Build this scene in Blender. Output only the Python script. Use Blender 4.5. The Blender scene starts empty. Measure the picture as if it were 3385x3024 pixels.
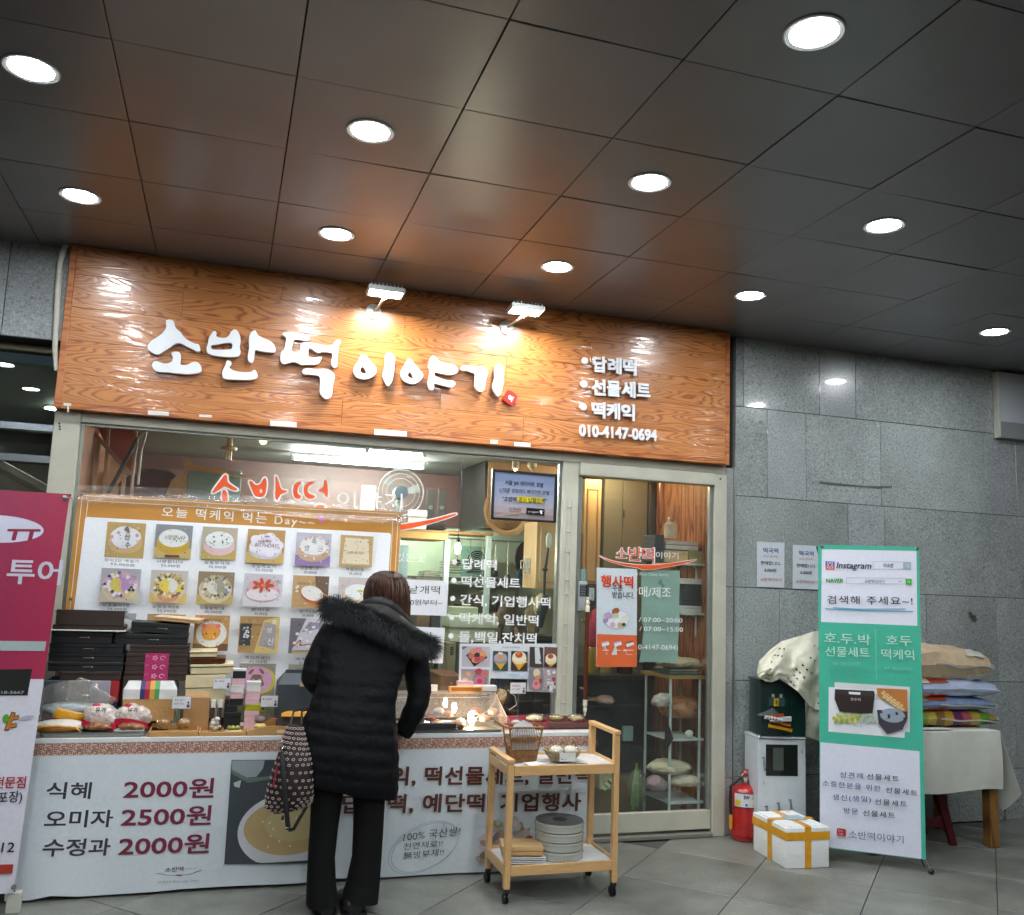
import bpy, bmesh, math, random
from mathutils import Vector, Matrix, noise, geometry
random.seed(11)
S = bpy.context.scene
C = S.collection
PI = math.pi
W0, H0 = 3385, 3024                       # size of the survey photograph
FPX, YAW, PITCH, ROLL = 2984.228, 0.30106, 0.13614, 0.03877
CAM = Vector((0, -5.50729, 1.6))
cy, sy, cp, sp = math.cos(YAW), math.sin(YAW), math.cos(PITCH), math.sin(PITCH)
FW = Vector((sy*cp, cy*cp, sp)); RT = Vector((cy, -sy, 0)); UP = RT.cross(FW)
cr, sr = math.cos(ROLL), math.sin(ROLL)
RT, UP = cr*RT + sr*UP, -sr*RT + cr*UP
cam_data = bpy.data.cameras.new('camera')
cam = bpy.data.objects.new('camera', cam_data); C.objects.link(cam)
M = Matrix((RT, UP, -FW)).transposed().to_4x4(); M.translation = CAM
cam.matrix_world = M
cam_data.sensor_width = 36; cam_data.lens = 36*FPX/W0
cam_data.clip_end = 300; cam_data.clip_start = 0.05
S.camera = cam
w = bpy.data.worlds.new('World'); S.world = w; w.use_nodes = True
nt = w.node_tree; bg = nt.nodes['Background']
sky = nt.nodes.new('ShaderNodeTexSky'); sky.sky_type = 'NISHITA'; sky.sun_disc = False
sky.sun_elevation = math.radians(25); sky.sun_rotation = math.radians(200)
nt.links.new(sky.outputs[0], bg.inputs[0]); bg.inputs[1].default_value = 0.008
S.view_settings.view_transform = 'Standard'; S.view_settings.look = 'None'
S.view_settings.gamma = 1; S.view_settings.use_curve_mapping = False
S.view_settings.exposure = 0.12
S.render.engine = 'CYCLES'
S.cycles.use_denoising = True
S.cycles.max_bounces = 8; S.cycles.transparent_max_bounces = 24
S.cycles.sample_clamp_indirect = 6
S.cycles.caustics_reflective = False; S.cycles.caustics_refractive = False
LAMP = 205.0          # radiance of the ceiling downlights
FLOOD = 300.0         # radiance of the two sign floodlights
TUBE = 340.0          # fluorescent tubes inside the shop
def U(px, py, y=None, z=None, x=None):
 """survey: a point measured on the photograph, on a known real plane -> metres"""
 d = FW + RT*((px-W0/2)/FPX) - UP*((py-H0/2)/FPX)
 t = (y-CAM.y)/d.y if y is not None else (z-CAM.z)/d.z if z is not None else (x-CAM.x)/d.x
 return CAM + d*t
def lin(h):
 if isinstance(h, (tuple, list)): return tuple(h)[:3]
 h = h.lstrip('#'); v = [int(h[i:i+2], 16)/255 for i in (0, 2, 4)]
 return tuple(c/12.92 if c <= .04045 else ((c+.055)/1.055)**2.4 for c in v)
MATS = {}
def new_mat(name):
 m = bpy.data.materials.new(name); m.use_nodes = True
 return m, m.node_tree, m.node_tree.nodes['Principled BSDF']
def node(nt, typ, **kw):
 n = nt.nodes.new(typ)
 for k, v in kw.items():
  if k in n.inputs: n.inputs[k].default_value = v
  else: setattr(n, k, v)
 return n
def ramp(nt, fac, stops):
 r = nt.nodes.new('ShaderNodeValToRGB'); e = r.color_ramp.elements
 while len(e) < len(stops): e.new(.5)
 for el, (p, c) in zip(e, stops): el.position = p; el.color = (*lin(c), 1)
 nt.links.new(fac, r.inputs[0]); return r
def mat(col, rough=.5, metal=0, var=.12, vs=14, bump=0, bs=60, spec=.5, coat=0, sheen=0, stretch=(1, 1, 1), name=None):
 """plain material with soft colour variation, wear in the gloss and fine relief"""
 key = (str(col), rough, metal, var, vs, bump, bs, spec, coat, sheen, stretch)
 if key in MATS: return MATS[key]
 m, nt, b = new_mat(name or 'material'); L = nt.links.new
 c = lin(col)
 tc = node(nt, 'ShaderNodeTexCoord'); mp = node(nt, 'ShaderNodeMapping'); mp.inputs['Scale'].default_value = stretch
 L(tc.outputs['Object'], mp.inputs[0])
 n = node(nt, 'ShaderNodeTexNoise', Scale=vs, Detail=5, Roughness=.6); L(mp.outputs[0], n.inputs['Vector'])
 mr = node(nt, 'ShaderNodeMapRange'); L(n.outputs[0], mr.inputs[0])
 mr.inputs[1].default_value = .3; mr.inputs[2].default_value = .7
 mx = node(nt, 'ShaderNodeMix', data_type='RGBA')
 mx.inputs[6].default_value = (*[max(0, x*(1-var)) for x in c], 1)
 mx.inputs[7].default_value = (*[min(1, x*(1+var*.7)) for x in c], 1)
 L(mr.outputs[0], mx.inputs[0]); L(mx.outputs[2], b.inputs['Base Color'])
 rr = node(nt, 'ShaderNodeMapRange'); L(n.outputs[0], rr.inputs[0])
 rr.inputs[3].default_value = max(.03, rough*.85); rr.inputs[4].default_value = min(1, rough*1.15)
 L(rr.outputs[0], b.inputs['Roughness'])
 b.inputs['Metallic'].default_value = metal; b.inputs['Specular IOR Level'].default_value = spec
 b.inputs['Coat Weight'].default_value = coat; b.inputs['Coat Roughness'].default_value = .12
 b.inputs['Sheen Weight'].default_value = sheen
 if bump:
  n2 = node(nt, 'ShaderNodeTexNoise', Scale=bs, Detail=4); L(mp.outputs[0], n2.inputs['Vector'])
  bp = node(nt, 'ShaderNodeBump', Strength=bump, Distance=.01); L(n2.outputs[0], bp.inputs['Height'])
  L(bp.outputs[0], b.inputs['Normal'])
 MATS[key] = m; return m
def glow(col, strength, name='lit_lamp'):
 m, nt, b = new_mat(name)
 b.inputs['Base Color'].default_value = (.8, .8, .8, 1)
 b.inputs['Emission Color'].default_value = (*lin(col), 1); b.inputs['Emission Strength'].default_value = strength
 return m
def glass(tint=(1, 1, 1), refl=1.0, rough=.0, bump=0, bs=20, haze=0, hazecol=(.7, .75, .75), name='glass'):
 """thin clear sheet: what passes is straight through, what reflects follows Fresnel"""
 m, nt, b = new_mat(name); L = nt.links.new; nt.nodes.remove(b)
 out = nt.nodes['Material Output']
 tr = node(nt, 'ShaderNodeBsdfTransparent'); tr.inputs[0].default_value = (*tint, 1)
 gl = node(nt, 'ShaderNodeBsdfGlossy', Roughness=rough); gl.inputs[0].default_value = (1, 1, 1, 1)
 fr = node(nt, 'ShaderNodeFresnel', IOR=1.5)
 ge = node(nt, 'ShaderNodeNewGeometry'); io = node(nt, 'ShaderNodeMapRange'); io.inputs[3].default_value = 1.5; io.inputs[4].default_value = 1/1.5
 L(ge.outputs['Backfacing'], io.inputs[0]); L(io.outputs[0], fr.inputs['IOR'])   # same reflectance on both faces of a thin sheet
 mu = node(nt, 'ShaderNodeMath', operation='MULTIPLY'); mu.use_clamp = True; L(fr.outputs[0], mu.inputs[0]); mu.inputs[1].default_value = refl
 mx = node(nt, 'ShaderNodeMixShader'); L(mu.outputs[0], mx.inputs[0]); L(tr.outputs[0], mx.inputs[1]); L(gl.outputs[0], mx.inputs[2])
 last = mx
 if bump:
  tc = node(nt, 'ShaderNodeTexCoord'); n = node(nt, 'ShaderNodeTexNoise', Scale=bs, Detail=3); L(tc.outputs['Object'], n.inputs['Vector'])
  bp = node(nt, 'ShaderNodeBump', Strength=bump, Distance=.02); L(n.outputs[0], bp.inputs['Height'])
  L(bp.outputs[0], gl.inputs['Normal']); L(bp.outputs[0], fr.inputs['Normal'])
 if haze:
  df = node(nt, 'ShaderNodeBsdfDiffuse'); df.inputs[0].default_value = (*hazecol, 1)
  tc2 = node(nt, 'ShaderNodeTexCoord'); n2 = node(nt, 'ShaderNodeTexNoise', Scale=4, Detail=8, Roughness=.7); L(tc2.outputs['Object'], n2.inputs['Vector'])
  mr = node(nt, 'ShaderNodeMapRange'); L(n2.outputs[0], mr.inputs[0]); mr.inputs[1].default_value = .3; mr.inputs[2].default_value = .75
  mr.inputs[3].default_value = haze*.35; mr.inputs[4].default_value = haze*1.5
  m2 = node(nt, 'ShaderNodeMixShader'); L(mr.outputs[0], m2.inputs[0]); L(mx.outputs[0], m2.inputs[1]); L(df.outputs[0], m2.inputs[2]); last = m2
 L(last.outputs[0], out.inputs[0])
 return m
def printed(rough=.5, name='print', coat=0, trans=0):
 key = ('print', rough, coat, trans)
 if key in MATS: return MATS[key]
 m, nt, b = new_mat(name); L = nt.links.new
 a = node(nt, 'ShaderNodeAttribute', attribute_name='Col')
 tc = node(nt, 'ShaderNodeTexCoord'); n = node(nt, 'ShaderNodeTexNoise', Scale=55, Detail=4); L(tc.outputs['Object'], n.inputs['Vector'])
 mr = node(nt, 'ShaderNodeMapRange'); L(n.outputs[0], mr.inputs[0]); mr.inputs[3].default_value = .9; mr.inputs[4].default_value = 1.06
 mx = node(nt, 'ShaderNodeMix', data_type='RGBA', blend_type='MULTIPLY'); mx.inputs[0].default_value = 1
 L(a.outputs['Color'], mx.inputs[6]); L(mr.outputs[0], mx.inputs[7])
 L(mx.outputs[2], b.inputs['Base Color']); b.inputs['Roughness'].default_value = rough
 b.inputs['Coat Weight'].default_value = coat
 n2 = node(nt, 'ShaderNodeTexNoise', Scale=6, Detail=3); L(tc.outputs['Object'], n2.inputs['Vector'])
 bp = node(nt, 'ShaderNodeBump', Strength=.12, Distance=.02); L(n2.outputs[0], bp.inputs['Height']); L(bp.outputs[0], b.inputs['Normal'])
 MATS[key] = m; return m
ROOT = {}
def thing(name, label, cat, loc=(0, 0, 0), rz=0, group=None, world=True):
 """Empty at the thing's base; parts are given in world metres (world=True) or local ones"""
 o = bpy.data.objects.new(name, None); C.objects.link(o); o.empty_display_size = .1
 o.location = loc; o.rotation_euler.z = rz
 o['label'] = label; o['category'] = cat
 if group: o['group'] = group
 ROOT[o.name] = Vector(loc) if world else None
 return o
def tag(o, label, cat, group=None):
 o['label'] = label; o['category'] = cat
 if group: o['group'] = group
 return o
def off_of(p):
 while p is not None:
  if p.name in ROOT: return ROOT[p.name]
  p = p.parent
 return None
def link(name, me, m, parent=None, smooth=True, label=None, ang=35):
 if off_of(parent) is not None: me.transform(Matrix.Translation(-off_of(parent)))
 me.name = name
 if smooth and len(me.polygons):
  me.polygons.foreach_set('use_smooth', [True]*len(me.polygons)); me.set_sharp_from_angle(angle=math.radians(ang))
 if m is not None and not len(me.materials): me.materials.append(m)
 o = bpy.data.objects.new(name, me); C.objects.link(o)
 if parent is not None: o.parent = parent
 if label: o['label'] = label
 return o
def dup(root, loc, label=None, rz=None, group=None):
 """copy of a thing with copies of its parts and sub-parts (shared meshes)"""
 r = root.copy(); C.objects.link(r); r.location = loc
 if rz is not None: r.rotation_euler.z = rz
 if label: r['label'] = label
 if group: r['group'] = group
 def rec(a, b):
  for ch in [c for c in C.objects if c.parent == a]:
   k = ch.copy(); C.objects.link(k); k.parent = b; rec(ch, k)
 rec(root, r); return r
class MB:
 """collects solids into one mesh"""
 def __init__(s): s.b = bmesh.new()
 def box(s, a, b, bev=0, rot=None, seg=1):
  x0, y0, z0 = [min(p, q) for p, q in zip(a, b)]; x1, y1, z1 = [max(p, q) for p, q in zip(a, b)]
  r = bmesh.ops.create_cube(s.b, size=1); vs = r['verts']
  ce = Vector(((x0+x1)/2, (y0+y1)/2, (z0+z1)/2))
  R = rot if rot is not None else Matrix.Identity(3)
  for v in vs: v.co = ce + R @ Vector((v.co.x*(x1-x0), v.co.y*(y1-y0), v.co.z*(z1-z0)))
  if bev:
   es = list({e for v in vs for e in v.link_edges})
   bmesh.ops.bevel(s.b, geom=es, offset=bev, segments=seg, affect='EDGES', profile=.6)
  return s
 def bar(s, p, q, w, h=None, bev=0, up=(0, 0, 1)):
  p, q = Vector(p), Vector(q); h = h or w; d = (q-p); L = d.length; d.normalize()
  u = Vector(up)
  if abs(d.dot(u)) > .98: u = Vector((0, 1, 0))
  sx = d.cross(u).normalized(); u2 = sx.cross(d)
  R = Matrix((d, sx, u2)).transposed(); c = (p+q)/2
  return s.box(c-Vector((L/2, w/2, h/2)), c+Vector((L/2, w/2, h/2)), bev, R)
 def ring(s, pts): return [s.b.verts.new(p) for p in pts]
 def loft(s, rings, cap=(True, True)):
  rs = [s.ring(r) for r in rings]; n = len(rs[0])
  for a, b in zip(rs, rs[1:]):
   for i in range(n): s.b.faces.new((a[i], a[(i+1) % n], b[(i+1) % n], b[i]))
  if cap[0]: s.b.faces.new(rs[0][::-1])
  if cap[1]: s.b.faces.new(rs[-1])
  return s
 def tube(s, pts, r, n=8, cap=True, flat=None):
  pts = [Vector(p) for p in pts]; rr = r if isinstance(r, (list, tuple)) else [r]*len(pts); rings = []
  d0 = (pts[1]-pts[0]).normalized(); u = d0.orthogonal().normalized()
  if flat: u = (Vector(flat)-d0*d0.dot(Vector(flat))).normalized()
  for i, p in enumerate(pts):
   d = (pts[min(i+1, len(pts)-1)]-pts[max(i-1, 0)]).normalized()
   u = (u-d*u.dot(d)).normalized(); v = d.cross(u); k = rr[i]
   ka, kb = (k if isinstance(k, tuple) else (k, k))
   rings.append([p+u*ka*math.cos(2*PI*j/n)+v*kb*math.sin(2*PI*j/n) for j in range(n)])
  return s.loft(rings, (cap, cap))
 def lathe(s, prof, c=(0, 0, 0), n=24, axis='z', cap=(True, True)):
  c = Vector(c); rings = []
  for r, h in prof:
   ring = []
   for j in range(n):
    a = 2*PI*j/n; x, y = r*math.cos(a), r*math.sin(a)
    ring.append(c+(Vector((x, y, h)) if axis == 'z' else Vector((x, h, -y)) if axis == 'y' else Vector((h, x, y))))
   rings.append(ring)
  return s.loft(rings, cap)
 def ell(s, c, r, n=16, m=10, fn=None):
  c = Vector(c); rx, ry, rz = r if isinstance(r, (tuple, list)) else (r, r, r)
  rings = []
  for i in range(1, m):
   t = PI*i/m; ring = []
   for j in range(n):
    a = 2*PI*j/n; d = Vector((math.sin(t)*math.cos(a), math.sin(t)*math.sin(a), -math.cos(t)))
    k = fn(d) if fn else 1
    ring.append(c+Vector((d.x*rx*k, d.y*ry*k, d.z*rz*k)))
   rings.append(ring)
  return s.loft(rings)
 def blob(s, c, r, amp=.15, sc=6, seed=0, sub=3, flat=None, rz=0):
  """crumpled closed lump resting flat at its bottom"""
  c = Vector(c); rx, ry, rz_ = r
  q = bmesh.ops.create_icosphere(s.b, subdivisions=sub, radius=1); R = Matrix.Rotation(rz, 3, 'Z')
  for v in q['verts']:
   d = v.co.copy(); p = Vector((d.x*rx, d.y*ry, d.z*rz_))
   n = noise.fractal(p*sc+Vector((seed*7.1, seed*3.3, seed)), .9, 2.2, 4) + .5*abs(noise.noise(p*sc*2.5+Vector((seed, 0, 9))))
   p = p*(1+amp*n)
   if flat is not None and p.z < -rz_*flat: p.z = -rz_*flat
   v.co = c + R @ p
  return s
 def grid(s, fn, nu, nv, th=0):
  vs = [[s.b.verts.new(fn(i/nu, j/nv)) for j in range(nv+1)] for i in range(nu+1)]; fs = []
  for i in range(nu):
   for j in range(nv): fs.append(s.b.faces.new((vs[i][j], vs[i+1][j], vs[i+1][j+1], vs[i][j+1])))
  if th:
   bmesh.ops.recalc_face_normals(s.b, faces=fs)
   bmesh.ops.solidify(s.b, geom=fs, thickness=th)
  return s
 def mesh(s, nm='m', fix=True):
  if fix: bmesh.ops.recalc_face_normals(s.b, faces=s.b.faces)
  me = bpy.data.meshes.new(nm); s.b.to_mesh(me); s.b.free(); return me
 def put(s, name, m, parent=None, **k): return link(name, s.mesh(name), m, parent, **k)
def solid_loops(loops, th, bev=0, off=0):
 """flat outline(s), holes included, given real thickness; local XY plane"""
 cu = bpy.data.curves.new('c', 'CURVE'); cu.dimensions = '2D'; cu.fill_mode = 'BOTH'
 cu.extrude = th/2; cu.bevel_depth = bev; cu.offset = off-bev; cu.bevel_resolution = 1
 for lp in loops:
  sp_ = cu.splines.new('POLY'); sp_.points.add(len(lp)-1); sp_.use_cyclic_u = True
  for p, q in zip(sp_.points, lp): p.co = (q[0], q[1], 0, 1)
 o = bpy.data.objects.new('c', cu); me = bpy.data.meshes.new_from_object(o)
 bpy.data.objects.remove(o); bpy.data.curves.remove(cu); return me
def chaikin(p, n=2):
 for _ in range(n):
  q = []
  for a, b in zip(p, p[1:]+p[:1]):
   q += [(a[0]*.75+b[0]*.25, a[1]*.75+b[1]*.25), (a[0]*.25+b[0]*.75, a[1]*.25+b[1]*.75)]
  p = q
 return p
TXT = {}
def text2d(body, bold=0.0, spacing=1.0, res=3):
 """(verts, faces, width) of a line of text with unit size, from Blender's built-in font"""
 k = (body, bold, spacing, res)
 if k not in TXT:
  cu = bpy.data.curves.new('t', 'FONT'); cu.body = body; cu.size = 1; cu.resolution_u = res; cu.offset = bold
  cu.space_character = spacing
  o = bpy.data.objects.new('t', cu); me = bpy.data.meshes.new_from_object(o)
  vs = [(v.co.x, v.co.y) for v in me.vertices]; fs = [tuple(p.vertices) for p in me.polygons]
  x0 = min([v[0] for v in vs] or [0]); x1 = max([v[0] for v in vs] or [1])
  TXT[k] = ([(x-x0, y) for x, y in vs], fs, x1-x0)
  bpy.data.objects.remove(o); bpy.data.curves.remove(cu); bpy.data.meshes.remove(me)
 return TXT[k]
def text_solid(body, bold, th, sx, sy, spacing=1.0):
 cu = bpy.data.curves.new('t', 'FONT'); cu.body = body; cu.size = 1; cu.resolution_u = 3
 cu.extrude = 1; cu.space_character = spacing
 o = bpy.data.objects.new('t', cu); me = bpy.data.meshes.new_from_object(o)
 if bold:      # heavier weight: the same glyph laid several times, each a hair deeper
  bm = bmesh.new()
  for k, (dx, dy) in enumerate(((0, 0), (-1, -1), (1, -1), (-1, 1), (1, 1), (0, 1), (0, -1), (1, 0), (-1, 0))):
   n0 = len(bm.verts); bm.from_mesh(me); bm.verts.ensure_lookup_table()
   for v in bm.verts[n0:]: v.co += Vector((dx*bold, dy*bold, 0)); v.co.z *= 1-k*.012
  bm.to_mesh(me); bm.free()
 x0 = min(v.co.x for v in me.vertices); x1 = max(v.co.x for v in me.vertices)
 for v in me.vertices: v.co = Vector(((v.co.x-x0)*sx/(x1-x0), v.co.y*sy, v.co.z*th/2))
 bpy.data.objects.remove(o); return me
class Sheet:
 """a printed sheet: coloured areas and lettering laid over a base, following the sheet's folds"""
 def __init__(s, O, X, V, wave=None, maxe=None, th=.0012):
  s.O = Vector(O); s.X = Vector(X).normalized(); s.V = Vector(V).normalized(); s.N = s.X.cross(s.V).normalized()
  s.wave = wave; s.maxe = maxe; s.items = []; s.layer = 0; s.th = th; s.base = None
 def uv(s, px, py):
  d = FW + RT*((px-W0/2)/FPX) - UP*((py-H0/2)/FPX)
  t = (s.O-CAM).dot(s.N)/d.dot(s.N); q = CAM+d*t-s.O
  return (q.dot(s.X), q.dot(s.V))
 def tri(s, pts, col, dl=1):
  s.layer += dl
  t = geometry.tessellate_polygon([[Vector((a, b, 0)) for a, b in pts]])
  s.items.append((pts, t, lin(col), s.layer)); return s
 def poly(s, pts, col, px=True, dl=1): return s.tri([s.uv(*p) for p in pts] if px else pts, col, dl)
 def rect(s, u0, v0, u1, v1, col, dl=1): return s.tri([(u0, v0), (u1, v0), (u1, v1), (u0, v1)], col, dl)
 def ell(s, cu, cv, ru, rv, col, n=24, rot=0, dl=1, a0=0, a1=2*PI):
  c, q = math.cos(rot), math.sin(rot); P = []
  for i in range(n):
   a = a0+(a1-a0)*i/(n if a1-a0 > 6.28 else n-1); x, y = ru*math.cos(a), rv*math.sin(a)
   P.append((cu+x*c-y*q, cv+x*q+y*c))
  return s.tri(P, col, dl)
 def line(s, pts, wd, col, px=False):
  if px: pts = [s.uv(*p) for p in pts]
  s.layer += 1
  for a, b in zip(pts, pts[1:]):
   dx, dy = b[0]-a[0], b[1]-a[1]; L = math.hypot(dx, dy) or 1; nx, ny = -dy/L*wd/2, dx/L*wd/2
   s.items.append(([(a[0]+nx, a[1]+ny), (b[0]+nx, b[1]+ny), (b[0]-nx, b[1]-ny), (a[0]-nx, a[1]-ny)], [(0, 1, 2), (0, 2, 3)], lin(col), s.layer))
  return s
 def text(s, body, u, v, h, col, width=None, bold=.0, align='l', rot=0, shear=0, spacing=1.0, jit=0, dl=1):
  """h: height of a Hangul syllable"""
  if bold > 0:
   for dx, dy in ((-1, -.8), (1, -.8), (-1, .8), (1, .8), (0, -.9), (0, .9), (-1, 0))[:7 if bold > .02 else 4]:
    e_ = bold*h*1.05; c_, q_ = math.cos(rot), math.sin(rot)
    s.text(body, u+(dx*c_-dy*q_)*e_, v+(dx*q_+dy*c_)*e_, h, col, width, 0, align, rot, shear, spacing, jit, .2)
  vs, fs, wd = text2d(body, min(bold, 0), spacing); sy_ = h/.92; sx_ = sy_ if width is None else width/wd
  if width is None: width = wd*sx_
  u0 = u-(width/2 if align == 'c' else width if align == 'r' else 0); c, q = math.cos(rot), math.sin(rot)
  P = []; s.layer += dl
  for x, y in vs:
   a, b = x*sx_+shear*y*sy_, (y-.0)*sy_
   if jit:
    nn = noise.noise_vector(Vector((a/h*1.3, b/h*1.3, len(body))))
    a += nn.x*jit*h; b += nn.y*jit*h
   P.append((u0+a*c-b*q, v+a*q+b*c))
  s.items.append((P, fs, lin(col), s.layer)); return s
 def text_px(s, body, l, r, hpx, col, **k):
  """left and right ends of the base line as measured, height in photo pixels"""
  a, b = s.uv(*l), s.uv(*r); t = s.uv(l[0], l[1]-hpx)
  h = math.hypot(t[0]-a[0], t[1]-a[1]); wd = math.hypot(b[0]-a[0], b[1]-a[1])
  return s.text(body, a[0], a[1], h, col, width=wd, rot=math.atan2(b[1]-a[1], b[0]-a[0]), **k)
 def place(s, u, v, k=0):
  w_ = s.wave(u, v) if s.wave else 0
  return s.O+s.X*u+s.V*v+s.N*(w_+k)
 def build(s, name, m, parent=None, label=None):
  b = bmesh.new(); cl = b.loops.layers.float_color.new('Col'); eps = .00035
  lay = b.verts.layers.float.new('lay')
  for P, T, col, ly in s.items:
   vs = [b.verts.new((p[0], p[1], 0)) for p in P]
   for v in vs: v[lay] = ly
   for t in T:
    try: f = b.faces.new([vs[i] for i in t])
    except Exception: continue
    if f.calc_area() < 1e-12: continue
    if f.normal.z < 0: f.normal_flip()
    f.normal_update()
    if f.normal.z < 0: f.normal_flip()
    for lp in f.loops: lp[cl] = (*col, 1)
  if s.maxe:
   for it in range(6):
    es = [e for e in b.edges if e.calc_length() > s.maxe]
    if not es: break
    bmesh.ops.subdivide_edges(b, edges=es, cuts=1, use_grid_fill=False)
    bmesh.ops.triangulate(b, faces=[f for f in b.faces if len(f.verts) > 4])
  for v in b.verts: v.co = s.place(v.co.x, v.co.y, v[lay]*eps)
  me = bpy.data.meshes.new(name); b.to_mesh(me); b.free()
  return link(name, me, m, parent, smooth=bool(s.wave), label=label, ang=60)
def pbox(T, name, px0, py0, px1, py1, y, depth, m, bev=.002, zb=None, part=True, **k):
 """upright box whose front face spans two measured corners on the plane y"""
 a, b = U(px0, py1, y=y), U(px1, py0, y=y); z0 = a.z if zb is None else zb
 o = MB().box((a.x, y, z0), (b.x, y+depth, b.z), bev).put(name, m, T, **k)
 return o, (a.x, z0, b.x, b.z)
# ================================================================== STRUCTURE
CZ = 3.3885                                      # ceiling height
def structure(o): o['kind'] = 'structure'; return o
def stone(name, a, b, c, scale, rough, mott=.25, coat=0, bump=.15, stain=(1, 1, .45), sd=.82):
 m, nt, bs = new_mat(name); L = nt.links.new
 tc = node(nt, 'ShaderNodeTexCoord'); oi = node(nt, 'ShaderNodeObjectInfo')
 ad = node(nt, 'ShaderNodeVectorMath', operation='ADD'); sc_ = node(nt, 'ShaderNodeVectorMath', operation='SCALE'); sc_.inputs[3].default_value = 37
 cb = node(nt, 'ShaderNodeCombineXYZ'); [L(oi.outputs['Random'], cb.inputs[i]) for i in range(3)]
 L(cb.outputs[0], sc_.inputs[0]); L(tc.outputs['Object'], ad.inputs[0]); L(sc_.outputs[0], ad.inputs[1])
 n = node(nt, 'ShaderNodeTexNoise', Scale=scale, Detail=6, Roughness=.75); L(ad.outputs[0], n.inputs['Vector'])
 r = ramp(nt, n.outputs[0], [(.33, a), (.47, b), (.55, b), (.68, c)])
 n2 = node(nt, 'ShaderNodeTexNoise', Scale=2.2, Detail=5, Roughness=.6); L(ad.outputs[0], n2.inputs['Vector'])
 mr = node(nt, 'ShaderNodeMapRange'); L(n2.outputs[0], mr.inputs[0]); mr.inputs[1].default_value = .3; mr.inputs[2].default_value = .7
 mr.inputs[3].default_value = 1-mott; mr.inputs[4].default_value = 1+mott*.5
 rv = node(nt, 'ShaderNodeMapRange'); L(oi.outputs['Random'], rv.inputs[0]); rv.inputs[3].default_value = .86; rv.inputs[4].default_value = 1.12
 mu0 = node(nt, 'ShaderNodeMath', operation='MULTIPLY'); L(mr.outputs[0], mu0.inputs[0]); L(rv.outputs[0], mu0.inputs[1])
 gp = node(nt, 'ShaderNodeNewGeometry'); gm_ = node(nt, 'ShaderNodeMapping'); gm_.inputs['Scale'].default_value = stain; L(gp.outputs['Position'], gm_.inputs[0])
 n4 = node(nt, 'ShaderNodeTexNoise', Scale=1.3, Detail=9, Roughness=.72, Distortion=.4); L(gm_.outputs[0], n4.inputs['Vector'])
 r4_ = node(nt, 'ShaderNodeMapRange'); L(n4.outputs[0], r4_.inputs[0]); r4_.inputs[1].default_value = .36; r4_.inputs[2].default_value = .6; r4_.inputs[3].default_value = sd; r4_.inputs[4].default_value = 1.05
 mu = node(nt, 'ShaderNodeMath', operation='MULTIPLY'); L(mu0.outputs[0], mu.inputs[0]); L(r4_.outputs[0], mu.inputs[1])
 mx = node(nt, 'ShaderNodeMix', data_type='RGBA', blend_type='MULTIPLY'); mx.inputs[0].default_value = 1
 L(r.outputs[0], mx.inputs[6]); L(mu.outputs[0], mx.inputs[7]); L(mx.outputs[2], bs.inputs['Base Color'])
 rr = node(nt, 'ShaderNodeMapRange'); L(n2.outputs[0], rr.inputs[0]); rr.inputs[3].default_value = rough*.7; rr.inputs[4].default_value = rough*1.3
 L(rr.outputs[0], bs.inputs['Roughness']); bs.inputs['Coat Weight'].default_value = coat; bs.inputs['Coat Roughness'].default_value = .05
 bp = node(nt, 'ShaderNodeBump', Strength=bump, Distance=.003); L(n.outputs[0], bp.inputs['Height']); L(bp.outputs[0], bs.inputs['Normal'])
 return m
GRAN = stone('grey_granite', '#5d6466', '#a0a7a6', '#cdd2d1', 70, .2, .18, coat=.8, sd=.93)
GRAN2 = stone('pale_granite', '#5b6062', '#9a9e9c', '#c2c6c2', 120, .4, .2)
GRAN3 = stone('bluish_granite', '#666c6e', '#a9afb1', '#d0d5d7', 75, .25, .16, coat=.8, sd=.95)
PAVE = stone('floor_granite', '#4f514c', '#787a73', '#95978f', 150, .42, .3, bump=.1, stain=(1.6, 1.6, 1), sd=.68)
gr = structure(MB().box((-12, -14, -.06), (14, .3, -.008)).put('ground', mat('#4a4a47', .8, bump=.2), None, smooth=False))
ROOT[gr.name] = Vector((0, 0, 0))
p_ = .6166
pm = MB().box((-p_/2+.0022, -p_/2+.0022, -.03), (p_/2-.0022, p_/2-.0022, 0), .0016).mesh('paver')
pm.transform(Matrix.Rotation(PI/4, 4, 'Z')); pm.materials.append(PAVE)
for i in range(-10, 12):
 for j in range(-12, 12):
  a, b = 2.0506+p_*(i+.5), 1.7466+p_*(j+.5); x, y = (a+b)/math.sqrt(2), (b-a)/math.sqrt(2)
  if -2.4 < x < 7.6 and -3.0 < y < .22:
   o = bpy.data.objects.new('paver', pm); C.objects.link(o); o.parent = gr
   o.location = (x, y, random.uniform(-.0012, .0012)); o.rotation_euler = (random.gauss(0, .0012), random.gauss(0, .0012), random.choice((0, PI/2, PI, PI*1.5)))
cm, nt, bs = new_mat('ceiling_panel_paint'); L = nt.links.new
tc = node(nt, 'ShaderNodeTexCoord'); oi = node(nt, 'ShaderNodeObjectInfo')
n = node(nt, 'ShaderNodeTexNoise', Scale=2.5, Detail=5); L(tc.outputs['Object'], n.inputs['Vector'])
mr = node(nt, 'ShaderNodeMapRange'); L(n.outputs[0], mr.inputs[0]); mr.inputs[3].default_value = .85; mr.inputs[4].default_value = 1.15
rv = node(nt, 'ShaderNodeMapRange'); L(oi.outputs['Random'], rv.inputs[0]); rv.inputs[3].default_value = .93; rv.inputs[4].default_value = 1.07
mu = node(nt, 'ShaderNodeMath', operation='MULTIPLY'); L(mr.outputs[0], mu.inputs[0]); L(rv.outputs[0], mu.inputs[1])
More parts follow.
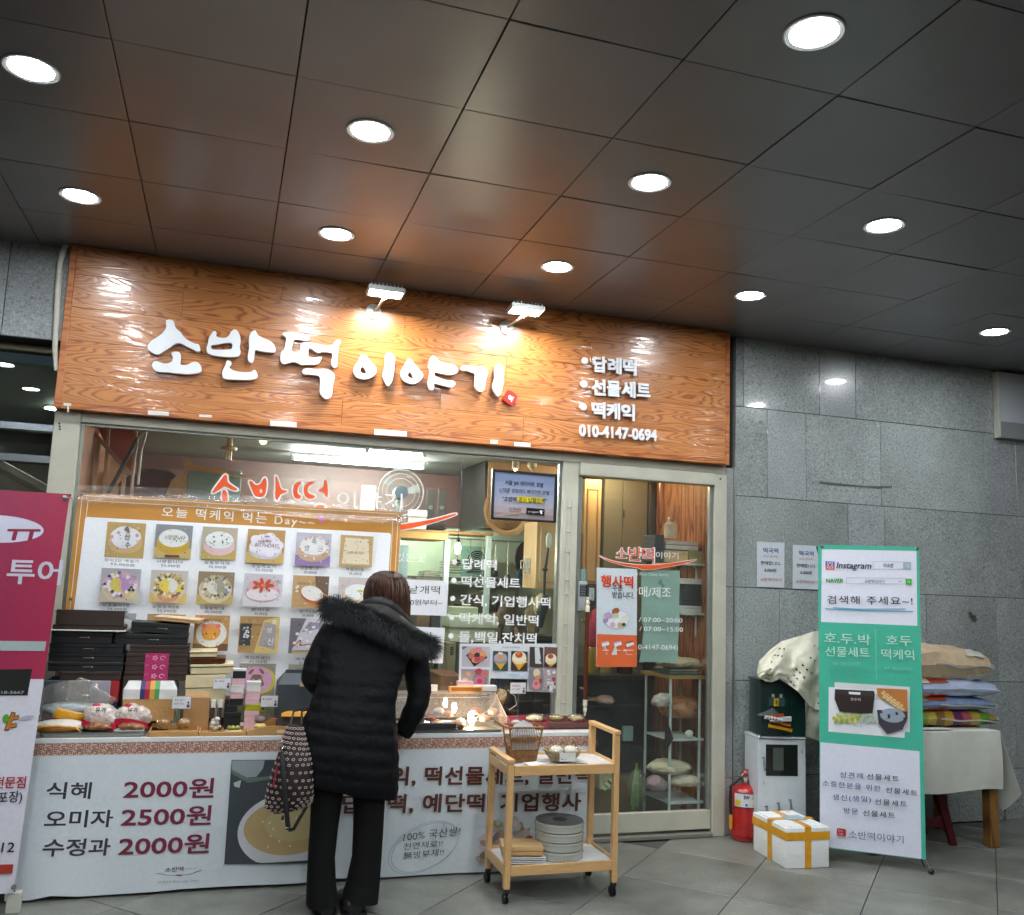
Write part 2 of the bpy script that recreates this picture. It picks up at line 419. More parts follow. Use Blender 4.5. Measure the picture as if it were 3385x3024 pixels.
mx = node(nt, 'ShaderNodeMix', data_type='RGBA', blend_type='MULTIPLY'); mx.inputs[0].default_value = 1
mx.inputs[6].default_value = (.2, .194, .2, 1); L(mu.outputs[0], mx.inputs[7]); L(mx.outputs[2], bs.inputs['Base Color'])
bs.inputs['Metallic'].default_value = .35; bs.inputs['Roughness'].default_value = .3; bs.inputs['Specular IOR Level'].default_value = .55
n3 = node(nt, 'ShaderNodeTexNoise', Scale=900, Detail=2); L(tc.outputs['Object'], n3.inputs['Vector'])
bp = node(nt, 'ShaderNodeBump', Strength=.15, Distance=.001); L(n3.outputs[0], bp.inputs['Height']); L(bp.outputs[0], bs.inputs['Normal'])
CEILM = cm
ce = structure(MB().box((-8, -12, CZ+.012), (12, .6, CZ+.06)).put('ceiling', mat('#141414', .8), None, smooth=False))
ROOT[ce.name] = Vector((0, 0, 0))
ga, gb, gx0, gy0 = .62422, .59446, -.51184, -2.32803
pm = MB().box((-ga/2+.0022, -gb/2+.0022, 0), (ga/2-.0022, gb/2-.0022, .011), .0015).mesh('panel'); pm.materials.append(CEILM)
for i in range(-6, 14):
 for j in range(-8, 4):
  o = bpy.data.objects.new('panel', pm); C.objects.link(o); o.parent = ce
  o.location = (gx0+ga*(i+.5), gy0+gb*(j+.5), CZ+random.uniform(-.001, .001))
  o.rotation_euler = (random.gauss(0, .0028), random.gauss(0, .0028), 0)
for nm, x0, y0, x1, y1 in (('panel_field', -8, -12, 12, gy0-gb*8-.003),):
 structure(MB().box((x0, y0, CZ), (x1, y1, CZ+.011)).put('panel', CEILM, ce, smooth=False))
LENS = glow((.93, .97, 1.0), LAMP, 'lit_downlight_lens')
ringm = mat('#cfd2d2', .35, .3)
dl0 = thing('downlight', 'x', 'ceiling light', (0, 0, CZ), world=False)
MB().lathe([(.098, -.0005), (.098, -.004), (.093, -.007), (.077, -.0045), (.077, .004)], n=40, cap=(False, False)).put('trim_ring', ringm, dl0)
MB().lathe([(.0768, -.003), (.0768, -.0015)], n=40).put('lens', LENS, dl0)
cols = [-2.065, -.815, .427, 1.676, 2.935, 4.816]; rows = [-.837, -2.022, -3.21, -4.4, -5.6, -6.8]
names = {(1, 0): 'round ceiling downlight nearest the top left corner of the wooden sign',
 (1, 1): 'large oval-looking ceiling downlight at the far left edge of the picture',
 (2, 0): 'ceiling downlight just above the left floodlight of the wooden sign',
 (2, 1): 'ceiling downlight on the second row, straight in front of the left floodlight',
 (3, 0): 'ceiling downlight just above the right floodlight of the wooden sign',
 (3, 1): 'ceiling downlight on the second row, in front of the right floodlight',
 (3, 2): 'biggest ceiling downlight, near the top right of the picture',
 (4, 0): 'ceiling downlight above the right end of the wooden sign',
 (4, 1): 'ceiling downlight on the second row towards the right edge of the ceiling',
 (5, 0): 'smallest ceiling downlight at the far right above the grey wall sign'}
first = True
for i, x in enumerate(cols):
 for j, y in enumerate(rows):
  if i == 5 and j > 4: continue
  if (i, j) in ((0, 0),): continue
  lb = names.get((i, j), 'round white downlight of the arcade ceiling outside the view of the camera')  # unseen downlights are assumed, continuing the visible rows
  if (i, j) == (0, 1): lb = 'round white downlight of the arcade ceiling outside the view of the camera'
  if first: dl0.location = (x, y, CZ); dl0['label'] = lb; dl0['group'] = 'downlights in the arcade ceiling'; first = False
  else: dup(dl0, (x, y, CZ), lb)
wall = structure(MB().box((3.33, .035, 0), (9.5, .3, CZ)).put('wall', mat('#2b2d2d', .9), None, smooth=False))
wall.name = 'granite_wall'; ROOT[wall.name] = Vector((0, 0, 0))
rowz = [0, .364, .993, 1.62, 2.252, 2.885, CZ]
joints = {5: [3.345, 3.41, 4.042, 4.356, 5.319, 5.9, 6.6, 7.6, 9], 4: [3.345, 3.604, 3.925, 4.571, 5.534, 5.842, 6.5, 7.5, 9],
          3: [3.345, 4.276, 4.592, 5.495, 5.85, 6.5, 7.5, 9], 2: [3.345, 3.701, 4.28, 4.95, 5.6, 6.3, 7.5, 9],
          1: [3.345, 4.05, 4.7, 5.35, 5.75, 6.6, 8, 9], 0: [3.345, 3.9, 4.5, 5.2, 5.8, 6.5, 7.5, 9]}
for r in range(6):
 J = joints[r]
 for a, b in zip(J, J[1:]):
  pale = (r, round(a, 2)) in ((5, 4.04), (4, 3.6), (3, 4.28), (4, 5.53))
  o = MB().box((a+.002, 0, rowz[r]+.002), (b-.002, .035, rowz[r+1]-.002), .0015).put('stone', GRAN3 if pale else GRAN, wall, smooth=False)
  o.location.y = random.uniform(-.0015, .0015)
  ctr = Vector(((a+b)/2, 0, (rowz[r]+rowz[r+1])/2))
  o.data.transform(Matrix.Translation(-ctr)); o.location += ctr
  o.rotation_euler = (random.gauss(0, .0012), 0, random.gauss(0, .0014))
def decal(pts, col, y, name, rough=.7, lab=None):
 s = Sheet((0, y, 0), (1, 0, 0), (0, 0, 1)); s.poly(pts, col)
 return s.build(name, printed(rough), wall, lab)
decal([(2706, 1590), (2760, 1596), (2800, 1600), (2870, 1607), (2950, 1606), (2948, 1612), (2900, 1614), (2850, 1609), (2790, 1606), (2712, 1598)], '#5c5e59', -.0035, 'scratch')
decal([(3200, 2025), (3210, 2020), (3218, 2034), (3214, 2046), (3204, 2040)], '#4b5248', -.0035, 'glue_mark')
decal([(3213, 2036), (3224, 2032), (3230, 2050), (3222, 2058), (3212, 2050)], '#4b5248', -.0035, 'glue_mark')
pil = thing('granite_pilaster', 'narrow speckled granite pilaster with a steel edge, right of the glass door', 'pilaster', (3.3, 0, 0))
for a, b in zip([0, .36, .99, 1.62, 2.44], [.36, .99, 1.62, 2.44, 2.447]):
 if b-a > .05: MB().box((3.262, -.012, a+.0015), (3.326, .05, b-.0015), .002).put('stone', GRAN2, pil)
MB().box((3.328, -.016, 0), (3.338, .02, 2.447), .002).put('edge_bead', mat('#a8aaa6', .3, .8), pil)
MB().tube([(3.3405, -.01, 0), (3.3405, -.01, 2.447)], .0035).put('sealant', mat('#8d8f8c', .5), pil)
lint = structure(MB().box((-6, .03, 2.845), (-.975, .35, CZ)).put('lintel', mat('#2b2d2d', .9), None, smooth=False))
ROOT[lint.name] = Vector((0, 0, 0))
for a, b in ((-2.8, -1.285), (-1.281, -.975)):
 MB().box((a, 0, 2.845), (b, .03, CZ), .0015).put('stone', GRAN3, lint, smooth=False)
# ================================================================== SIGN BOARD
SY = -.09
sx0, sx1, sz0, sz1 = U(176, 1350, y=SY).x, U(2412, 1530, y=SY).x, 2.447, CZ-.004
def wood_fig(name, light, mid, dark, freq=10, coat=.5, bump=.35, rough=.32, sx=1.3, sz=7, axis=0):
 m, nt, bs = new_mat(name); L = nt.links.new
 tc = node(nt, 'ShaderNodeTexCoord'); oi = node(nt, 'ShaderNodeObjectInfo'); mp = node(nt, 'ShaderNodeMapping')
 mp.inputs['Scale'].default_value = (sx, sx, sz) if axis == 0 else (sz, sx, sx) if axis == 2 else (sx, sz, sz)
 cb = node(nt, 'ShaderNodeCombineXYZ'); [L(oi.outputs['Random'], cb.inputs[i]) for i in range(3)]
 sc_ = node(nt, 'ShaderNodeVectorMath', operation='SCALE'); sc_.inputs[3].default_value = 23; L(cb.outputs[0], sc_.inputs[0])
 ad = node(nt, 'ShaderNodeVectorMath', operation='ADD'); L(tc.outputs['Object'], mp.inputs[0]); L(mp.outputs[0], ad.inputs[0]); L(sc_.outputs[0], ad.inputs[1])
 n = node(nt, 'ShaderNodeTexNoise', Scale=1.15, Detail=2.2, Roughness=.42, Distortion=.25); L(ad.outputs[0], n.inputs['Vector'])
 mu = node(nt, 'ShaderNodeMath', operation='MULTIPLY'); L(n.outputs[0], mu.inputs[0]); mu.inputs[1].default_value = freq
 pp = node(nt, 'ShaderNodeMath', operation='PINGPONG'); L(mu.outputs[0], pp.inputs[0]); pp.inputs[1].default_value = .5
 fn = node(nt, 'ShaderNodeTexNoise', Scale=30, Detail=4); L(ad.outputs[0], fn.inputs['Vector'])
 m1 = node(nt, 'ShaderNodeMath', operation='MULTIPLY_ADD'); L(fn.outputs[0], m1.inputs[0]); m1.inputs[1].default_value = .16; L(pp.outputs[0], m1.inputs[2])
 r = ramp(nt, m1.outputs[0], [(.1, dark), (.24, mid), (.38, light), (.56, light)])
 n2 = node(nt, 'ShaderNodeTexNoise', Scale=1.0, Detail=3); L(tc.outputs['Object'], n2.inputs['Vector'])
 rv = node(nt, 'ShaderNodeMapRange'); L(n2.outputs[0], rv.inputs[0]); rv.inputs[3].default_value = .8; rv.inputs[4].default_value = 1.15
 r2 = node(nt, 'ShaderNodeMapRange'); L(oi.outputs['Random'], r2.inputs[0]); r2.inputs[3].default_value = .88; r2.inputs[4].default_value = 1.08
 m2 = node(nt, 'ShaderNodeMath', operation='MULTIPLY'); L(rv.outputs[0], m2.inputs[0]); L(r2.outputs[0], m2.inputs[1])
 mx = node(nt, 'ShaderNodeMix', data_type='RGBA', blend_type='MULTIPLY'); mx.inputs[0].default_value = 1
 L(r.outputs[0], mx.inputs[6]); L(m2.outputs[0], mx.inputs[7]); L(mx.outputs[2], bs.inputs['Base Color'])
 bs.inputs['Roughness'].default_value = rough; bs.inputs['Coat Weight'].default_value = coat; bs.inputs['Coat Roughness'].default_value = .09
 bp = node(nt, 'ShaderNodeBump', Strength=bump, Distance=.006); L(m1.outputs[0], bp.inputs['Height']); L(bp.outputs[0], bs.inputs['Normal'])
 bp2 = node(nt, 'ShaderNodeBump', Strength=bump*1.2, Distance=.006); L(m1.outputs[0], bp2.inputs['Height']); L(bp2.outputs[0], bs.inputs['Coat Normal'])
 return m
SIGNW = wood_fig('lacquered_pine_ply', '#bd7c42', '#ae6b35', '#8a4a20', 33, sx=.8, sz=6.0, bump=.11)
TRIMW = wood_fig('pine_trim', '#b87038', '#a8602a', '#8f4a1c', 5, sz=12)
sign = thing('shop_sign', 'long lacquered orange wooden sign board with white raised Korean lettering above the shop', 'sign', ((sx0+sx1)/2, 0, sz0))
MB().box((sx0+.01, -.062, sz0+.012), (sx1-.01, -.0, sz1)).put('core', mat('#7a4520', .6), sign)
zs = [sz0+.035, sz0+.2, sz0+.39, sz0+.58, sz0+.77, sz1]
vj = [[.6, 1.75], [-.1, 1.2, 2.45], [.35, 1.62, 2.55], [-.35, .95, 2.2], [.2, 1.45, 2.7]]
for k in range(5):
 xs = [sx0+.034]+vj[k]+[sx1-.034]
 for a, b in zip(xs, xs[1:]):
  MB().box((a+.0006, SY+.004, zs[k]+.0006), (b-.0006, -.062, zs[k+1]-.0006), .0008).put('plank', SIGNW, sign)
for nm, a, b in (('trim', (sx0, SY, sz0), (sx0+.034, -.0, sz1)), ('trim', (sx1-.034, SY, sz0), (sx1, -.0, sz1)), ('trim', (sx0+.0345, SY-.002, sz0), (sx1-.0345, -.0, sz0+.034))):
 MB().box(a, b, .0025).put(nm, TRIMW, sign)
def tr(pts, ox, oy, k): return [(ox+x*k, oy+y*k) for x, y in pts]
Lw = mat('#dfe3e8', .35, var=.03, vs=5, bump=.03)
A = (450, 1000, .27); B = (900, 1050, .27); D = (1400, 1100, .19637)
LET = [
 ('letter', [tr([(370,205),(445,208),(470,250),(480,300),(500,325),(545,360),(580,415),(640,465),(720,503),(768,506),(790,575),(778,600),(740,603),(690,570),(610,535),(560,505),(518,492),(470,510),(420,545),(350,590),(280,638),(235,635),(180,605),(138,575),(138,520),(190,460),(270,415),(330,365),(372,310),(362,240)], *A)]),
 ('letter', [tr([(435,610),(480,598),(530,605),(548,640),(545,710),(535,758),(600,768),(640,755),(700,722),(755,728),(800,780),(803,850),(740,870),(640,880),(500,868),(380,855),(245,850),(205,810),(190,760),(215,718),(260,715),(310,738),(365,748),(410,738),(440,715),(452,670),(430,630)], *A)]),
 ('letter', [tr([(940,350),(978,350),(985,380),(972,408),(1020,428),(1080,435),(1130,415),(1155,360),(1190,328),(1225,330),(1258,365),(1280,440),(1278,490),(1265,540),(1283,600),(1275,640),(1240,668),(1100,668),(980,655),(890,635),(862,600),(862,540),(880,500),(885,440),(920,385)], *A), tr([(917,515),(980,520),(1030,503),(1120,492),(1170,495),(1180,530),(1170,572),(1100,575),(1020,578),(950,575),(918,568)], *A)]),
 ('letter', [tr([(1440,340),(1462,338),(1478,370),(1492,400),(1560,435),(1630,460),(1680,500),(1705,540),(1712,595),(1690,612),(1640,612),(1580,605),(1500,590),(1460,580),(1448,620),(1445,700),(1420,740),(1395,740),(1368,710),(1362,660),(1375,600),(1385,540),(1378,490),(1380,420),(1400,365)], *A)]),
 ('letter', [tr([(1105,705),(1150,708),(1172,740),(1160,765),(1135,785),(1160,815),(1230,845),(1330,853),(1415,850),(1430,825),(1460,822),(1475,850),(1492,890),(1485,920),(1440,945),(1330,950),(1200,945),(1075,940),(1052,900),(1052,840),(1080,790),(1100,745)], *A)]),
 ('letter', [tr([(120,190),(150,178),(250,168),(300,180),(370,190),(430,210),(465,245),(460,275),(410,288),(350,275),(270,262),(255,310),(240,370),(238,418),(330,425),(345,380),(345,320),(380,300),(440,300),(520,310),(590,325),(650,340),(740,338),(760,295),(800,268),(840,275),(840,305),(815,345),(805,420),(800,500),(800,560),(790,610),(755,615),(720,580),(722,520),(738,470),(735,432),(680,425),(600,420),(570,435),(530,420),(490,390),(445,370),(440,430),(440,485),(520,488),(610,475),(600,510),(575,560),(540,575),(450,575),(360,585),(320,565),(290,545),(230,545),(180,565),(130,570),(95,530),(98,450),(110,410),(145,390),(155,330),(178,240),(130,220)], *B)]),
 ('letter', [tr([(370,630),(440,612),(490,625),(560,630),(640,622),(700,640),(765,690),(765,740),(748,800),(740,870),(732,960),(690,995),(650,1000),(610,970),(578,920),(580,850),(585,760),(578,715),(520,705),(440,695),(385,700),(365,670)], *B)]),
 ('letter', [tr([(1085,455),(1110,445),(1150,455),(1180,510),(1230,560),(1270,600),(1282,650),(1260,700),(1200,745),(1120,760),(1050,745),(1000,700),(988,640),(1010,580),(1050,540),(1070,490)], *B), tr([(1105,595),(1130,625),(1155,685),(1120,690),(1075,660),(1080,630)], *B)]),
 ('letter', [tr([(1400,428),(1440,422),(1480,445),(1508,490),(1500,540),(1500,600),(1485,700),(1475,770),(1430,840),(1400,835),(1380,800),(1352,740),(1350,680),(1375,620),(1385,540),(1375,470)], *B)]),
 ('letter', [tr([(1660,498),(1700,505),(1730,550),(1790,620),(1845,680),(1850,710),(1820,770),(1750,812),(1680,812),(1610,780),(1570,720),(1570,660),(1600,610),(1635,550)], *B), tr([(1680,655),(1705,690),(1728,745),(1690,740),(1652,710)], *B)]),
 ('letter', [tr([(150,382),(190,388),(225,430),(270,480),(350,500),(430,515),(510,525),(560,580),(590,630),(570,680),(500,705),(430,715),(340,700),(260,680),(185,662),(182,720),(260,755),(350,790),(440,800),(490,798),(550,850),(520,890),(490,925),(400,910),(300,885),(170,850),(185,900),(160,970),(120,972),(85,940),(75,870),(85,760),(105,680),(105,610),(75,570),(95,480),(120,410)], *D)]),
 ('letter', [tr([(640,560),(680,545),(740,540),(800,560),(880,568),(960,555),(1020,575),(1085,640),(1085,690),(1050,780),(1035,880),(1030,960),(985,995),(930,995),(890,960),(860,900),(862,800),(870,690),(790,665),(700,632),(650,640),(632,600)], *D)]),
 ('letter', [tr([(1240,530),(1280,515),(1330,560),(1358,620),(1345,740),(1340,860),(1320,980),(1270,1075),(1230,1070),(1215,1030),(1170,970),(1152,900),(1165,840),(1195,770),(1200,680),(1185,600)], *D)]),
]
def raised(loops_px, y, th, m, parent, name='letter', bev=.002, off=0, sm=2):
 """outline measured on plane y, built th thick towards the viewer"""
 lp = [[(U(px, py, y=y).x, U(px, py, y=y).z) for px, py in l] for l in loops_px]
 me = solid_loops([chaikin(l, sm) for l in lp], th, bev, off)
 me.transform(Matrix.Translation((0, y+th/2, 0)) @ Matrix.Rotation(PI/2, 4, 'X'))
 return link(name, me, m, parent, ang=40)
for nm, lp in LET:
 raised(lp, SY-.034, .022, Lw, sign)
 c0 = [U(px, py, y=SY-.02) for px, py in lp[0]]; cx = sum(c.x for c in c0)/len(c0); cz = sum(c.z for c in c0)/len(c0)
seal = raised([tr([(1420,950),(1500,985),(1590,1060),(1575,1110),(1530,1190),(1490,1230),(1440,1210),(1390,1165),(1335,1130),(1350,1080),(1395,1000)], *D)], SY-.02, .02, mat('#b8241c', .35), sign, 'seal', .0015, 0, 1)
s = Sheet(U(1400+1335*.19637, 1100+1180*.19637, y=SY-.0215), (1, 0, 0), (0, 0, 1)); a_ = s.uv(1400+1400*.19637, 1100+1110*.19637)
s.text('떡', a_[0]+.004, a_[1]-.002, .036, '#eeeeee', bold=.03, rot=-.42, width=.032); s.build('seal_letter', printed(.4), sign)
def line3d(body, l, r, hpx, y, th, m, parent, bold, name='letter', spacing=1.0):
 a, b, t = U(*l, y=y), U(*r, y=y), U(l[0], l[1]-hpx, y=y)
 me = text_solid(body, bold, th, (b-a).length, (t-a).length/.88, spacing)
 me.transform(Matrix.Translation(Vector((a.x, y+th/2, a.z+.0))) @ Matrix.Rotation(-math.atan2(b.z-a.z, b.x-a.x), 4, 'Y') @ Matrix.Rotation(PI/2, 4, 'X'))
 return link(name, me, m, parent, smooth=False)
q = lambda x, y: (1700+x*.43956, 1050+y*.43956)
def chars3d(body, l, r, hpx, widths=None, bold=.035, th=.014, sp=1.0):
 n = len(body);
 for i, ch in enumerate(body):
  f0, f1 = (i+.04)/n, (i+.96)/n
  A_ = (l[0]+(r[0]-l[0])*f0, l[1]+(r[1]-l[1])*f0); B_ = (l[0]+(r[0]-l[0])*f1, l[1]+(r[1]-l[1])*f1)
  line3d(ch, A_, B_, hpx, SY-.026, th, Lw, sign, bold)
chars3d('답례떡', q(590, 393), q(925, 423), 112*.44); chars3d('선물세트', q(582, 568), q(1030, 598), 112*.44); chars3d('떡케익', q(580, 738), q(912, 762), 112*.44)
line3d('010-4147-0694', q(490, 885), q(1075, 925), 88*.44*1.18, SY-.024, .012, Lw, sign, .03, 'phone_number')
for bx, by in ((530, 325), (523, 500), (518, 672)):
 c0 = U(*q(bx, by), y=SY-.02); MB().lathe([(.0225, 0), (.0245, .003), (.0245, .012), (.0225, .014)], (c0.x, SY-.026, c0.z), 28, 'y').put('bullet', Lw, sign)
tapem = mat('#d9d6cf', .45, var=.08)
for x0, y0, x1, y1 in ((489, 1356, 558, 1372), (658, 1369, 700, 1379), (893, 1389, 981, 1410), (1237, 1418, 1345, 1440), (1621, 1453, 1646, 1467), (1700, 1460, 1754, 1476), (210, 1331, 235, 1341), (222, 1340, 228, 1362)):
 a, b, c, d = [U(x, y, y=SY-.004) for x, y in ((x0, y0), (x1, y0+(x1-x0)*.07), (x1, y1+(x1-x0)*.03), (x0, y1-(x1-x0)*.03))]
 mb = MB(); mb.loft([[Vector((p.x, SY-.0045, p.z)) for p in (a, b, c, d)], [Vector((p.x, SY-.003, p.z)) for p in (a, b, c, d)]]); mb.put('tape', tapem, sign, smooth=False)
FLE = glow((1.0, .985, .95), FLOOD, 'lit_floodlight')
def flood(px, py, label, hx):
 pl = U(px, py, y=SY); t = thing('floodlight', label, 'floodlight', (pl.x, SY, pl.z), group='floodlights over the wooden sign')
 wm = mat('#c9ccca', .4, .1)
 mb = MB().lathe([(.047, 0), (.047, -.006), (.03, -.012), (.012, -.018)], (pl.x, SY, pl.z), 28, 'y')
 mb.put('wall_plate', wm, t)
 mb = MB()
 for k in range(5):
  a = -PI/2+2*PI*k/5; mb.lathe([(.005, -.0065), (.005, -.0105)], (pl.x+.034*math.cos(a), SY, pl.z+.034*math.sin(a)), 10, 'y')
 mb.put('screw', mat('#3a3a38', .4, .6), t)
 hc = Vector((hx, -.315, pl.z+.062))
 MB().tube([(pl.x, SY-.012, pl.z), (pl.x+.02, -.16, pl.z+.015), (hx-.005, -.285, pl.z+.028)], .009).put('arm', mat('#cdb9a0', .4, .2), t)
 R = Matrix.Rotation(math.radians(-5), 3, 'X')
 mb = MB(); W_, D_, H_ = .215, .12, .03
 for a, b in (((-W_/2, -D_/2, -H_/2), (-W_/2+.012, D_/2, H_/2)), ((W_/2-.012, -D_/2, -H_/2), (W_/2, D_/2, H_/2)), ((-W_/2+.0125, -D_/2, -H_/2), (W_/2-.0125, -D_/2+.012, H_/2)), ((-W_/2+.0125, D_/2-.012, -H_/2), (W_/2-.0125, D_/2, H_/2)), ((-W_/2+.0125, -D_/2+.0125, H_/2-.01), (W_/2-.0125, D_/2-.0125, H_/2))):
  mb.box(a, b, .002)
 for k in range(9): mb.box((-W_/2+.016+k*.0225, -D_/2+.01, H_/2+.0005), (-W_/2+.019+k*.0225, D_/2-.01, H_/2+.018))
 for v in mb.b.verts: v.co = hc+R@v.co
 mb.put('housing', wm, t)
 mb = MB().box((-W_/2+.0135, -D_/2+.0135, -.0085), (W_/2-.0135, D_/2-.0135, -.0065))
 for v in mb.b.verts: v.co = hc+R@v.co
 mb.put('lens', FLE, t, smooth=False)
 mb = MB();
 for sx_ in (-1, 1): mb.bar((hx+sx_*.03, -.30, pl.z+.05), (hx+sx_*.012, -.286, pl.z+.03), .006)
 mb.bar((hx-.03, -.30, pl.z+.05), (hx+.03, -.30, pl.z+.05), .006); mb.put('bracket', wm, t)
flood(1235, 1030, 'left LED floodlight on its arm over the sign, above the fourth letter', .785)
flood(1675, 1083, 'right LED floodlight on its arm over the sign, above the last letter', 1.665)
t = thing('foam_pipe', 'curved white foam-wrapped pipe running down the left end of the sign', 'pipe', (-.98, -.05, 2.7))
MB().tube([U(228, 806, y=-.05), U(214, 815, y=-.05), U(200, 865, y=-.05), U(192, 955, y=-.05), U(187, 1057, y=-.05), U(182, 1150, y=-.05), U(185, 1225, y=-.05)], [.013, .016, .017, .017, .016, .015, .01], 12).put('sleeve', mat('#cfccc0', .7, bump=.2), t)
# ================================================================== SHOPFRONT
CREAM = mat('#b9b8a8', .42, var=.1, vs=6)
front = thing('shopfront', 'cream metal shopfront with one wide window and a glass door, covered in lettering', 'shopfront', (1.1, 0, 0))
def fr(a, b, bev=.003, name='frame', m=CREAM): return MB().box(a, b, bev).put(name, m, front)
gx0_, gx1_ = -.83, 2.055                      # window opening
fr((-.965, -.03, 0), (gx0_, .05, 2.447), name='post'); fr((gx0_+.001, -.02, 2.39), (3.26, .05, 2.446), name='header')
fr((gx1_, -.03, 0), (2.165, .05, 2.389), name='mullion'); fr((3.165, -.035, 0), (3.26, .05, 2.389), name='jamb')
fr((gx0_+.001, -.025, .66), (gx1_-.001, .05, .72), name='sill'); fr((gx0_+.001, 0, 0), (gx1_-.001, .03, .659), name='kick_panel')
for z in (.6, .85, 1.02, 1.2, 1.34, 1.53, 1.62, 1.8, 1.93, 2.09): # raised ribs down the mullion
 fr((2.083, -.036, z), (2.118, -.0305, z+.006), .001, 'rib')
fr((2.083, -.034, .6), (2.087, -.0305, 2.14), .001, 'rib'); fr((2.115, -.034, .6), (2.118, -.0305, 2.14), .001, 'rib')
for k in range(3):
 c0 = U(510*.3846+k*1, 1000+(1040+24*k)*.3846, y=-.031); MB().lathe([(.006, 0), (.006, -.002)], (c0.x, -.0305, c0.z), 10, 'y').put('hole', mat('#222222', .6), front)
c0 = U(1850+1612*.3297, 1550+100*.3297, y=-.036); MB().lathe([(.007, 0), (.007, -.002)], (c0.x, -.0355, c0.z), 10, 'y').put('hole', mat('#222222', .6), front)
inner = mat('#8f958f', .35, .5)
for a, b in (((gx0_, .0, .72), (gx0_+.016, .04, 2.39)), ((gx1_-.016, 0, .72), (gx1_, .04, 2.39)), ((gx0_+.0165, 0, 2.374), (gx1_-.0165, .04, 2.3895)), ((gx0_+.0165, 0, .7205), (gx1_-.0165, .04, .735))):
 fr(a, b, .002, 'sash', inner)
GL = glass((.965, .985, .97), 1.1, haze=.014)
win = MB().box((gx0_+.0165, .014, .7355), (gx1_-.0165, .020, 2.3735)).put('window', GL, front, smooth=False)
fr((2.166, -.045, 2.305), (3.164, .05, 2.388), .004, 'door_header')
door = MB().box((2.2, -.004, .165), (3.135, .004, 2.3)).put('door', GL, front, smooth=False)
for a, b, m in (((2.168, -.016, .03), (2.198, .016, 2.3), inner), ((3.137, -.016, .165), (3.162, .016, 2.3), inner), ((2.1985, -.02, .045), (3.162, .02, .164), CREAM)):
 MB().box(a, b, .003).put('stile' if m is inner else 'bottom_rail', m, door)
fr((2.166, -.05, .001), (3.164, .04, .028), .004, 'threshold', mat('#77766d', .6, bump=.3))
OR = mat('#e2561c', .45); WH = mat('#e6e8e8', .5, var=.03)
def vinyl(loops, y, col_in, parent, name, outline=.0, th=.001):
 if outline: raised(loops, y, .0008, WH, parent, name+'_outline', 0, outline)
 raised(loops, y-.0016, .0008, col_in, parent, name, 0)
Z = lambda *p: [(600+x*.4418, 1500+y*.4418) for x, y in p]
WL = [[Z((325,150),(345,165),(340,205),(370,232),(432,270),(390,275),(340,250),(320,240),(290,265),(220,305),(250,250),(290,200))],
 [Z((305,270),(325,265),(345,300),(347,360),(303,360))],
 [Z((500,200),(530,205),(550,235),(590,230),(610,185),(630,175),(640,210),(632,290),(615,320),(570,325),(545,310),(520,250)), Z((585,262),(605,264),(606,290),(588,292))],
 [Z((700,155),(720,180),(735,240),(750,270),(800,275),(765,295),(740,300),(725,345),(705,350),(700,300),(705,220))],
 [Z((840,225),(880,205),(905,215),(870,245),(866,300),(900,312),(890,335),(850,335),(832,290))],
 [Z((920,230),(960,205),(1012,207),(960,232),(940,262),(950,300),(1012,315),(970,340),(930,325),(912,280))],
 [Z((1070,185),(1088,200),(1095,250),(1095,325),(1080,325),(1066,285),(1010,275),(1062,250),(1065,215))],
 [Z((1000,390),(1040,372),(1085,395),(1085,420),(1000,420))]]
for lp in WL: vinyl(lp, .0125, OR, win, 'letter', .0085)
swo = [(1326, 1733), (1400, 1722), (1450, 1712), (1500, 1697), (1512, 1697), (1505, 1703), (1450, 1722), (1390, 1738), (1326, 1752), (1200, 1765), (1100, 1760), (1100, 1745), (1200, 1748)]
vinyl([swo], .0125, OR, win, 'swoosh', .0065)
def vtext(body, l, r, hpx, m, y=.0115, parent=None, bold=.02, shear=0, jit=0, name='lettering', col='#e9ecec', spacing=1.0):
 s = Sheet((0, y, 0), (1, 0, 0), (0, 0, 1)); s.text_px(body, l, r, hpx, col, bold=bold, shear=shear, jit=jit, spacing=spacing)
 return s.build(name, printed(.5), parent or win)
vtext('이야기', (1115, 1671), (1330, 1676), 52, WH, bold=-.005, jit=.05)
k3 = lambda x, y: (1300+x*.29455, 1700+y*.29455)
vtext('있는곳', k3(20, 520), k3(365, 532), 105*.29, WH, bold=-.012)
for body, l, r, h in (('답례떡', k3(775, 602), k3(1160, 618), 120*.29), ('떡선물세트', k3(765, 800), k3(1420, 822), 120*.29), ('간식, 기업행사떡', k3(752, 1008), k3(1760, 1042), 125*.29),
                      ('떡케익, 일반떡', k3(742, 1215), k3(1625, 1242), 125*.29), ('돌,백일,잔치떡', k3(735, 1425), k3(1605, 1448), 130*.29)):
 vtext(body, l, r, h, WH, bold=.022)
for bx, by in ((688, 535), (680, 740), (668, 945), (657, 1155), (647, 1365)):
 c0 = U(*k3(bx, by), y=.0135); MB().lathe([(.0165, 0), (.0165, -.001)], (c0.x, .0135, c0.z), 24, 'y').put('bullet', WH, win)
k4 = lambda x, y: (1850+x*.32967, 1550+y*.32967)
def dtext(body, l, r, h, **k): return vtext(body, k4(*l), k4(*r), h*.33, WH, y=-.0062, parent=door, **k)
for ch, l, r, h in (('소', (572, 893), (668, 900), 125), ('반', (690, 905), (820, 915), 140), ('떡', (822, 920), (945, 925), 145)):
 vtext(ch, (k4(*l)[0]-2, k4(*l)[1]+1), (k4(*r)[0]+2, k4(*r)[1]+1), h*.345, WH, y=-.0056, parent=door, bold=.04)
 vtext(ch, k4(*l), k4(*r), h*.33, WH, y=-.0080, parent=door, bold=0, col='#e2561c')
dtext('이야기', (965, 890), (1190, 898), 70, bold=0)
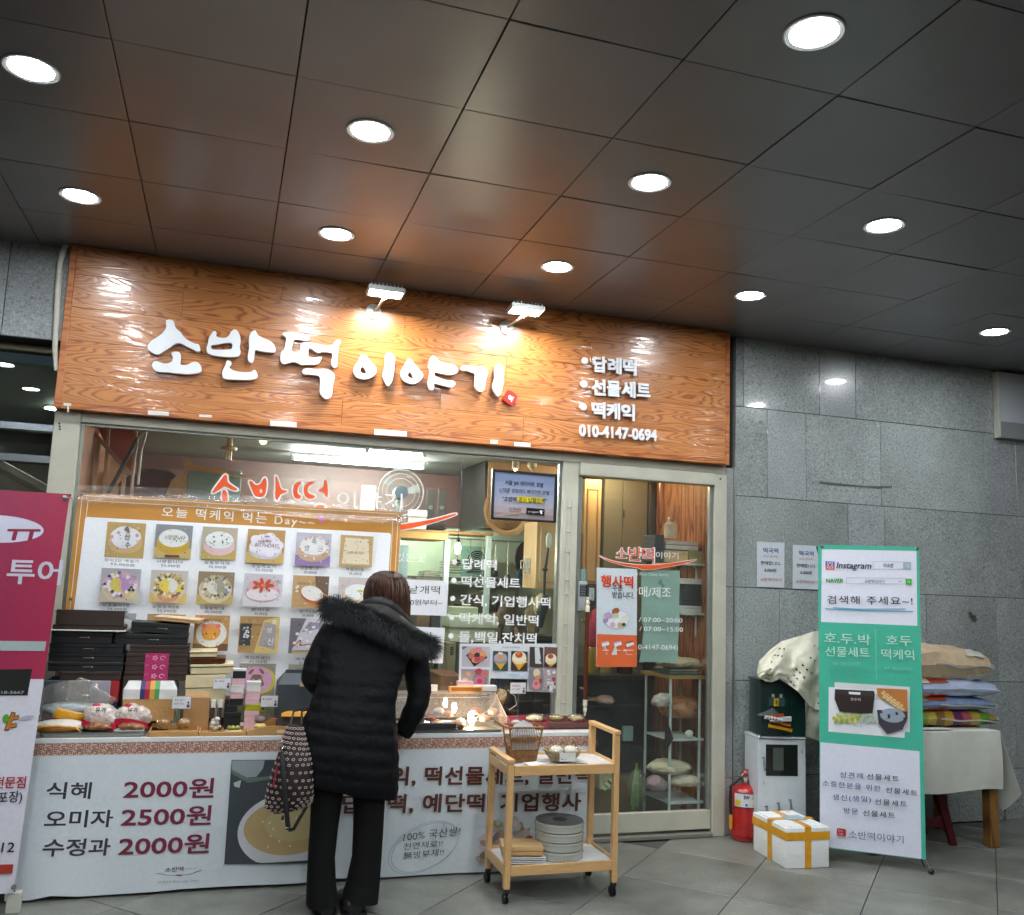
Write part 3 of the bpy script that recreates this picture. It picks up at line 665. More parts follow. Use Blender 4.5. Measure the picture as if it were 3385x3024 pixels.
sw = [k4(*p) for p in ((370,855),(480,908),(620,943),(800,962),(960,962),(1150,943),(1370,905),(1370,912),(1200,962),(1000,993),(945,1003),(940,1008),(815,1008),(805,993),(640,967),(480,922))]
raised([sw], -.0056, .0006, WH, door, 'swoosh_outline', 0, .0035, 1); raised([sw], -.0068, .0006, OR, door, 'swoosh', 0, 0, 1)
dtext('SOBAN Rice Cake Story', (640, 1062), (1090, 1075), 42, bold=0, col='#c9dcd6')
dtext('판매/제조', (690, 1272), (1115, 1283), 110, bold=.0)
dtext('/ 07:00~20:00', (795, 1530), (1230, 1540), 58, bold=0); dtext('/ 07:00~15:00', (800, 1622), (1235, 1632), 58, bold=0)
dtext('(010-4147-0694)', (690, 1808), (1185, 1815), 66, bold=0)
hdl = MB(); hx_ = U(1938, 2180, y=-.075).x; z0, z1 = U(1938, 2238, y=-.075).z, U(1938, 2042, y=-.075).z
zt, zb_ = U(1938, 1973, y=-.075).z, U(1938, 2368, y=-.075).z; zt2, zb2 = U(1938, 2022, y=-.075).z, U(1938, 2312, y=-.075).z
h_ = MB().lathe([(.0125, zb2), (.014, (zb2+zt2)/2), (.0125, zt2)], (hx_, -.075, 0), 14).put('handle', wood_fig('walnut_bar', '#5a2a16', '#4a2010', '#35160b', 3, axis=2), door)
for za, zc_, nm in ((zt2, zt, 1), (zb2, zb_, -1)):
 L_ = abs(zc_-za); MB().lathe([(.014, 0), (.0145, L_*.35), (.009, L_*.42), (.013, L_*.55), (.012, L_*.68), (.006, L_*.8), (.008, L_*.9), (.003, L_)] if nm > 0 else [(.014, 0), (.0145, -L_*.35), (.009, -L_*.42), (.012, -L_*.55), (.012, -L_*.68), (.006, -L_*.8), (.008, -L_*.9), (.003, -L_)], (hx_, -.075, za), 14).put('handle_end', mat('#d8d2bd', .3), h_)
for py in (2052, 2277):
 z = U(1938, py, y=-.05).z; MB().lathe([(.009, -.016), (.009, -.07)], (hx_-.008, 0, z), 12, 'y').put('standoff', mat('#c8c8c8', .2, .9), h_)
a, b = U(1911, 2019, y=-.03), U(1941, 1922, y=-.03)
lk = MB().box((a.x, -.04, a.z), (b.x, -.017, b.z), .006, seg=2).put('keypad_lock', mat('#b9bcc0', .3, .4), door)
MB().box((a.x+.003, -.043, (a.z+b.z)/2+.0), (b.x-.003, -.0402, b.z-.02), .001).put('keypad', mat('#1d1f22', .3), lk)
mb = MB()
for i in range(3):
 for j in range(4): mb.box((a.x+.007+i*.0125, -.0445, (a.z+b.z)/2+.006+j*.018), (a.x+.016+i*.0125, -.0431, (a.z+b.z)/2+.018+j*.018), .001)
mb.put('key', mat('#6e747a', .4), lk)
# ================================================================== SHOP INTERIOR
IX0, IX1, IY1, IZ = -.82, 3.27, 2.5, 2.535
def room(name, a, b, m): return structure(MB().box(a, b).put(name, m, None, smooth=False))
PLANKW = wood_fig('varnished_wall_board', '#9c6748', '#8c5638', '#6a3d26', 7, sx=8, sz=1.0, coat=.6, rough=.25)
GREENW = mat('#c6d8b6', .6, var=.08, vs=3)
room('shop_floor', (IX0, .051, -.02), (IX1, IY1, .035), mat('#4a463e', .5, vs=3, var=.3))
room('shop_ceiling', (IX0, .051, IZ), (IX1, IY1, IZ+.03), mat('#8f9290', .6, var=.08, vs=3))
room('shop_back_wall', (IX0, IY1, .035), (IX1, IY1+.05, IZ), GREENW)
room('shop_side_wall', (IX0-.05, .051, .035), (IX0, IY1, IZ), mat('#a8683f', .5, var=.25, vs=4))
rw = room('shop_plank_wall', (IX1, .051, .035), (IX1+.03, IY1, IZ), mat('#6a3a20', .6)); ROOT[rw.name] = Vector((0, 0, 0))
for k, (a, b) in enumerate([(.055, .25), (.25, .43), (.43, .62), (.62, .80), (.80, .98), (.98, 1.2)]):
 MB().box((IX1-.012, a+.002, .036), (IX1-.001, b-.002, IZ-.001), .002).put('plank', PLANKW, rw)
vb = room('wall_valance', (IX0, IY1-.02, 2.06), (IX1, IY1-.001, IZ-.001), mat('#5c4038', .5, var=.2, vs=5))
ORD = ['lowest', 'second lowest', 'third lowest', 'fourth', 'fifth', 'sixth', 'seventh']
def T_(name, label, cat, x, y, z=0, group=None): return thing(name, label, cat, (x, y, z), group=group)
steel = mat('#a9a9a4', .28, .85, stretch=(1, 1, 14), vs=8, var=.15); dsteel = mat('#6f6f6a', .35, .8, vs=6)
black = mat('#151517', .45, var=.2); white = mat('#cfd1cf', .5)
TB = glow((.95, 1, .96), TUBE, 'lit_tube')
def tube_light(a, b, label):
 t = T_('tube_light', label, 'tube light', (a.x+b.x)/2, a.y, IZ, 'tube lights inside the shop')
 MB().bar((a.x-.03, a.y, IZ-.012), (b.x+.03, b.y, IZ-.012), .06, .022, .003).put('fitting', white, t)
 MB().tube([(a.x, a.y, IZ-.045), (b.x, b.y, IZ-.045)], .015, 12).put('tube', TB, t)
 mb = MB(); mb.box((a.x-.03, a.y-.018, IZ-.065), (a.x-.001, a.y+.018, IZ-.024), .003); mb.put('end_cap', white, t)
 mb = MB(); mb.box((b.x+.001, a.y-.018, IZ-.065), (b.x+.03, a.y+.018, IZ-.024), .003); mb.put('end_cap', white, t)
a, b = U(975, 1513, z=2.49), U(1391, 1544, z=2.49); b.y = a.y
tube_light(a, b, 'long lit fluorescent tube inside the shop, behind the orange window letters')
a, b = U(1222, 1487, z=2.49), U(1400, 1497, z=2.49); b.y = a.y
tube_light(a, b, 'shorter lit fluorescent tube inside, close to the top edge of the window')
WARM = glow((1, .55, .16), 30, 'lit_warm_bulb'); BULB = glow((1, .9, .68), 420, 'lit_bulb')
def spot(px, py, y, label, sz=.03, lit=True):
 c = U(px, py, y=y); t = T_('ceiling_spot', label, 'spot lamp', c.x, y, IZ)
 MB().lathe([(.035, IZ-.001), (.035, IZ-.015), (.012, IZ-.02), (.012, c.z+.03)], (c.x, y, 0), 16).put('mount', white, t)
 MB().lathe([(.03, .03), (.034, 0), (.03, -.02)], (c.x, y, c.z), 16).put('shade', mat('#d9cfb8', .4), t)
 MB().ell((c.x, y, c.z-.02), (sz, sz, sz), 12, 8).put('bulb', WARM if lit else white, t)
spot(871, 1448, .35, 'small amber spot lamp lit near the top of the window', .02)
c = U(757, 1488, y=.6); t = T_('energy_bulb', 'unlit white spiral bulb in a round ceiling holder behind the window', 'light bulb', c.x, .6, IZ)
MB().lathe([(.05, .0), (.05, .02), (.02, .03), (.015, .1)], (c.x, .6, c.z), 18).put('holder', mat('#cbb994', .5), t)
for dx in (-.014, 0, .014): MB().tube([(c.x+dx, .6, c.z-.001), (c.x+dx, .6, c.z-.06)], .006).put('tube', mat('#e0d6bd', .4), t)
MB().tube([(c.x+.01, .6, c.z+.1), (c.x+.03, .6, IZ-.001)], .009).put('stem', mat('#cbb994', .5), t)
for px, py, k in ((1704, 1545, 'left'), (1759, 1543, 'right')):
 c = U(px, py, y=.9); t = T_('track_spot', 'white track spot, the %s one of the pair above the framed notice' % k, 'spot lamp', c.x, .9, IZ)
 MB().lathe([(.022, .045), (.036, .03), (.036, 0), (.02, -.02)] if k == 'right' else [(.018, .05), (.028, .04), (.028, -.01)], (c.x, .9, c.z), 16).put('head', mat('#cfc3a6', .5), t)
 MB().tube([(c.x, .9, c.z+.04), (c.x, .9, IZ-.001)], .01).put('stem', mat('#cfc3a6', .5), t)
 MB().ell((c.x, .9, c.z-.014 if k == 'left' else c.z-.025), (.014, .014, .012), 10, 6).put('bulb', WARM if k == 'left' else white, t)
t = T_('ceiling_spot', 'assumed amber spot lamp hidden above the glass door, added to light the cupboards', 'spot lamp', 2.75, .75, IZ)  # unseen lamp assumed from the warm glow on the cupboards, added for light
MB().lathe([(.035, IZ-.001), (.035, IZ-.02)], (2.75, .75, 0), 16).put('mount', white, t)
MB().ell((2.75, .75, IZ-.065), (.04, .04, .04), 14, 10).put('bulb', glow((1, .74, .42), 230, 'assumed_door_bulb'), t)
c = U(1513, 1812, y=.75); t = T_('pendant_bulb', 'bright bare bulb hanging on a black cord in front of the green extractor', 'light bulb', c.x, .75, 2.1)
MB().ell(c, (.02, .02, .04), 14, 10).put('bulb', BULB, t)
MB().lathe([(.006, .08), (.014, .065), (.013, .042)], c, 14).put('socket', black, t)
MB().tube([c+Vector((0, 0, .08)), c+Vector((.01, 0, .25)), (c.x+.005, .75, IZ-.001)], .003).put('cord', black, t)
t = T_('slat_frame', 'leaning frame of pale wooden slats behind the top left of the window', 'wooden frame', -.6, .5, 1.4)
zq = lambda x, y: (250+x*.3682, 1380+y*.3682)
pale = mat('#b58d62', .55, var=.15)
for p, q_, w_ in (((85, 50), (490, 505), .034), ((210, 190), (160, 700), .024), ((298, 70), (255, 720), .02), ((540, 110), (500, 720), .016), ((440, 480), (420, 720), .05)):
 MB().bar(U(*zq(*p), y=.5), U(*zq(*q_), y=.5), .02, w_, .002, up=(0, -1, 0)).put('slat', pale, t)
t = T_('leaning_pole', 'dark pole leaning behind the orange partition at the window left', 'pole', -.5, .45, 1.4)
MB().tube([U(*zq(560, 180), y=.45), U(*zq(290, 680), y=.45)], .012).put('pole', black, t)
o = MB(); A1 = [U(*zq(*p), y=.62) for p in ((185, 55), (540, 95), (540, 500), (400, 420), (280, 270))]
o.loft([A1, [p+Vector((0, .02, 0)) for p in A1]]); tag(o.put('partition_board', mat('#b5532a', .5, var=.2), None), 'slanted orange board in the upper left corner of the shop window', 'board')
t = T_('cable', 'pale cable running down from the ceiling at the left of the window', 'cable', -.3, .4, 1.4)
MB().tube([U(*zq(680, 95), y=.4), U(*zq(560, 180), y=.4), U(*zq(530, 400), y=.4), U(*zq(500, 640), y=.4)], .006).put('cord', mat('#b9b4a6', .5), t)
MB().tube([U(*zq(640, 110), y=.4), U(*zq(590, 300), y=.4), U(*zq(560, 600), y=.4)], .007).put('cord', mat('#b9b4a6', .5), t)
t = T_('storage_shelf', 'high wall shelf behind the menu banner carrying bags', 'shelf', .2, 1.2, 1.9)
MB().box((-.3, 1.0, 1.93), (1.9, 1.3, 1.95), .003).put('board', mat('#8a6a44', .5), t)
for x in (-.25, .8, 1.85): MB().box((x, 1.0, .04), (x+.04, 1.04, 1.929), .002).put('leg', mat('#9fb4b5', .5), t)
c = U(510, 1590, y=1.1); o = MB().blob((c.x, 1.15, 2.1), (.22, .12, .17), .25, 6, 3, 4, .8)
tag(o.put('cloth_heap', mat('#5a1518', .9, var=.5, vs=9, bump=.4), None), 'dark red heap of cloth on the high shelf left of the pale blue pack', 'cloth')
a, b = U(612, 1660, y=1.05), U(800, 1555, y=1.05)
o = MB().box((a.x, 1.05, 1.951), (b.x, 1.3, b.z), .012, seg=2); tag(o.put('blue_pack', mat('#8fb9c4', .5, bump=.3), None), 'pale blue plastic-wrapped pack behind the first orange letter', 'pack')
PLAST = glass((.97, .97, .96), 2.6, .14, .7, 30, haze=.08, hazecol=(.8, .78, .72), name='plastic_film')
FOILY = glass((.97, .96, .92), 2.4, .12, .9, 45, haze=.05, hazecol=(.8, .75, .6), name='cellophane')
tan = mat('#c9a77c', .6, bump=.3)
o = MB().grid(lambda u, v: Vector((a.x-.06+u*.62, 1.03-.05*v, 1.96+v*(.36-.10*u+.06*math.sin(u*9)))), 14, 6, .004)
o.b.free(); pts = [U(*zq(*p), y=1.02) for p in ((810, 690), (860, 560), (920, 510), (985, 500), (960, 345), (1000, 370), (1065, 425), (1120, 425), (1300, 460), (1530, 520), (1530, 540), (1030, 470), (1000, 500), (990, 720))]
o = MB(); o.loft([pts, [p+Vector((0, .02, 0)) for p in pts]]); o.b.normal_update()
tag(o.put('carrier_bag', tan, None, smooth=False), 'open beige bag with a pointed corner around the pale blue pack', 'bag')
c = U(1325, 1628, y=1.3); R_ = (U(1400, 1628, y=1.3)-c).length
t = T_('electric_fan', 'round wire-guarded electric fan standing behind the white window letters', 'fan', c.x, 1.3, 1.95)
wire = mat('#8f9492', .4, .4)
for r, w_ in ((R_, .005), (R_*.62, .0022), (R_*.82, .0022)):
 MB().tube([(c.x+r*math.cos(k*PI/18), 1.3, c.z+r*math.sin(k*PI/18)) for k in range(37)], w_, 6, False).put('guard_ring', wire, t)
mb = MB()
for k in range(48): a_ = k*PI/24; mb.tube([(c.x+.05*math.cos(a_), 1.29, c.z+.05*math.sin(a_)), (c.x+R_*.7*math.cos(a_+.1), 1.272, c.z+R_*.7*math.sin(a_+.1)), (c.x+R_*math.cos(a_+.15), 1.3, c.z+R_*math.sin(a_+.15))], .0008, 4)
g_ = mb.put('guard_wires', wire, t); g_['kind'] = 'stuff'
MB().lathe([(.05, 0), (.05, -.02)], (c.x, 1.29, c.z), 24, 'y').put('hub_badge', mat('#27343f', .4), t)
for k in range(3):
 a_ = k*2*PI/3+.3; mb = MB().grid(lambda u, v: Vector((c.x+(.04+u*(R_-.06))*math.cos(a_+.55*(v-.5)*(1.2-.4*u)), 1.32+.03*(v-.5), c.z+(.04+u*(R_-.06))*math.sin(a_+.55*(v-.5)*(1.2-.4*u)))), 8, 6, .003)
 mb.put('blade', glass((.75, .8, .8), 2, haze=.12), t)
MB().lathe([(.02, 1.951), (.02, c.z-R_*.3)], (c.x, 1.36, 0), 12).put('post', white, t); MB().ell((c.x, 1.38, c.z), (.05, .06, .05)).put('motor', white, t)
def ibox(name, label, cat, r, y, d, m, bev=.004, zb=None, lid=None, group=None):
 a, b = U(r[0], r[3], y=y), U(r[2], r[1], y=y); z0 = a.z if zb is None else zb
 t = thing(name, label, cat, ((a.x+b.x)/2, y+d/2, z0), group=group)
 zt = b.z
 if lid:
  h = lid[1]; MB().box((a.x-.003, y-.003, zt-h), (b.x+.003, y+d+.003, zt), bev).put('lid', lid[0], t); zt = zt-h-.0005
 MB().box((a.x, y, z0), (b.x, y+d, zt), bev).put('body', m, t)
 return t, (a.x, b.x, z0, b.z)
t = T_('steamer_rack', 'upright stainless steamer panels standing on the shelf beside the fan', 'steel panel', 1.7, 1.25, 1.95)
for x0, x1 in ((1408, 1440), (1446, 1476)):
 a, b = U(x0, 1710, y=1.25), U(x1, 1618, y=1.25); MB().box((a.x, 1.25, 1.951), (b.x, 1.27, b.z), .003).put('panel', dsteel, t)
 MB().lathe([(.016, 0), (.016, -.006)], ((a.x+b.x)/2, 1.25, (a.z+b.z)/2-.03), 14, 'y').put('handle', steel, t)
a, b = U(1190, 1690, y=1.2), U(1243, 1607, y=1.2); MB().box((a.x, 1.2, 1.951), (b.x, 1.22, b.z), .003).put('panel', white, t)
ibox('carton', 'small white and green carton beside the tip of the red swoosh', 'box', (1357, 1687, 1412, 1722), 1.0, .1, white, lid=(white, .05), zb=1.951)
A1 = [U(1520, 1556, y=2.1), U(1520, 1756, y=2.1)]; B1 = [U(1604, 1520, y=1.3), U(1604, 1745, y=1.3)]
t = T_('extractor_hood', 'big boxed stainless and tan extractor hood in the upper right of the window', 'extractor hood', 1.8, 1.5, 2.0)
mb = MB(); mb.b.faces.new([mb.b.verts.new(p) for p in (A1[0], A1[1], B1[1], B1[0])])
bmesh.ops.solidify(mb.b, geom=mb.b.faces[:], thickness=.01); mb.put('side_panel', dsteel, t)
a, b = U(1606, 1745, y=1.3), U(1760, 1522, y=1.3); MB().box((a.x, 1.3, a.z), (2.6, 1.32, IZ-.002), .003).put('front_panel', mat('#9a7a56', .45, var=.15), t)
MB().bar(U(1525, 1757, y=1.28), U(1700, 1722, y=1.28), .006).put('rail', steel, t)
a, b = U(1527, 1906, y=2.3), U(1627, 1807, y=2.3); cx, cz = (a.x+b.x)/2, (a.z+b.z)/2; r_ = (b.x-a.x)/2
t = T_('extractor_fan', 'square pale green extractor fan with a round grille, behind the first bullet line', 'extractor fan', cx, 2.3, a.z)
gm = mat('#7fae97', .45)
mb = MB(); n_ = 48; o_ = []; i_ = []
for k in range(n_):
 a_ = 2*PI*k/n_; c_, s_ = math.cos(a_), math.sin(a_); m_ = max(abs(c_), abs(s_)); o_.append(Vector((cx+r_*c_/m_, 2.3, cz+r_*s_/m_))); i_.append(Vector((cx+r_*.78*c_, 2.3, cz+r_*.78*s_)))
mb.loft([[p+Vector((0, .06, 0)) for p in o_], o_, i_, [p+Vector((0, .05, 0)) for p in i_]], (False, False)).put('frame', gm, t)
MB().lathe([(r_*.78, 0), (r_*.78, .005)], (cx, 2.35, cz), 32, 'y').put('backing', mat('#1c2a28', .6), t)
for k in range(5): MB().tube([(cx+r_*(.2+.14*k)*math.cos(q*PI/12), 2.295, cz+r_*(.2+.14*k)*math.sin(q*PI/12)) for q in range(25)], .003, 5, False).put('grille_ring', mat('#a8c9b8', .4, .3), t)
for k in range(4):
 a_ = PI/4+k*PI/2; MB().bar((cx+.02*math.cos(a_), 2.29, cz+.02*math.sin(a_)), (cx+r_*1.1*math.cos(a_), 2.29, cz+r_*1.1*math.sin(a_)), .006).put('spoke', mat('#52695f', .4), t)
t = T_('kitchen_rack', 'kitchen rack with a wooden top, pale blue legs and trays stacked on it', 'rack', 1.5, 1.0, 0)
a, b = U(1321, 1777, y=1.0), U(1483, 1762, y=1.0)
MB().box((a.x-.35, 1.0, a.z), (b.x, 1.45, b.z), .003).put('top', mat('#b08b55', .5), t)
for px in (1466, 1300):
 c = U(px, 1900, y=1.0); MB().box((c.x, 1.0, .04), (c.x+.042, 1.04, a.z-.001), .003).put('leg', mat('#a5bcc0', .5), t)
MB().box((U(1300, 1900, y=1.4).x, 1.4, .04), (U(1300, 1900, y=1.4).x+.04, 1.44, a.z-.001), .003).put('leg', mat('#a5bcc0', .5), t)
sh = U(1400, 1912, y=1.05).z
MB().box((a.x-.3, 1.02, sh-.015), (b.x-.03, 1.4, sh), .003).put('shelf', steel, t)
MB().box((a.x-.3, 1.02, sh-.03), (b.x-.03, 1.03, sh-.0155), .001).put('grating', dsteel, t)
c = U(1325, 1830, y=1.1); MB().box((U(1320, 1850, y=1.1).x, 1.1, sh+.001), (U(1350, 1850, y=1.1).x, 1.3, U(1340, 1802, y=1.1).z), .005).put('bin', mat('#9fc0cc', .5), t)
for k in range(7):
 x0 = U(1318+k*2, 1700, y=1.05).x; x1 = U(1478-(k % 3)*6, 1700, y=1.05).x
 tag(MB().box((x0, 1.05-.01*(k % 2), b.z+.001+k*.0095), (x1, 1.3, b.z+.009+k*.0095), .002).put('baking_tray', mat('#2a2320', .5), None), ORD[k]+' dark baking tray of the flat stack on the wooden rack top', 'tray', 'dark baking trays on the rack')
for k in range(5):
 x0 = U(1398, 1880, y=1.08).x; x1 = U(1458, 1880, y=1.08).x
 tag(MB().box((x0+.004*k, 1.08, sh+.002+k*.012), (x1, 1.3, sh+.010+k*.012), .002).put('steel_pan', steel, None), ORD[k]+' shallow steel pan of the stack on the rack shelf', 'pan', 'steel pans on the rack shelf')
for k in range(5):
 x0 = U(1480, 1880, y=1.5).x; x1 = U(1530, 1880, y=1.5).x; z = U(1500, 1895-k*9, y=1.5).z
 tag(MB().box((x0, 1.5, z), (x1, 1.8, z+.008), .002).put('steel_sheet', steel, None), ORD[k]+' steel sheet left of the green extractor fan', 'tray', 'steel sheets by the extractor')
t = T_('back_shelf', 'dark steel shelf on the back wall under the extractor fan', 'shelf', 2.0, 2.2, 1.5)
z = U(1600, 1912, y=2.1).z; MB().box((1.3, 2.1, z-.03), (2.5, 2.45, z), .003).put('board', dsteel, t)
for x in (1.32, 2.45): MB().box((x, 2.12, .04), (x+.03, 2.15, z-.031), .002).put('leg', dsteel, t)
MB().box((1.3, 2.1, z-.55), (2.5, 2.45, z-.53), .003).put('board', dsteel, t)
for k in range(9):
 w_ = .09+.05*((k*7) % 4)/4; h_ = (.20, .34, .26, .40, .18, .30, .38, .24, .33)[k]; x = 1.32+k*.13; zz = z-.529
 tag(MB().box((x, 2.12, zz), (x+w_, 2.4, zz+h_), .006).put('storage_tub', mat(['#5a4a3a', '#4a4844', '#6d5a44', '#3a3c3a', '#7a6a54', '#50463c', '#64605a', '#8a7458', '#443a32'][k], .6, var=.3), None), ['first', 'second', 'third', 'fourth', 'fifth', 'sixth', 'seventh', 'eighth', 'last'][k]+' brown or grey tub from the left on the steel shelf under the extractor', 'tub')
for k in range(8):
 x = 1.4+k*.13; h_ = (.42, .5, .36, .55, .45, .38, .5, .4)[k]; tag(MB().box((x, 2.05, .036), (x+.115, 2.3, .5+h_*.9), .006).put('carton', mat(['#4f463c', '#6a5a46', '#3c3d3b', '#5c5348', '#7b6850', '#46403a', '#57524a', '#3f3a34'][k], .65, var=.3), None), ['first', 'second', 'third', 'fourth', 'fifth', 'sixth', 'seventh', 'last'][k]+' tall dim carton from the left in the row on the kitchen floor', 'box')
t = T_('hoop_sieve', 'large wooden hoop sieve hanging under the hood', 'sieve', 1.9, 1.2, 1.8)
c = U(1676, 1690, y=1.2); r = (U(1745, 1690, y=1.2)-c).length
MB().tube([(c.x+r*math.cos(k*PI/16), 1.2+.02*math.sin(k*PI/16), c.z+r*math.sin(k*PI/16)) for k in range(33)], [(.007, .03)]*33, 8, False).put('hoop', mat('#a98a62', .5), t)
def bowl(px, py, rpx, y, m, label, rz=0, dep=.5, rx=1.0):
 c = U(px, py, y=y); r = (U(px+rpx, py, y=y)-c).length
 mb = MB().lathe([(r, 0), (r*.93, -.001), (r*.86, r*dep*.5), (r*.5, r*dep*.9), (0.001, r*dep), (0.001, r*dep*1.04), (r*.55, r*dep*.95), (r*.94, r*dep*.5), (r, .01)], (0, 0, 0), 32, 'y', (False, False))
 for v in mb.b.verts: v.co = c+Matrix.Rotation(rz, 3, 'Z')@Vector((v.co.x*rx, v.co.y, v.co.z))
 return tag(mb.put('bowl', m, None), label, 'bowl')
bowl(1752, 1850, 62, 1.35, mat('#3f2c28', .35), 'huge dark brown rubber bowl hung on the wall right of the extractor', .5, .4)
bowl(1765, 1835, 40, 1.22, mat('#1f5aa0', .35), 'blue plastic bowl hung in front of the dark brown one', .5, .4)
bowl(1740, 1905, 36, 1.3, mat('#2f94c2', .35), 'light blue bowl showing under the dark brown one', .5, .4)
c = U(1752, 1870, y=1.0); t = T_('measuring_jug', 'translucent plastic measuring jug in front of the blue bowls', 'jug', c.x, 1.0, c.z-.06)
MB().lathe([(.035, -.06), (.046, .06), (.044, .06), (.033, -.056)], c, 24, 'z', (True, False)).put('body', glass((.85, .88, .88), 2, haze=.35), t)
MB().tube([c+Vector((-.045, 0, .045)), c+Vector((-.075, 0, .03)), c+Vector((-.07, 0, -.02)), c+Vector((-.04, 0, -.035))], .005).put('handle', mat('#c3c8c6', .4), t)
t, bb = ibox('wall_cabinet', 'pale wooden wall cabinet at the right end of the window', 'cabinet', (1768, 1728, 1870, 1945), .85, .3, mat('#c9ad80', .45, var=.12, stretch=(8, 8, 1), vs=3), zb=None)
MB().box((bb[0]+.03, .842, bb[2]+.05), (bb[1]-.02, .849, bb[3]-.03), .003).put('door_panel', mat('#cfb68c', .4, var=.12, stretch=(8, 8, 1), vs=3), t)
t = T_('duster', 'white-tipped duster on a black taped pole standing inside the window', 'duster', 1.85, .2, .9)
kz = lambda x, y, yy=.2: U(1300+x*.29455, 1700+y*.29455, y=yy)
MB().tube([kz(1740, 360), kz(1715, 560), kz(1700, 640), kz(1695, 910)], [.008, .011, .01, .009]).put('pole', black, t)
MB().ell(kz(1748, 295), (.021, .02, .055)).put('tip', mat('#d7e4e2', .5), t); MB().ell(kz(1702, 620), (.02, .02, .014)).put('knot', black, t)
MB().tube([kz(1710, 905), kz(1700, 1020), kz(1660, 1110), kz(1640, 1270)], [(.03, .015), (.055, .03), (.05, .03), (.03, .02)], 12).put('umbrella_cover', mat('#1f2b33', .5, bump=.4), t)
LG = mat('#c5d4bd', .4)
t = T_('sealing_machine', 'pale green rounded sealing machine standing low behind the window lettering', 'machine', 1.3, .8, .5)
a, b = U(1482, 2075, y=.8), U(1650, 2038, y=.8); MB().box((a.x, .8, a.z), (b.x, 1.05, b.z), .02, seg=3).put('head', LG, t)
MB().box((a.x+.02, .84, a.z-.1), (b.x-.01, 1.1, a.z-.002), .01, seg=2).put('body', LG, t)
a2, b2 = U(1478, 2190, y=.82), U(1512, 2070, y=.82); MB().box((a2.x, .82, .42), (b2.x, 1.0, a.z-.1), .008).put('side_frame', mat('#8d8a6f', .5), t)
MB().box((a2.x+.05, .86, .42), (b.x+.02, 1.1, a.z-.101), .008).put('cabinet', mat('#3f473f', .6), t)
for k in range(5): MB().box((a2.x+.018, .812, a.z-.14-k*.012), (a2.x+.04, .819, a.z-.134-k*.012)).put('vent_slot', black, t)
MB().box((a.x+.04, .86, b.z+.001), (a.x+.23, 1.0, b.z+.06), .006).put('jar_rack', mat('#a9b79f', .4), t)
t, bb = ibox('drawer_cabinet', 'brown wooden drawer cabinet low behind the warming case', 'cabinet', (1452, 2232, 1530, 2300), .5, .4, mat('#6d4628', .5, var=.25), zb=.04)
MB().lathe([(.008, 0), (.008, -.012)], ((bb[0]+bb[1])/2, .5, bb[3]-.05), 12, 'y').put('knob', steel, t)
rnd = random.Random(5)
clut = [('tool_bag', 'bag', 'khaki canvas bag with a long strap hung at the right of the lettering', (1735, 1975, 1790, 2100), 1.1, '#7d7552', .9),
 ('paper_bag', 'bag', 'brown paper bag hanging beside the khaki canvas bag', (1640, 1990, 1700, 2080), 1.3, '#6a5a48', .8),
 ('apron', 'apron', 'grey brown apron hanging behind the second lettering line', (1560, 1950, 1620, 2030), 1.6, '#57514a', .9),
 ('yellow_bag', 'bag', 'pale yellow plastic bag hanging under the wooden wall cabinet', (1765, 1962, 1810, 2040), .9, '#b9b182', .6),
 ('rolled_mat', 'mat', 'rolled brown mat standing behind the fourth lettering line', (1690, 2075, 1715, 2170), 1.2, '#8a6f50', .9),
 ('sack', 'sack', 'dark sack leaning at the right of the sealing machine', (1655, 2060, 1700, 2180), 1.0, '#3b3833', .9)]
for nm, cat, lb, r, y, col, rg in clut:
 a, b = U(r[0], r[3], y=y), U(r[2], r[1], y=y); c = (a+b)/2
 tag(MB().blob(c, ((b.x-a.x)/2, .07, (b.z-a.z)/2), .22, 9, rnd.random()*9, 4).put(nm, mat(col, rg, var=.3, bump=.4), None), lb, cat)
t = T_('utensil_rail', 'steel rail with hanging ladles and tongs behind the bullet lines', 'rail', 1.8, 1.9, 1.6)
z = U(1700, 1790, y=1.9).z; MB().bar((1.75, 1.9, z), (2.9, 1.9, z), .01).put('rail', steel, t)
for k in range(9):
 x = 1.85+k*.11; L_ = .18+.12*rnd.random(); MB().tube([(x, 1.885, z-.005), (x+.005, 1.885, z-L_)], .004).put('ladle', steel, t)
 mb = MB().ell((x+.005, 1.88, z-L_-.02), (.028, .012, .03), 12, 8); mb.put('ladle_bowl', steel if k % 3 else black, t)
t = T_('dough_press', 'dark metal press with a round pan at the lower right of the window', 'machine', 2.2, .9, .4)
c = U(1795, 2098, y=.8); MB().lathe([(.005, -.03), (.10, -.035), (.13, 0), (.125, 0), (.09, -.028)], c, 28).put('pan', dsteel, t)
MB().box((c.x-.1, .74, .04), (c.x+.12, .95, c.z-.04), .01).put('body', mat('#26302e', .5), t)
t = T_('wall_shelving', 'dim shelving full of kitchen stock along the back wall, low behind the window', 'shelving', .8, 2.2, .04)
for z in (.35, .8, 1.25): MB().box((-.7, 2.15, z), (1.25, 2.49, z+.02), .002).put('board', dsteel, t)
for x in (-.7, .25, 1.22): MB().box((x, 2.16, .036), (x+.03, 2.19, 1.6), .002).put('post', dsteel, t)
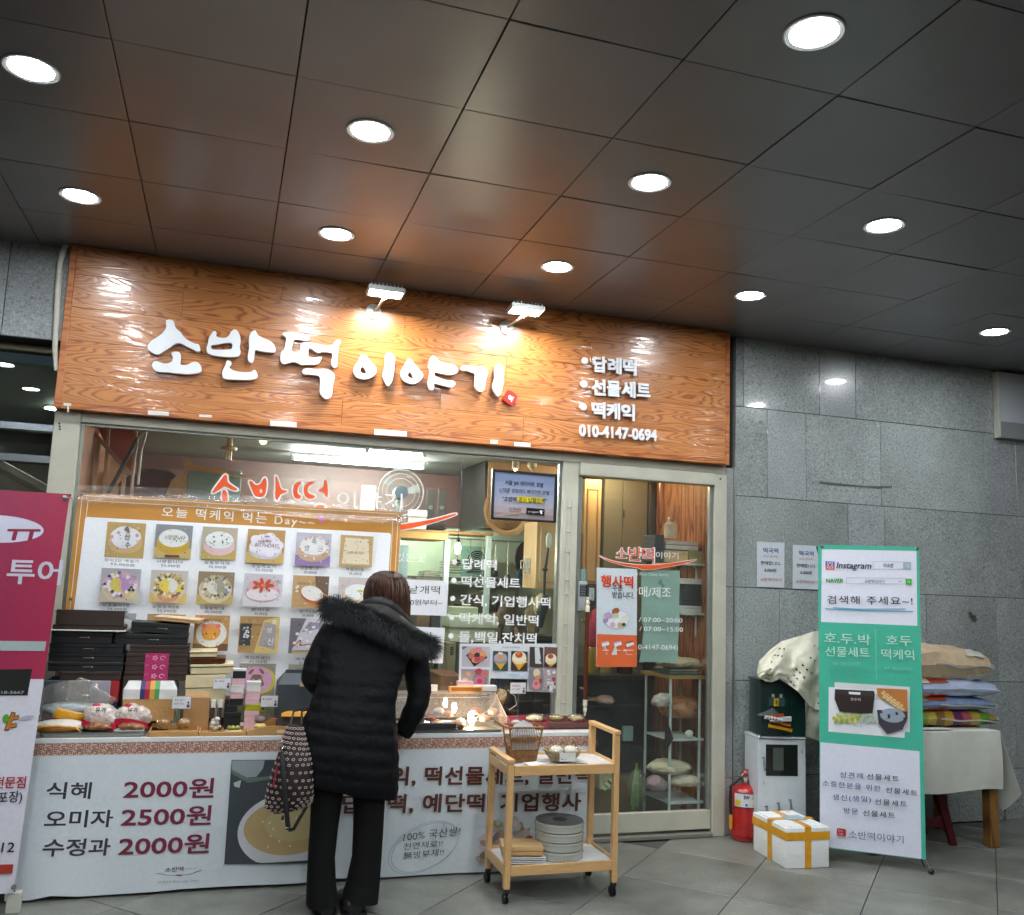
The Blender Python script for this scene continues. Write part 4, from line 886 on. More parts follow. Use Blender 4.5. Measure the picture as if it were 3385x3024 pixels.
for k in range(12):
 x = -.62+.15*k; z = (.371, .821, 1.271)[k % 3]; h = .12+.16*rnd.random(); col = rnd.choice(['#8a6f50', '#b7b3a4', '#5d6b6e', '#7a3a2a', '#c2b280', '#3d4248'])
 t2 = thing('stock_box', ORD[k//3].replace('lowest', 'leftmost')+' cardboard stock box on the '+('bottom', 'middle', 'top')[k % 3]+' board of the dim back shelving', 'box', (x+.06, 2.3, z), group='stock boxes on the back shelving')
 MB().box((x, 2.2, z), (x+.12, 2.4, z+h), .003).put('body', mat(col, .7), t2); MB().box((x+.055, 2.199, z+.01), (x+.068, 2.4, z+h+.001), .0005).put('tape', mat('#b39a63', .4), t2)
k4u = lambda x, y, yy: U(1850+x*.32967, 1550+y*.32967, y=yy)
t = T_('cream_cupboard', 'tall cream panelled cupboard door just inside the glass door', 'cupboard', 2.6, .9, 0)
CR = mat('#c8a877', .45, var=.12, stretch=(6, 6, 1), vs=3)
a, b = k4u(225, 1150, .95), k4u(425, 108, .95); MB().box((a.x, .95, a.z), (b.x, 1.35, b.z), .004).put('carcass', CR, t)
p0, p1 = k4u(258, 1130, .94), k4u(398, 200, .94)
for q0, q1 in (((p0.x, p0.z), (p0.x+.012, p1.z)), ((p1.x-.012, p0.z), (p1.x, p1.z)), ((p0.x+.0125, p0.z), (p1.x-.0125, p0.z+.012)), ((p0.x+.0125, p1.z-.012), (p1.x-.0125, p1.z))):
 MB().box((q0[0], .94, q0[1]), (q1[0], .9495, q1[1]), .002).put('moulding', mat('#a8875a', .5), t)
t = T_('steel_fridge', 'tall grey two-door steel refrigerator behind the glass door', 'refrigerator', 2.9, 1.2, 0)
FG = mat('#8f8b78', .38, .35, vs=3, var=.1)
a, b, c = k4u(438, 800, 1.05), k4u(626, 800, 1.05), k4u(886, 130, 1.05)
MB().box((a.x, 1.07, .04), (c.x, 1.7, c.z), .004).put('body', FG, t)
MB().box((a.x, 1.05, 1.0), (b.x-.002, 1.069, c.z), .004).put('door', FG, t); MB().box((b.x+.002, 1.05, 1.0), (c.x, 1.069, c.z), .004).put('door', FG, t)
c = k4u(640, 450, 1.04); MB().box((c.x, 1.03, c.z-.03), (c.x+.01, 1.049, c.z+.03), .002).put('keyhole_handle', dsteel, t)
t = T_('dark_gap_block', 'dark block standing for the dark gap between the refrigerator and the plank wall', 'cabinet', 3.15, 1.0, 0)
a, b = k4u(892, 800, 1.03), k4u(1035, 140, 1.03); MB().box((a.x, 1.03, .04), (IX1-.014, 1.6, b.z), .004).put('body', mat('#3a3630', .5), t)  # darkness of the gap built as a solid block in a dark colour
MB().box((a.x+.01, 1.024, .3), (IX1-.03, 1.029, b.z-.03), .002).put('door', mat('#3d3932', .5), t)  # dark facing of that block; the gap itself has no door
def wshelf(py, label):
 z = k4u(1300, py, .35).z; t = T_('wall_shelf', label, 'shelf', 3.1, .5, z)
 MB().box((k4u(1195, py, .3).x+.02, .25, z-.016), (IX1-.0125, .78, z), .003).put('board', mat('#c2d0c8', .4), t)
 for y in (.36, .66):
  MB().tube([(IX1-.05, y, z-.018), (IX1-.02, y, z-.03), (IX1-.018, y, z-.17)], .008).put('bracket', mat('#c9d0cc', .4), t)
 return z
z1 = wshelf(948, 'upper white bracket shelf on the plank wall, loaded with boxes'); z2 = wshelf(1440, 'lower white bracket shelf on the plank wall, loaded with boxes')
gb = mat('#3b4148', .5)
def gift(label, r, y, d, m, lidm=None, zb=None, lh=.35, name='gift_box', group=None, cat='box', rz=0, bev=.002):
 """cardboard box: tray and slightly larger lid; returns thing and its top"""
 a, b = U(r[0], r[3], y=y), U(r[2], r[1], y=y); z0 = a.z if zb is None else zb; z1 = b.z; w = b.x-a.x; h = z1-z0
 t = thing(name, label, cat, ((a.x+b.x)/2, y+d/2, z0), rz=rz, group=group, world=False)
 MB().box((-w/2+.002, -d/2+.002, 0), (w/2-.002, d/2-.002, h*(1-lh)+.001), bev).put('tray', m, t)
 MB().box((-w/2, -d/2, h*(1-lh)+.0015), (w/2, d/2, h), bev).put('lid', lidm or m, t)
 return t, z1, (w, d, h)
r4 = lambda x0, y0, x1, y1: (1850+x0*.32967, 1550+y0*.32967, 1850+x1*.32967, 1550+y1*.32967)
z = z1
for k, (rr, m, lb) in enumerate([(r4(955, 850, 1050, 930), gb, 'slate grey box, lowest of the stack on the upper door shelf'), (r4(955, 790, 1050, 848), gb, 'slate grey box, second from the bottom on the upper door shelf'),
     (r4(955, 725, 1050, 788), gb, 'slate grey box, third from the bottom on the upper door shelf'), (r4(958, 662, 1050, 723), gb, 'slate grey box on top of the stack on the upper door shelf')]):
 _, z, _ = gift(lb, rr, .32, .2, m, zb=z+.0005)
_, z, _ = gift('tan carton with a printed side on the upper door shelf', r4(1055, 825, 1290, 935), .3, .22, mat('#c6a877', .6), zb=z1+.0005)
_, z3, _ = gift('olive green carton at the right end of the upper door shelf', r4(1295, 825, 1480, 935), .3, .22, mat('#9a9a63', .6), zb=z1+.0005)
_, z, _ = gift('white box with an orange stripe lying on the tan carton', r4(1065, 770, 1395, 822), .3, .2, white, mat('#c9522a', .5), zb=max(z, z3)+.0005, lh=.12)
gift('white lid box tilted on top of the orange striped one', r4(1068, 735, 1395, 768), .3, .2, white, zb=z+.0005)
c = k4u(1085, 600, .42); t = T_('plastic_bottle', 'translucent plastic bottle standing on the slate box stack', 'bottle', c.x, .42, c.z)
MB().lathe([(.045, -.065), (.048, .03), (.02, .055), (.018, .07)], (c.x+.02, .42, c.z), 20).put('body', glass((.85, .85, .78), 2, haze=.45, hazecol=(.8, .78, .65)), t)
MB().lathe([(.019, .0705), (.019, .085)], (c.x+.02, .42, c.z), 16).put('cap', mat('#c9c3a8', .5), t)
z = z2
for rr, m, lb in [(r4(1200, 1378, 1475, 1435), white, 'flat white box at the bottom of the lower door shelf'), (r4(1225, 1318, 1470, 1376), gb, 'grey box with a window above the flat white one on the lower door shelf'),
                  (r4(1210, 1225, 1465, 1316), gb, 'wide charcoal box in the middle of the lower door shelf stack'), (r4(1265, 1160, 1465, 1223), gb, 'charcoal box just under the white one on the lower door shelf'),
                  (r4(1210, 1105, 1460, 1158), white, 'white box topping the stack on the lower door shelf')]:
 _, z, _ = gift(lb, rr, .3, .22, m, zb=z+.0005)
t = T_('dark_counter', 'black counter with an open front seen through the door', 'counter', 2.55, .8, 0)
z0c = U(2000, 2232, y=.45).z
MB().box((2.1, .45, z0c-.03), (2.98, 1.0, z0c), .003).put('top', mat('#2a2723', .3), t); MB().box((2.1, .55, .3), (2.95, .99, z0c-.031), .003).put('carcass', mat('#0e0e0f', .4), t)
MB().box((2.12, .5, .04), (2.95, .98, .28), .003).put('plinth', mat('#7d6a45', .6), t)
MB().box((2.15, .46, z0c-.22), (2.9, .549, z0c-.205), .002).put('shelf', mat('#171512', .5), t)
def jar(px, py, w, h, y, m, lid, label, cat='jar', fill=None):
 c = U(px, py, y=y); t = T_('jar', label, cat, c.x, y, z0c); r = w/2
 MB().lathe([(r*.96, z0c+.001), (r, z0c+.01), (r, z0c+h*.88), (r*.8, z0c+h*.93)], (c.x, y, 0), 22).put('body', m, t)
 MB().lathe([(r*.86, z0c+h*.931), (r*.86, z0c+h)], (c.x, y, 0), 22).put('lid', lid, t)
 return t, c
jar(2003, 2200, .085, .15, .62, mat('#b9a467', .5), mat('#c7b377', .5), 'mustard yellow tub standing on the black counter')
t, c = jar(2065, 2190, .115, .18, .6, mat('#4a2420', .25), mat('#8f2c22', .4), 'dark red jar of nuts on the black counter under the orange poster')
for k in range(70):
 a_ = rnd.random()*2*PI; zz = z0c+.07+rnd.random()*.09
 MB().ell((c.x+.058*math.cos(a_), .6+.058*math.sin(a_), zz), (.009, .009, .007), 6, 4).put('nut', mat('#b08a55', .5), t)
jar(1955, 2180, .06, .2, .58, mat('#9a7d22', .3), mat('#7c1f1f', .4), 'amber bottle at the left end of the black counter', 'bottle')
jar(1972, 2185, .055, .17, .7, steel, steel, 'shiny steel canister beside the amber bottle')
tag(MB().blob(U(1965, 2080, y=.8), (.05, .05, .14), .2, 8, 3, 3).put('pink_cloth', mat('#a8304f', .8), None), 'crimson cloth hanging behind the door lock', 'cloth')
def plbag(px, py, rx, rz, y, m, label, seed, ry=.08, amp=.22, name='plastic_bag', cat='bag'):
 c = U(px, py, y=y); return tag(MB().blob(c, (rx, ry, rz), amp, 10, seed, 4, .7).put(name, m, None), label, cat)
plbag(2000, 2315, .06, .035, .5, mat('#b99a8a', .35, bump=.6), 'crumpled beige bag on the dark counter shelf', 2)
tag(MB().box(tuple(U(1945, 2318, y=.49)), tuple(U(1990, 2300, y=.6)), .003).put('wood_board', mat('#a5825a', .6), None), 'thin tan board lying on the dark counter shelf', 'board')
t = T_('white_rack', 'white tubular rack with a wooden top right behind the door glass', 'rack', 2.9, .2, 0)
RK = mat('#b9c8c3', .4); k5 = lambda x, y, yy: U(1850+x*.35714, 2100+y*.35714, y=yy)
zt = k5(1000, 400, .12).z
FLx, FRx, BLx = k5(1022, 900, .12).x, k5(1293, 900, .12).x, k5(797, 700, .42).x
for x, y in ((FLx, .12), (FRx, .12), (BLx, .42), (FRx+.02, .42)): MB().tube([(x, y, .04), (x, y, zt-.002)], .0095, 10).put('leg', RK, t)
mb = MB(); P4 = [Vector((BLx-.03, .45, zt)), Vector((FLx-.02, .1, zt)), Vector((FRx+.03, .1, zt)), Vector((FRx+.05, .45, zt))]
mb.loft([P4, [p+Vector((0, 0, .022)) for p in P4]]).put('top', mat('#9b7d4d', .5), t)
for py in (965, 1545):
 z = k5(1170, py, .12).z; MB().bar((FLx-.01, .12, z), (FRx+.03, .12, z), .016).put('rail', RK, t); MB().bar((FLx, .12, z), (BLx, .42, z), .012).put('rail', RK, t)
 mb = MB(); P5 = [Vector((BLx, .42, z)), Vector((FLx, .125, z)), Vector((FRx, .125, z)), Vector((FRx+.02, .42, z))]; mb.loft([P5, [p+Vector((0, 0, .005)) for p in P5]]).put('shelf', RK, t)
zt += .0225
for k, (col, w_) in enumerate([('#38525a', 0), ('#7f8a80', .02), ('#4b5a5c', .01), ('#b3ab93', .03)]):
 tag(MB().box((FLx-.02+w_, .13, zt+.001+k*.009), (FRx+.02-w_, .38, zt+.009+k*.009), .003).put('folded_bags', mat(col, .5, bump=.3), None), ['dark teal', 'sage grey', 'slate', 'straw coloured'][k]+' folded sheet in the pile on the white rack', 'folded bag')
plbag(2240, 2190, .17, .04, .22, mat('#c3b89c', .3, var=.3, bump=.7), 'crumpled pile of cream plastic bags on the white rack', 5, .12)
plbag(2255, 2345, .14, .075, .25, mat('#a8754c', .35, var=.4, vs=9, bump=.8), 'orange brown crumpled plastic bags on the middle rack shelf', 8, .1, .3)
plbag(2190, 2315, .07, .05, .16, mat('#b8b5ab', .25, var=.3, bump=.8), 'clear crumpled bag spilling from the middle rack shelf', 9, .06, .35)
plbag(2215, 2535, .15, .05, .22, mat('#b9b49a', .45, var=.2, bump=.6), 'cream cloth bundle on the bottom rack shelf', 12, .12, .2)
plbag(2265, 2580, .11, .04, .16, mat('#bdb8a0', .45, var=.2, bump=.6), 'lower cream cloth bundle on the bottom rack shelf', 13, .08, .2)
plbag(2170, 2590, .07, .055, .14, mat('#8d7a80', .3, var=.4, bump=.8), 'mauve plastic bag beside the cream cloth on the bottom rack shelf', 14, .06, .3)
t = T_('spring_onions', 'green bundle of spring onions in a clear bag hanging inside the door', 'vegetables', 2.6, .3, .2)
c = U(2105, 2600, y=.3)
for k in range(16):
 dx = rnd.uniform(-.055, .055); MB().tube([U(2105, 2525, y=.3)+Vector((dx*.2, dx*.3, 0)), c+Vector((dx*.8, dx*.5, .02)), U(2103, 2672, y=.3)+Vector((dx*1.1, dx*.6, rnd.uniform(0, .03)))], [.004, .009, .006], 6).put('stalk', mat(rnd.choice(['#4f8f22', '#6aa535', '#3c7a1c']), .4), t)
MB().blob(c, (.07, .06, .12), .12, 9, 4, 4).put('bag', PLAST, t)
t, _ = ibox('leaflet_box', 'open bag of leaflets with a green edge, low behind the door glass', 'leaflets', (1982, 2552, 2028, 2610), .3, .1, mat('#a9a886', .5, var=.4), zb=None)
for k in range(5):
 a_ = U(1990+k*6, 2600-k*6, y=.29); MB().bar(a_, a_+Vector((.03, -.002, -.02)), .003, .02).put('leaflet', mat(['#cfd0c0', '#7fae3f', '#d8d8cc', '#5d6b4c', '#cacaaa'][k], .5), t)
tag(MB().tube([U(2205, 2400, y=.08), U(2212, 2440, y=.08), U(2200, 2475, y=.08)], [.014, .03, .012], 10).put('black_hanger', black, None), 'black holster hanging from the front of the white rack', 'holster')
tag(MB().blob(U(2278, 2425, y=.1), (.03, .012, .025), .1, 10, 3, 3).put('white_tag', white, None), 'small white plastic hanger tag on the middle rack rail', 'tag')
tag(MB().box(tuple(U(2060, 2450, y=.5)), tuple(U(2088, 2398, y=.53)), .003).put('note_card', mat('#8fb0ad', .5), None), 'pale blue card leaning on the black counter front', 'card')
def rect_px(s, x0, y0, x1, y1, col): return s.poly([(x0, y0), (x1, y0), (x1, y1), (x0, y1)], col)
s = Sheet((0, -.0115, 0), (1, 0, 0), (0, 0, 1), wave=lambda u, v: .001*math.sin(v*40), maxe=.08)
P = lambda x, y: (1850+x*.32967, 1550+y*.32967)
s.poly([P(372, 988), P(776, 1005), P(772, 1985), P(366, 1985)], '#c9d3da')
s.poly([P(374, 1655), P(773, 1665), P(771, 2145-0), P(366, 2130)], '#dd6a3c')
s.items[-1] = ([s.uv(*P(*p)) for p in ((374, 1655), (773, 1668), (771, 1985), (366, 1985))], [(0, 1, 2), (0, 2, 3)], lin('#dd6a3c'), s.layer)
a_ = s.uv(*P(570, 1510)); s.ell(a_[0], a_[1], .093, .065, '#b7bcc8', 32); s.ell(a_[0], a_[1]+.004, .086, .058, '#dde0ea', 32)
for x, y, r1, r2, c_ in ((490, 1470, .03, .022, '#b79cc0'), (560, 1425, .028, .02, '#a35a34'), (560, 1475, .022, .02, '#b9c79a'), (570, 1520, .016, .016, '#e6e6ea'), (530, 1560, .018, .016, '#d0a0b8'), (600, 1562, .017, .015, '#cdae50'), (655, 1500, .03, .024, '#d9dccb'), (640, 1560, .014, .012, '#3b4a36'), (460, 1520, .02, .014, '#9d86b0')):
 a_ = s.uv(*P(x, y)); s.ell(a_[0], a_[1], r1, r2, c_, 16, rnd.random())
s.text_px('행사떡', P(412, 1170), P(730, 1185), 118*.33, '#d8481f', bold=.03)
s.text_px('주문', P(525, 1215), P(628, 1218), 62*.33, '#3d3f44', bold=.01); s.text_px('받습니다.', P(525, 1288), P(745, 1296), 68*.33, '#3d3f44', bold=.01)
for x in (455, 578, 700):
 s.poly([P(x-42, 1738), P(x+30, 1722), P(x+42, 1760), P(x-30, 1786)], '#dfe2ea'); s.poly([P(x-42, 1738), P(x+30, 1722), P(x+34, 1734), P(x-38, 1752)], '#b9a9c6' if x < 600 else '#6a5a54')
 s.poly([P(x-30, 1812), P(x+32, 1812), P(x+32, 1820), P(x-30, 1820)], '#f0d0bc')
tag(s.build('poster', printed(.4, coat=.3), None), 'white and orange event rice cake poster taped inside the glass door', 'poster')
s = Sheet((0, .016, 0), (1, 0, 0), (0, 0, 1), wave=lambda u, v: .004*math.sin(v*23+u*9), maxe=.06)
s.poly([P(820, 1012), P(1203, 1018), P(1200, 1560), P(1180, 1940), P(800, 1935), P(845, 1600), P(818, 1500)], '#9dbcb2'); s.poly([P(1000, 1110), P(1022, 1105), P(1030, 1150), P(1060, 1170), P(1040, 1190), P(1010, 1160), P(985, 1150)], '#7f9d92')
tag(s.build('back_of_poster', printed(.5), None), 'pale green back of a hanging poster inside the door, behind the opening hours', 'poster')
s = Sheet((0, .012, 0), (1, 0, 0), (0, 0, 1)); s.poly([P(298, 1190), P(348, 1195), P(345, 1320), P(293, 1315)], '#c4ced0')
for k, ch in enumerate('당기세요'): s.text_px(ch, P(308, 1228+k*27), P(333, 1229+k*27), 24*.33, '#35383b')
tag(s.build('pull_sticker', printed(.5), None), 'small white sticker with vertical writing beside the keypad lock', 'sticker')
s = Sheet((0, .012, 0), (1, 0, 0), (0, 0, 1)); s.poly([P(212, 1003), P(262, 1005), P(260, 1125), P(210, 1123)], '#8db4b8'); tag(s.build('blue_sticker', printed(.5), None), 'pale blue blank sticker above the keypad lock', 'sticker')
# ================================================================== NEIGHBOURING GLASS ENTRANCE (left edge)
en = thing('glass_entrance', 'dark glass entrance with two brushed steel rails left of the shop', 'entrance', (-1.4, .2, 0))
GD = glass((.80, .86, .82), 1.6, haze=.02)
MB().box((-6, .2, .02), (-.98, .206, 2.80)).put('pane', GD, en, smooth=False)
MB().box((-6, .16, 2.8005), (-.97, .25, 2.844), .003).put('top_channel', mat('#77745f', .35, .6), en)
for y0, y1 in ((1398, 1424), (1502, 1529)):
 z0, z1 = U(90, y1, y=.16).z, U(90, y0, y=.16).z; MB().box((-6, .14, z0), (-.985, .158, z1), .004).put('rail', mat('#8d959d', .22, .95, stretch=(1, 1, 30)), en)
for z in (U(20, 1490, y=.1).z,): MB().box((-1.4, .1, z-.05), (-1.26, .139, z+.05), .012, seg=2).put('lock_case', mat('#8fa5a8', .25, .7), en)
MB().box((-.985, .1, .0), (-.968, .3, 2.8), .002).put('side_channel', mat('#6f6a60', .4, .5), en)
room('lobby_floor', (-6, .301, -.03), (-.97, 5, .01), mat('#77746a', .4))
room('lobby_ceiling', (-6, .31, 2.72), (-.98, 5, 2.76), mat('#5a6558', .6))
room('lobby_wall', (-6, 4.0, .011), (-.98, 4.1, 2.719), mat('#857f80', .6))
room('lobby_side_wall', (-.975, .31, .011), (-.93, 4.0, 2.719), mat('#8a8480', .6))
st = T_('staircase', 'pale sloping staircase soffit inside the neighbouring lobby', 'stairs', -1.6, 1.5, 0)
A1 = U(0, 1530, y=1.2); B1 = U(175, 1625, y=1.2)
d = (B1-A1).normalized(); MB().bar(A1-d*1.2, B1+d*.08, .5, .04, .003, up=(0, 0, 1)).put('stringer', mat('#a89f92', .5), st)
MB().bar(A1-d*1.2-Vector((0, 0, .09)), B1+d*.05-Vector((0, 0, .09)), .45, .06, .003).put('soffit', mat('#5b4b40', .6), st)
c = U(110, 1320, y=1.0); t = thing('lobby_lamp', 'small round lamp in the lobby ceiling at the left edge', 'ceiling light', (-1.25, 1.6, 2.72), world=False)
MB().lathe([(.07, -.012), (.075, 0)], n=24).put('trim_ring', ringm, t); MB().lathe([(.06, -.018), (.06, -.013)], n=24).put('lens', glow((.95, 1, .95), 170, 'lit_lobby_lamp'), t)
# ================================================================== COUNTER AND ITS GOODS
CTZ, CY = .752, -.5                       # counter top height, front plane
ct = T_('counter_table', 'long counter table under the white price banner, in front of the window', 'table', .63, -.28)
MB().box((-.86, -.49, CTZ-.028), (2.13, -.045, CTZ), .003).put('table_top', mat('#c9c9c2', .45), ct)
for x in (-.82, .63, 2.06):
 for y in (-.45, -.1): MB().box((x, y, 0), (x+.035, y+.035, CTZ-.0285), .003).put('leg', mat('#4f5452', .4, .5), ct)
def skw(u, v):
 t_ = max(0, (.55-v))/.55
 return .006*math.sin(u*5.1+1)*t_+.010*t_*math.sin(u*2.3)+.004*math.sin(u*11+v*3)*t_
O = Vector((-.87, CY, 0)); s = Sheet(O, (1, 0, 0), (0, 0, 1), wave=skw, maxe=.055)
uvs = lambda px, py: s.uv(px, py)
bot = [(17, 2990), (60, 2987), (100, 2982), (170, 2958), (260, 2962), (350, 2957), (430, 2952), (520, 2945), (600, 2937), (700, 2932), (800, 2926), (900, 2921), (1000, 2917), (1100, 2905), (1250, 2903), (1400, 2900), (1500, 2896), (1560, 2897), (1700, 2893), (1800, 2890), (1946, 2885)]
W_ = uvs(1966, 2431)[0]
B_ = [s.uv(*p) for p in bot]; B_ = [(max(0, min(W_, u)), max(.012, v)) for u, v in B_]
s.tri([(0, .748)]+[(0, B_[0][1])]+B_[1:-1]+[(W_, .075), (W_, .748)], '#ccd5db')
v0, v1 = uvs(900, 2495)[1], uvs(900, 2446)[1]
bt, bb2 = .7335, .672
s.rect(0, bb2, W_, bt, '#c9b3a6')
key = [[(0, 0), (0, 1)], [(.12, .92), (.12, .62), (.3, .62), (.3, .82), (.48, .82), (.48, .95), (.12, .95)], [(.6, .95), (.95, .95), (.95, .72), (.62, .72), (.62, .58), (.86, .58)],
       [(.12, .5), (.42, .5), (.42, .68), (.5, .68)], [(.12, .5), (.12, .3), (.28, .3), (.28, .38)], [(.5, .5), (.5, .38), (.95, .38), (.95, .48), (.68, .48)], [(.12, .08), (.12, .18), (.3, .18), (.3, .05)],
       [(.42, .28), (.42, .05), (.56, .05), (.56, .2), (.7, .2), (.7, .05)], [(.82, .05), (.95, .05), (.95, .28), (.6, .28)]]
cw = .0685; n_ = int(W_/cw)+1
for k in range(n_):
 for kk, ln in enumerate(key):
  pts = [((k+.02+x*.96)*cw, bb2+.003+y*(bt-bb2-.006)) for x, y in ln]
  if pts[-1][0] > W_-.001: continue
  s.layer -= 1 if (k or kk) else 0; s.line(pts, .0042, '#8a4a36')
kz6 = lambda x, y: (x*.4253, 2250+y*.4253)
for a_, col, l, r, h in (('식혜', '#3c3844', (358, 905), (700, 905), 128), ('오미자', '#3c3844', (345, 1128), (870, 1122), 132), ('수정과', '#3c3844', (332, 1348), (850, 1342), 132),
                     ('2000원', '#74203c', (960, 905), (1655, 893), 155), ('2500원', '#74203c', (942, 1120), (1635, 1104), 155), ('2000원', '#74203c', (922, 1345), (1620, 1322), 155)):
 s.text_px(a_, kz6(*l), kz6(*r), h*.4253, col, bold=.022)
s.text_px('소반떡', kz6(1283, 1478), kz6(1425, 1472), 36*.4253, '#43262c', bold=.005, jit=.06); s.text_px('이야기', kz6(1437, 1465), kz6(1520, 1462), 20*.4253, '#9a9da2')
s.line([kz6(1218, 1490), kz6(1300, 1503), kz6(1390, 1508), kz6(1480, 1497), kz6(1570, 1466)], .0022, '#4c1826', px=True); s.poly([kz6(1370, 1500), kz6(1420, 1500), kz6(1414, 1510), kz6(1376, 1510)], '#8a1f3c')
s.text_px('SOBAN Rice cake Story', kz6(1228, 1568), kz6(1548, 1555), 26*.4253, '#8d9499')
kz7 = lambda x, y: (700+x*.3978, 2300+y*.3978)
s.poly([kz7(165, 530), kz7(900, 525), kz7(900, 1383), kz7(103, 1393)], '#3a4248')
s.poly([kz7(168, 535), kz7(440, 532), kz7(425, 600), kz7(370, 670), kz7(240, 680), kz7(168, 640)], '#8f9a9f'); s.poly([kz7(165, 640), kz7(300, 720), kz7(480, 690), kz7(480, 665), kz7(300, 680), kz7(170, 610)], '#5f7368'); s.poly([kz7(180, 720), kz7(245, 695), kz7(230, 760), kz7(190, 750)], '#a9b6ad')
c = s.uv(*kz7(640, 1110)); s.tri([(max(s.uv(*kz7(110, 1100))[0], min(s.uv(*kz7(900, 1100))[0], c[0]+.255*math.cos(a))), max(s.uv(*kz7(400, 1380))[1], c[1]+.185*math.sin(a))) for a in [k*PI/24 for k in range(48)]], '#c4c7cb')
c2 = s.uv(*kz7(640, 1085)); s.tri([(min(s.uv(*kz7(900, 1100))[0], c2[0]+.225*math.cos(a)), c2[1]+.137*math.sin(a)) for a in [k*PI/24 for k in range(48)]], '#b29a6c')
c3 = s.uv(*kz7(690, 1050)); s.tri([(min(s.uv(*kz7(890, 1100))[0], c3[0]+.15*math.cos(a)), c3[1]+.09*math.sin(a)) for a in [k*PI/16 for k in range(32)]], '#b8a97c')
for k, (x, y) in enumerate([(425, 1040), (480, 1050), (510, 1100), (490, 1155), (465, 1245), (650, 1240), (590, 1035), (700, 1010), (560, 1200)]):
 a_ = s.uv(*kz7(x, y)); s.ell(a_[0], a_[1], .008, .0028, '#e3dcc6', 10, k*1.1, dl=1 if k == 0 else 0)
kb = lambda x, y: (1300+x*.34364, 2150+y*.34364)
zt_ = lambda x, y: (1550+x*.39788, 2300+y*.39788)
BR = '#55291f'
s.text_px('떡케익, 떡선물세트, 일반떡', (1150, 2590), zt_(1000, 712), 62, BR, bold=.03, spacing=1.05)
s.text_px('답례떡, 예단떡, 기업행사', (1130, 2682), zt_(918, 935), 62, BR, bold=.03, spacing=1.05)
for body, l, r, h in (('100% 국산쌀!', (1590, 1205), (2060, 1150), 78), ('천연재료!!', (1590, 1275), (1915, 1248), 58), ('無방부제!!', (1590, 1355), (1925, 1322), 62)):
 s.text_px(body, kz7(*l), kz7(*r), h*.3978, '#1c1d20', bold=-.004, shear=.12, jit=.05)
for rx, ry, dx, ph in ((.19, .125, 0, 0), (.182, .117, .008, .4)):
 c = s.uv(1400, 2800); pts = [(c[0]+dx+rx*math.cos(a)*1.0, c[1]+ry*math.sin(a)+rx*.25*math.cos(a)) for a in [ph+k*2*PI/40 for k in range(39)]]; s.line(pts, .0022, '#6f97a3')
rd = random.Random(12)
for k in range(70):
 x, y = 60+470*rd.random(), 1010+420*rd.random(); a_ = s.uv(*zt_(x, y)); c_ = rd.choice(['#a58f86', '#8c6a4e', '#c8b6b4', '#b9a79c', '#cdbcc2', '#7d6a70', '#9a8478', '#8a7a5a']) if y > 1080 else rd.choice(['#b9b4b0', '#cdbcc2', '#8d9a5c'])
 s.ell(a_[0], a_[1], rd.uniform(.012, .035), rd.uniform(.01, .03), c_, 10, rd.random()*3, dl=.3)
a_ = s.uv(*zt_(490, 1180)); s.ell(a_[0], a_[1], .022, .02, '#a84a44', 12)
tag(s.build('counter_banner', printed(.42, coat=.15), None), 'long white vinyl banner with drink prices hanging down the counter front', 'banner')
MY = -.04
def mw(u, v): return .008*math.sin(v*7+u*4)*(.3+u*.4)+.004*math.sin(u*13-v*5)
TL, TR = U(262, 1625, y=MY), U(1326, 1700, y=MY)
s = Sheet((TL.x, MY, TL.z-1.0), (1, 0, 0), (0, 0, 1), wave=mw, maxe=.06)
W_ = s.uv(1326, 1700)[0]; vt0, vt1 = s.uv(262, 1622)[1], s.uv(1326, 1698)[1]; vt = (vt0+vt1)/2
s.tri([(-.012, -.1), (W_, -.1), (W_, vt), (0, vt)], '#c98d3e')
for off_ in (.018, .05):
 s.line([(off_*.6, -.09), (off_, vt-off_*.8), (W_-off_, vt-off_*.8), (W_-off_*.8, -.09)], .0035, '#ece6da')
km = lambda x, y: (200+x*.5891, 1600+y*.5891)
a_ = s.uv(*km(140, 178)); b_ = s.uv(*km(1855, 280)); top = (a_[1]+b_[1])/2
s.tri([(a_[0]-.0, top-.01), (a_[0]+.01, top), (b_[0]-.01, top), (b_[0], top-.01), (b_[0]-.004, -.1), (a_[0]-.02, -.1)], '#f2f6fb')
s.text_px('오늘 떡케익 먹는 Day~~', km(568, 178), km(1425, 235), 58*.5891, '#f0ede6', bold=.012, jit=.06, spacing=1.25)
hx, hy = s.uv(*km(1465, 200)); s.tri([(hx+.0200*(16*math.sin(a)**3)/16, hy+.0195*(13*math.cos(a)-5*math.cos(2*a)-2*math.cos(3*a)-math.cos(4*a))/15) for a in [k*2*PI/28 for k in range(28)]], '#e070c0')
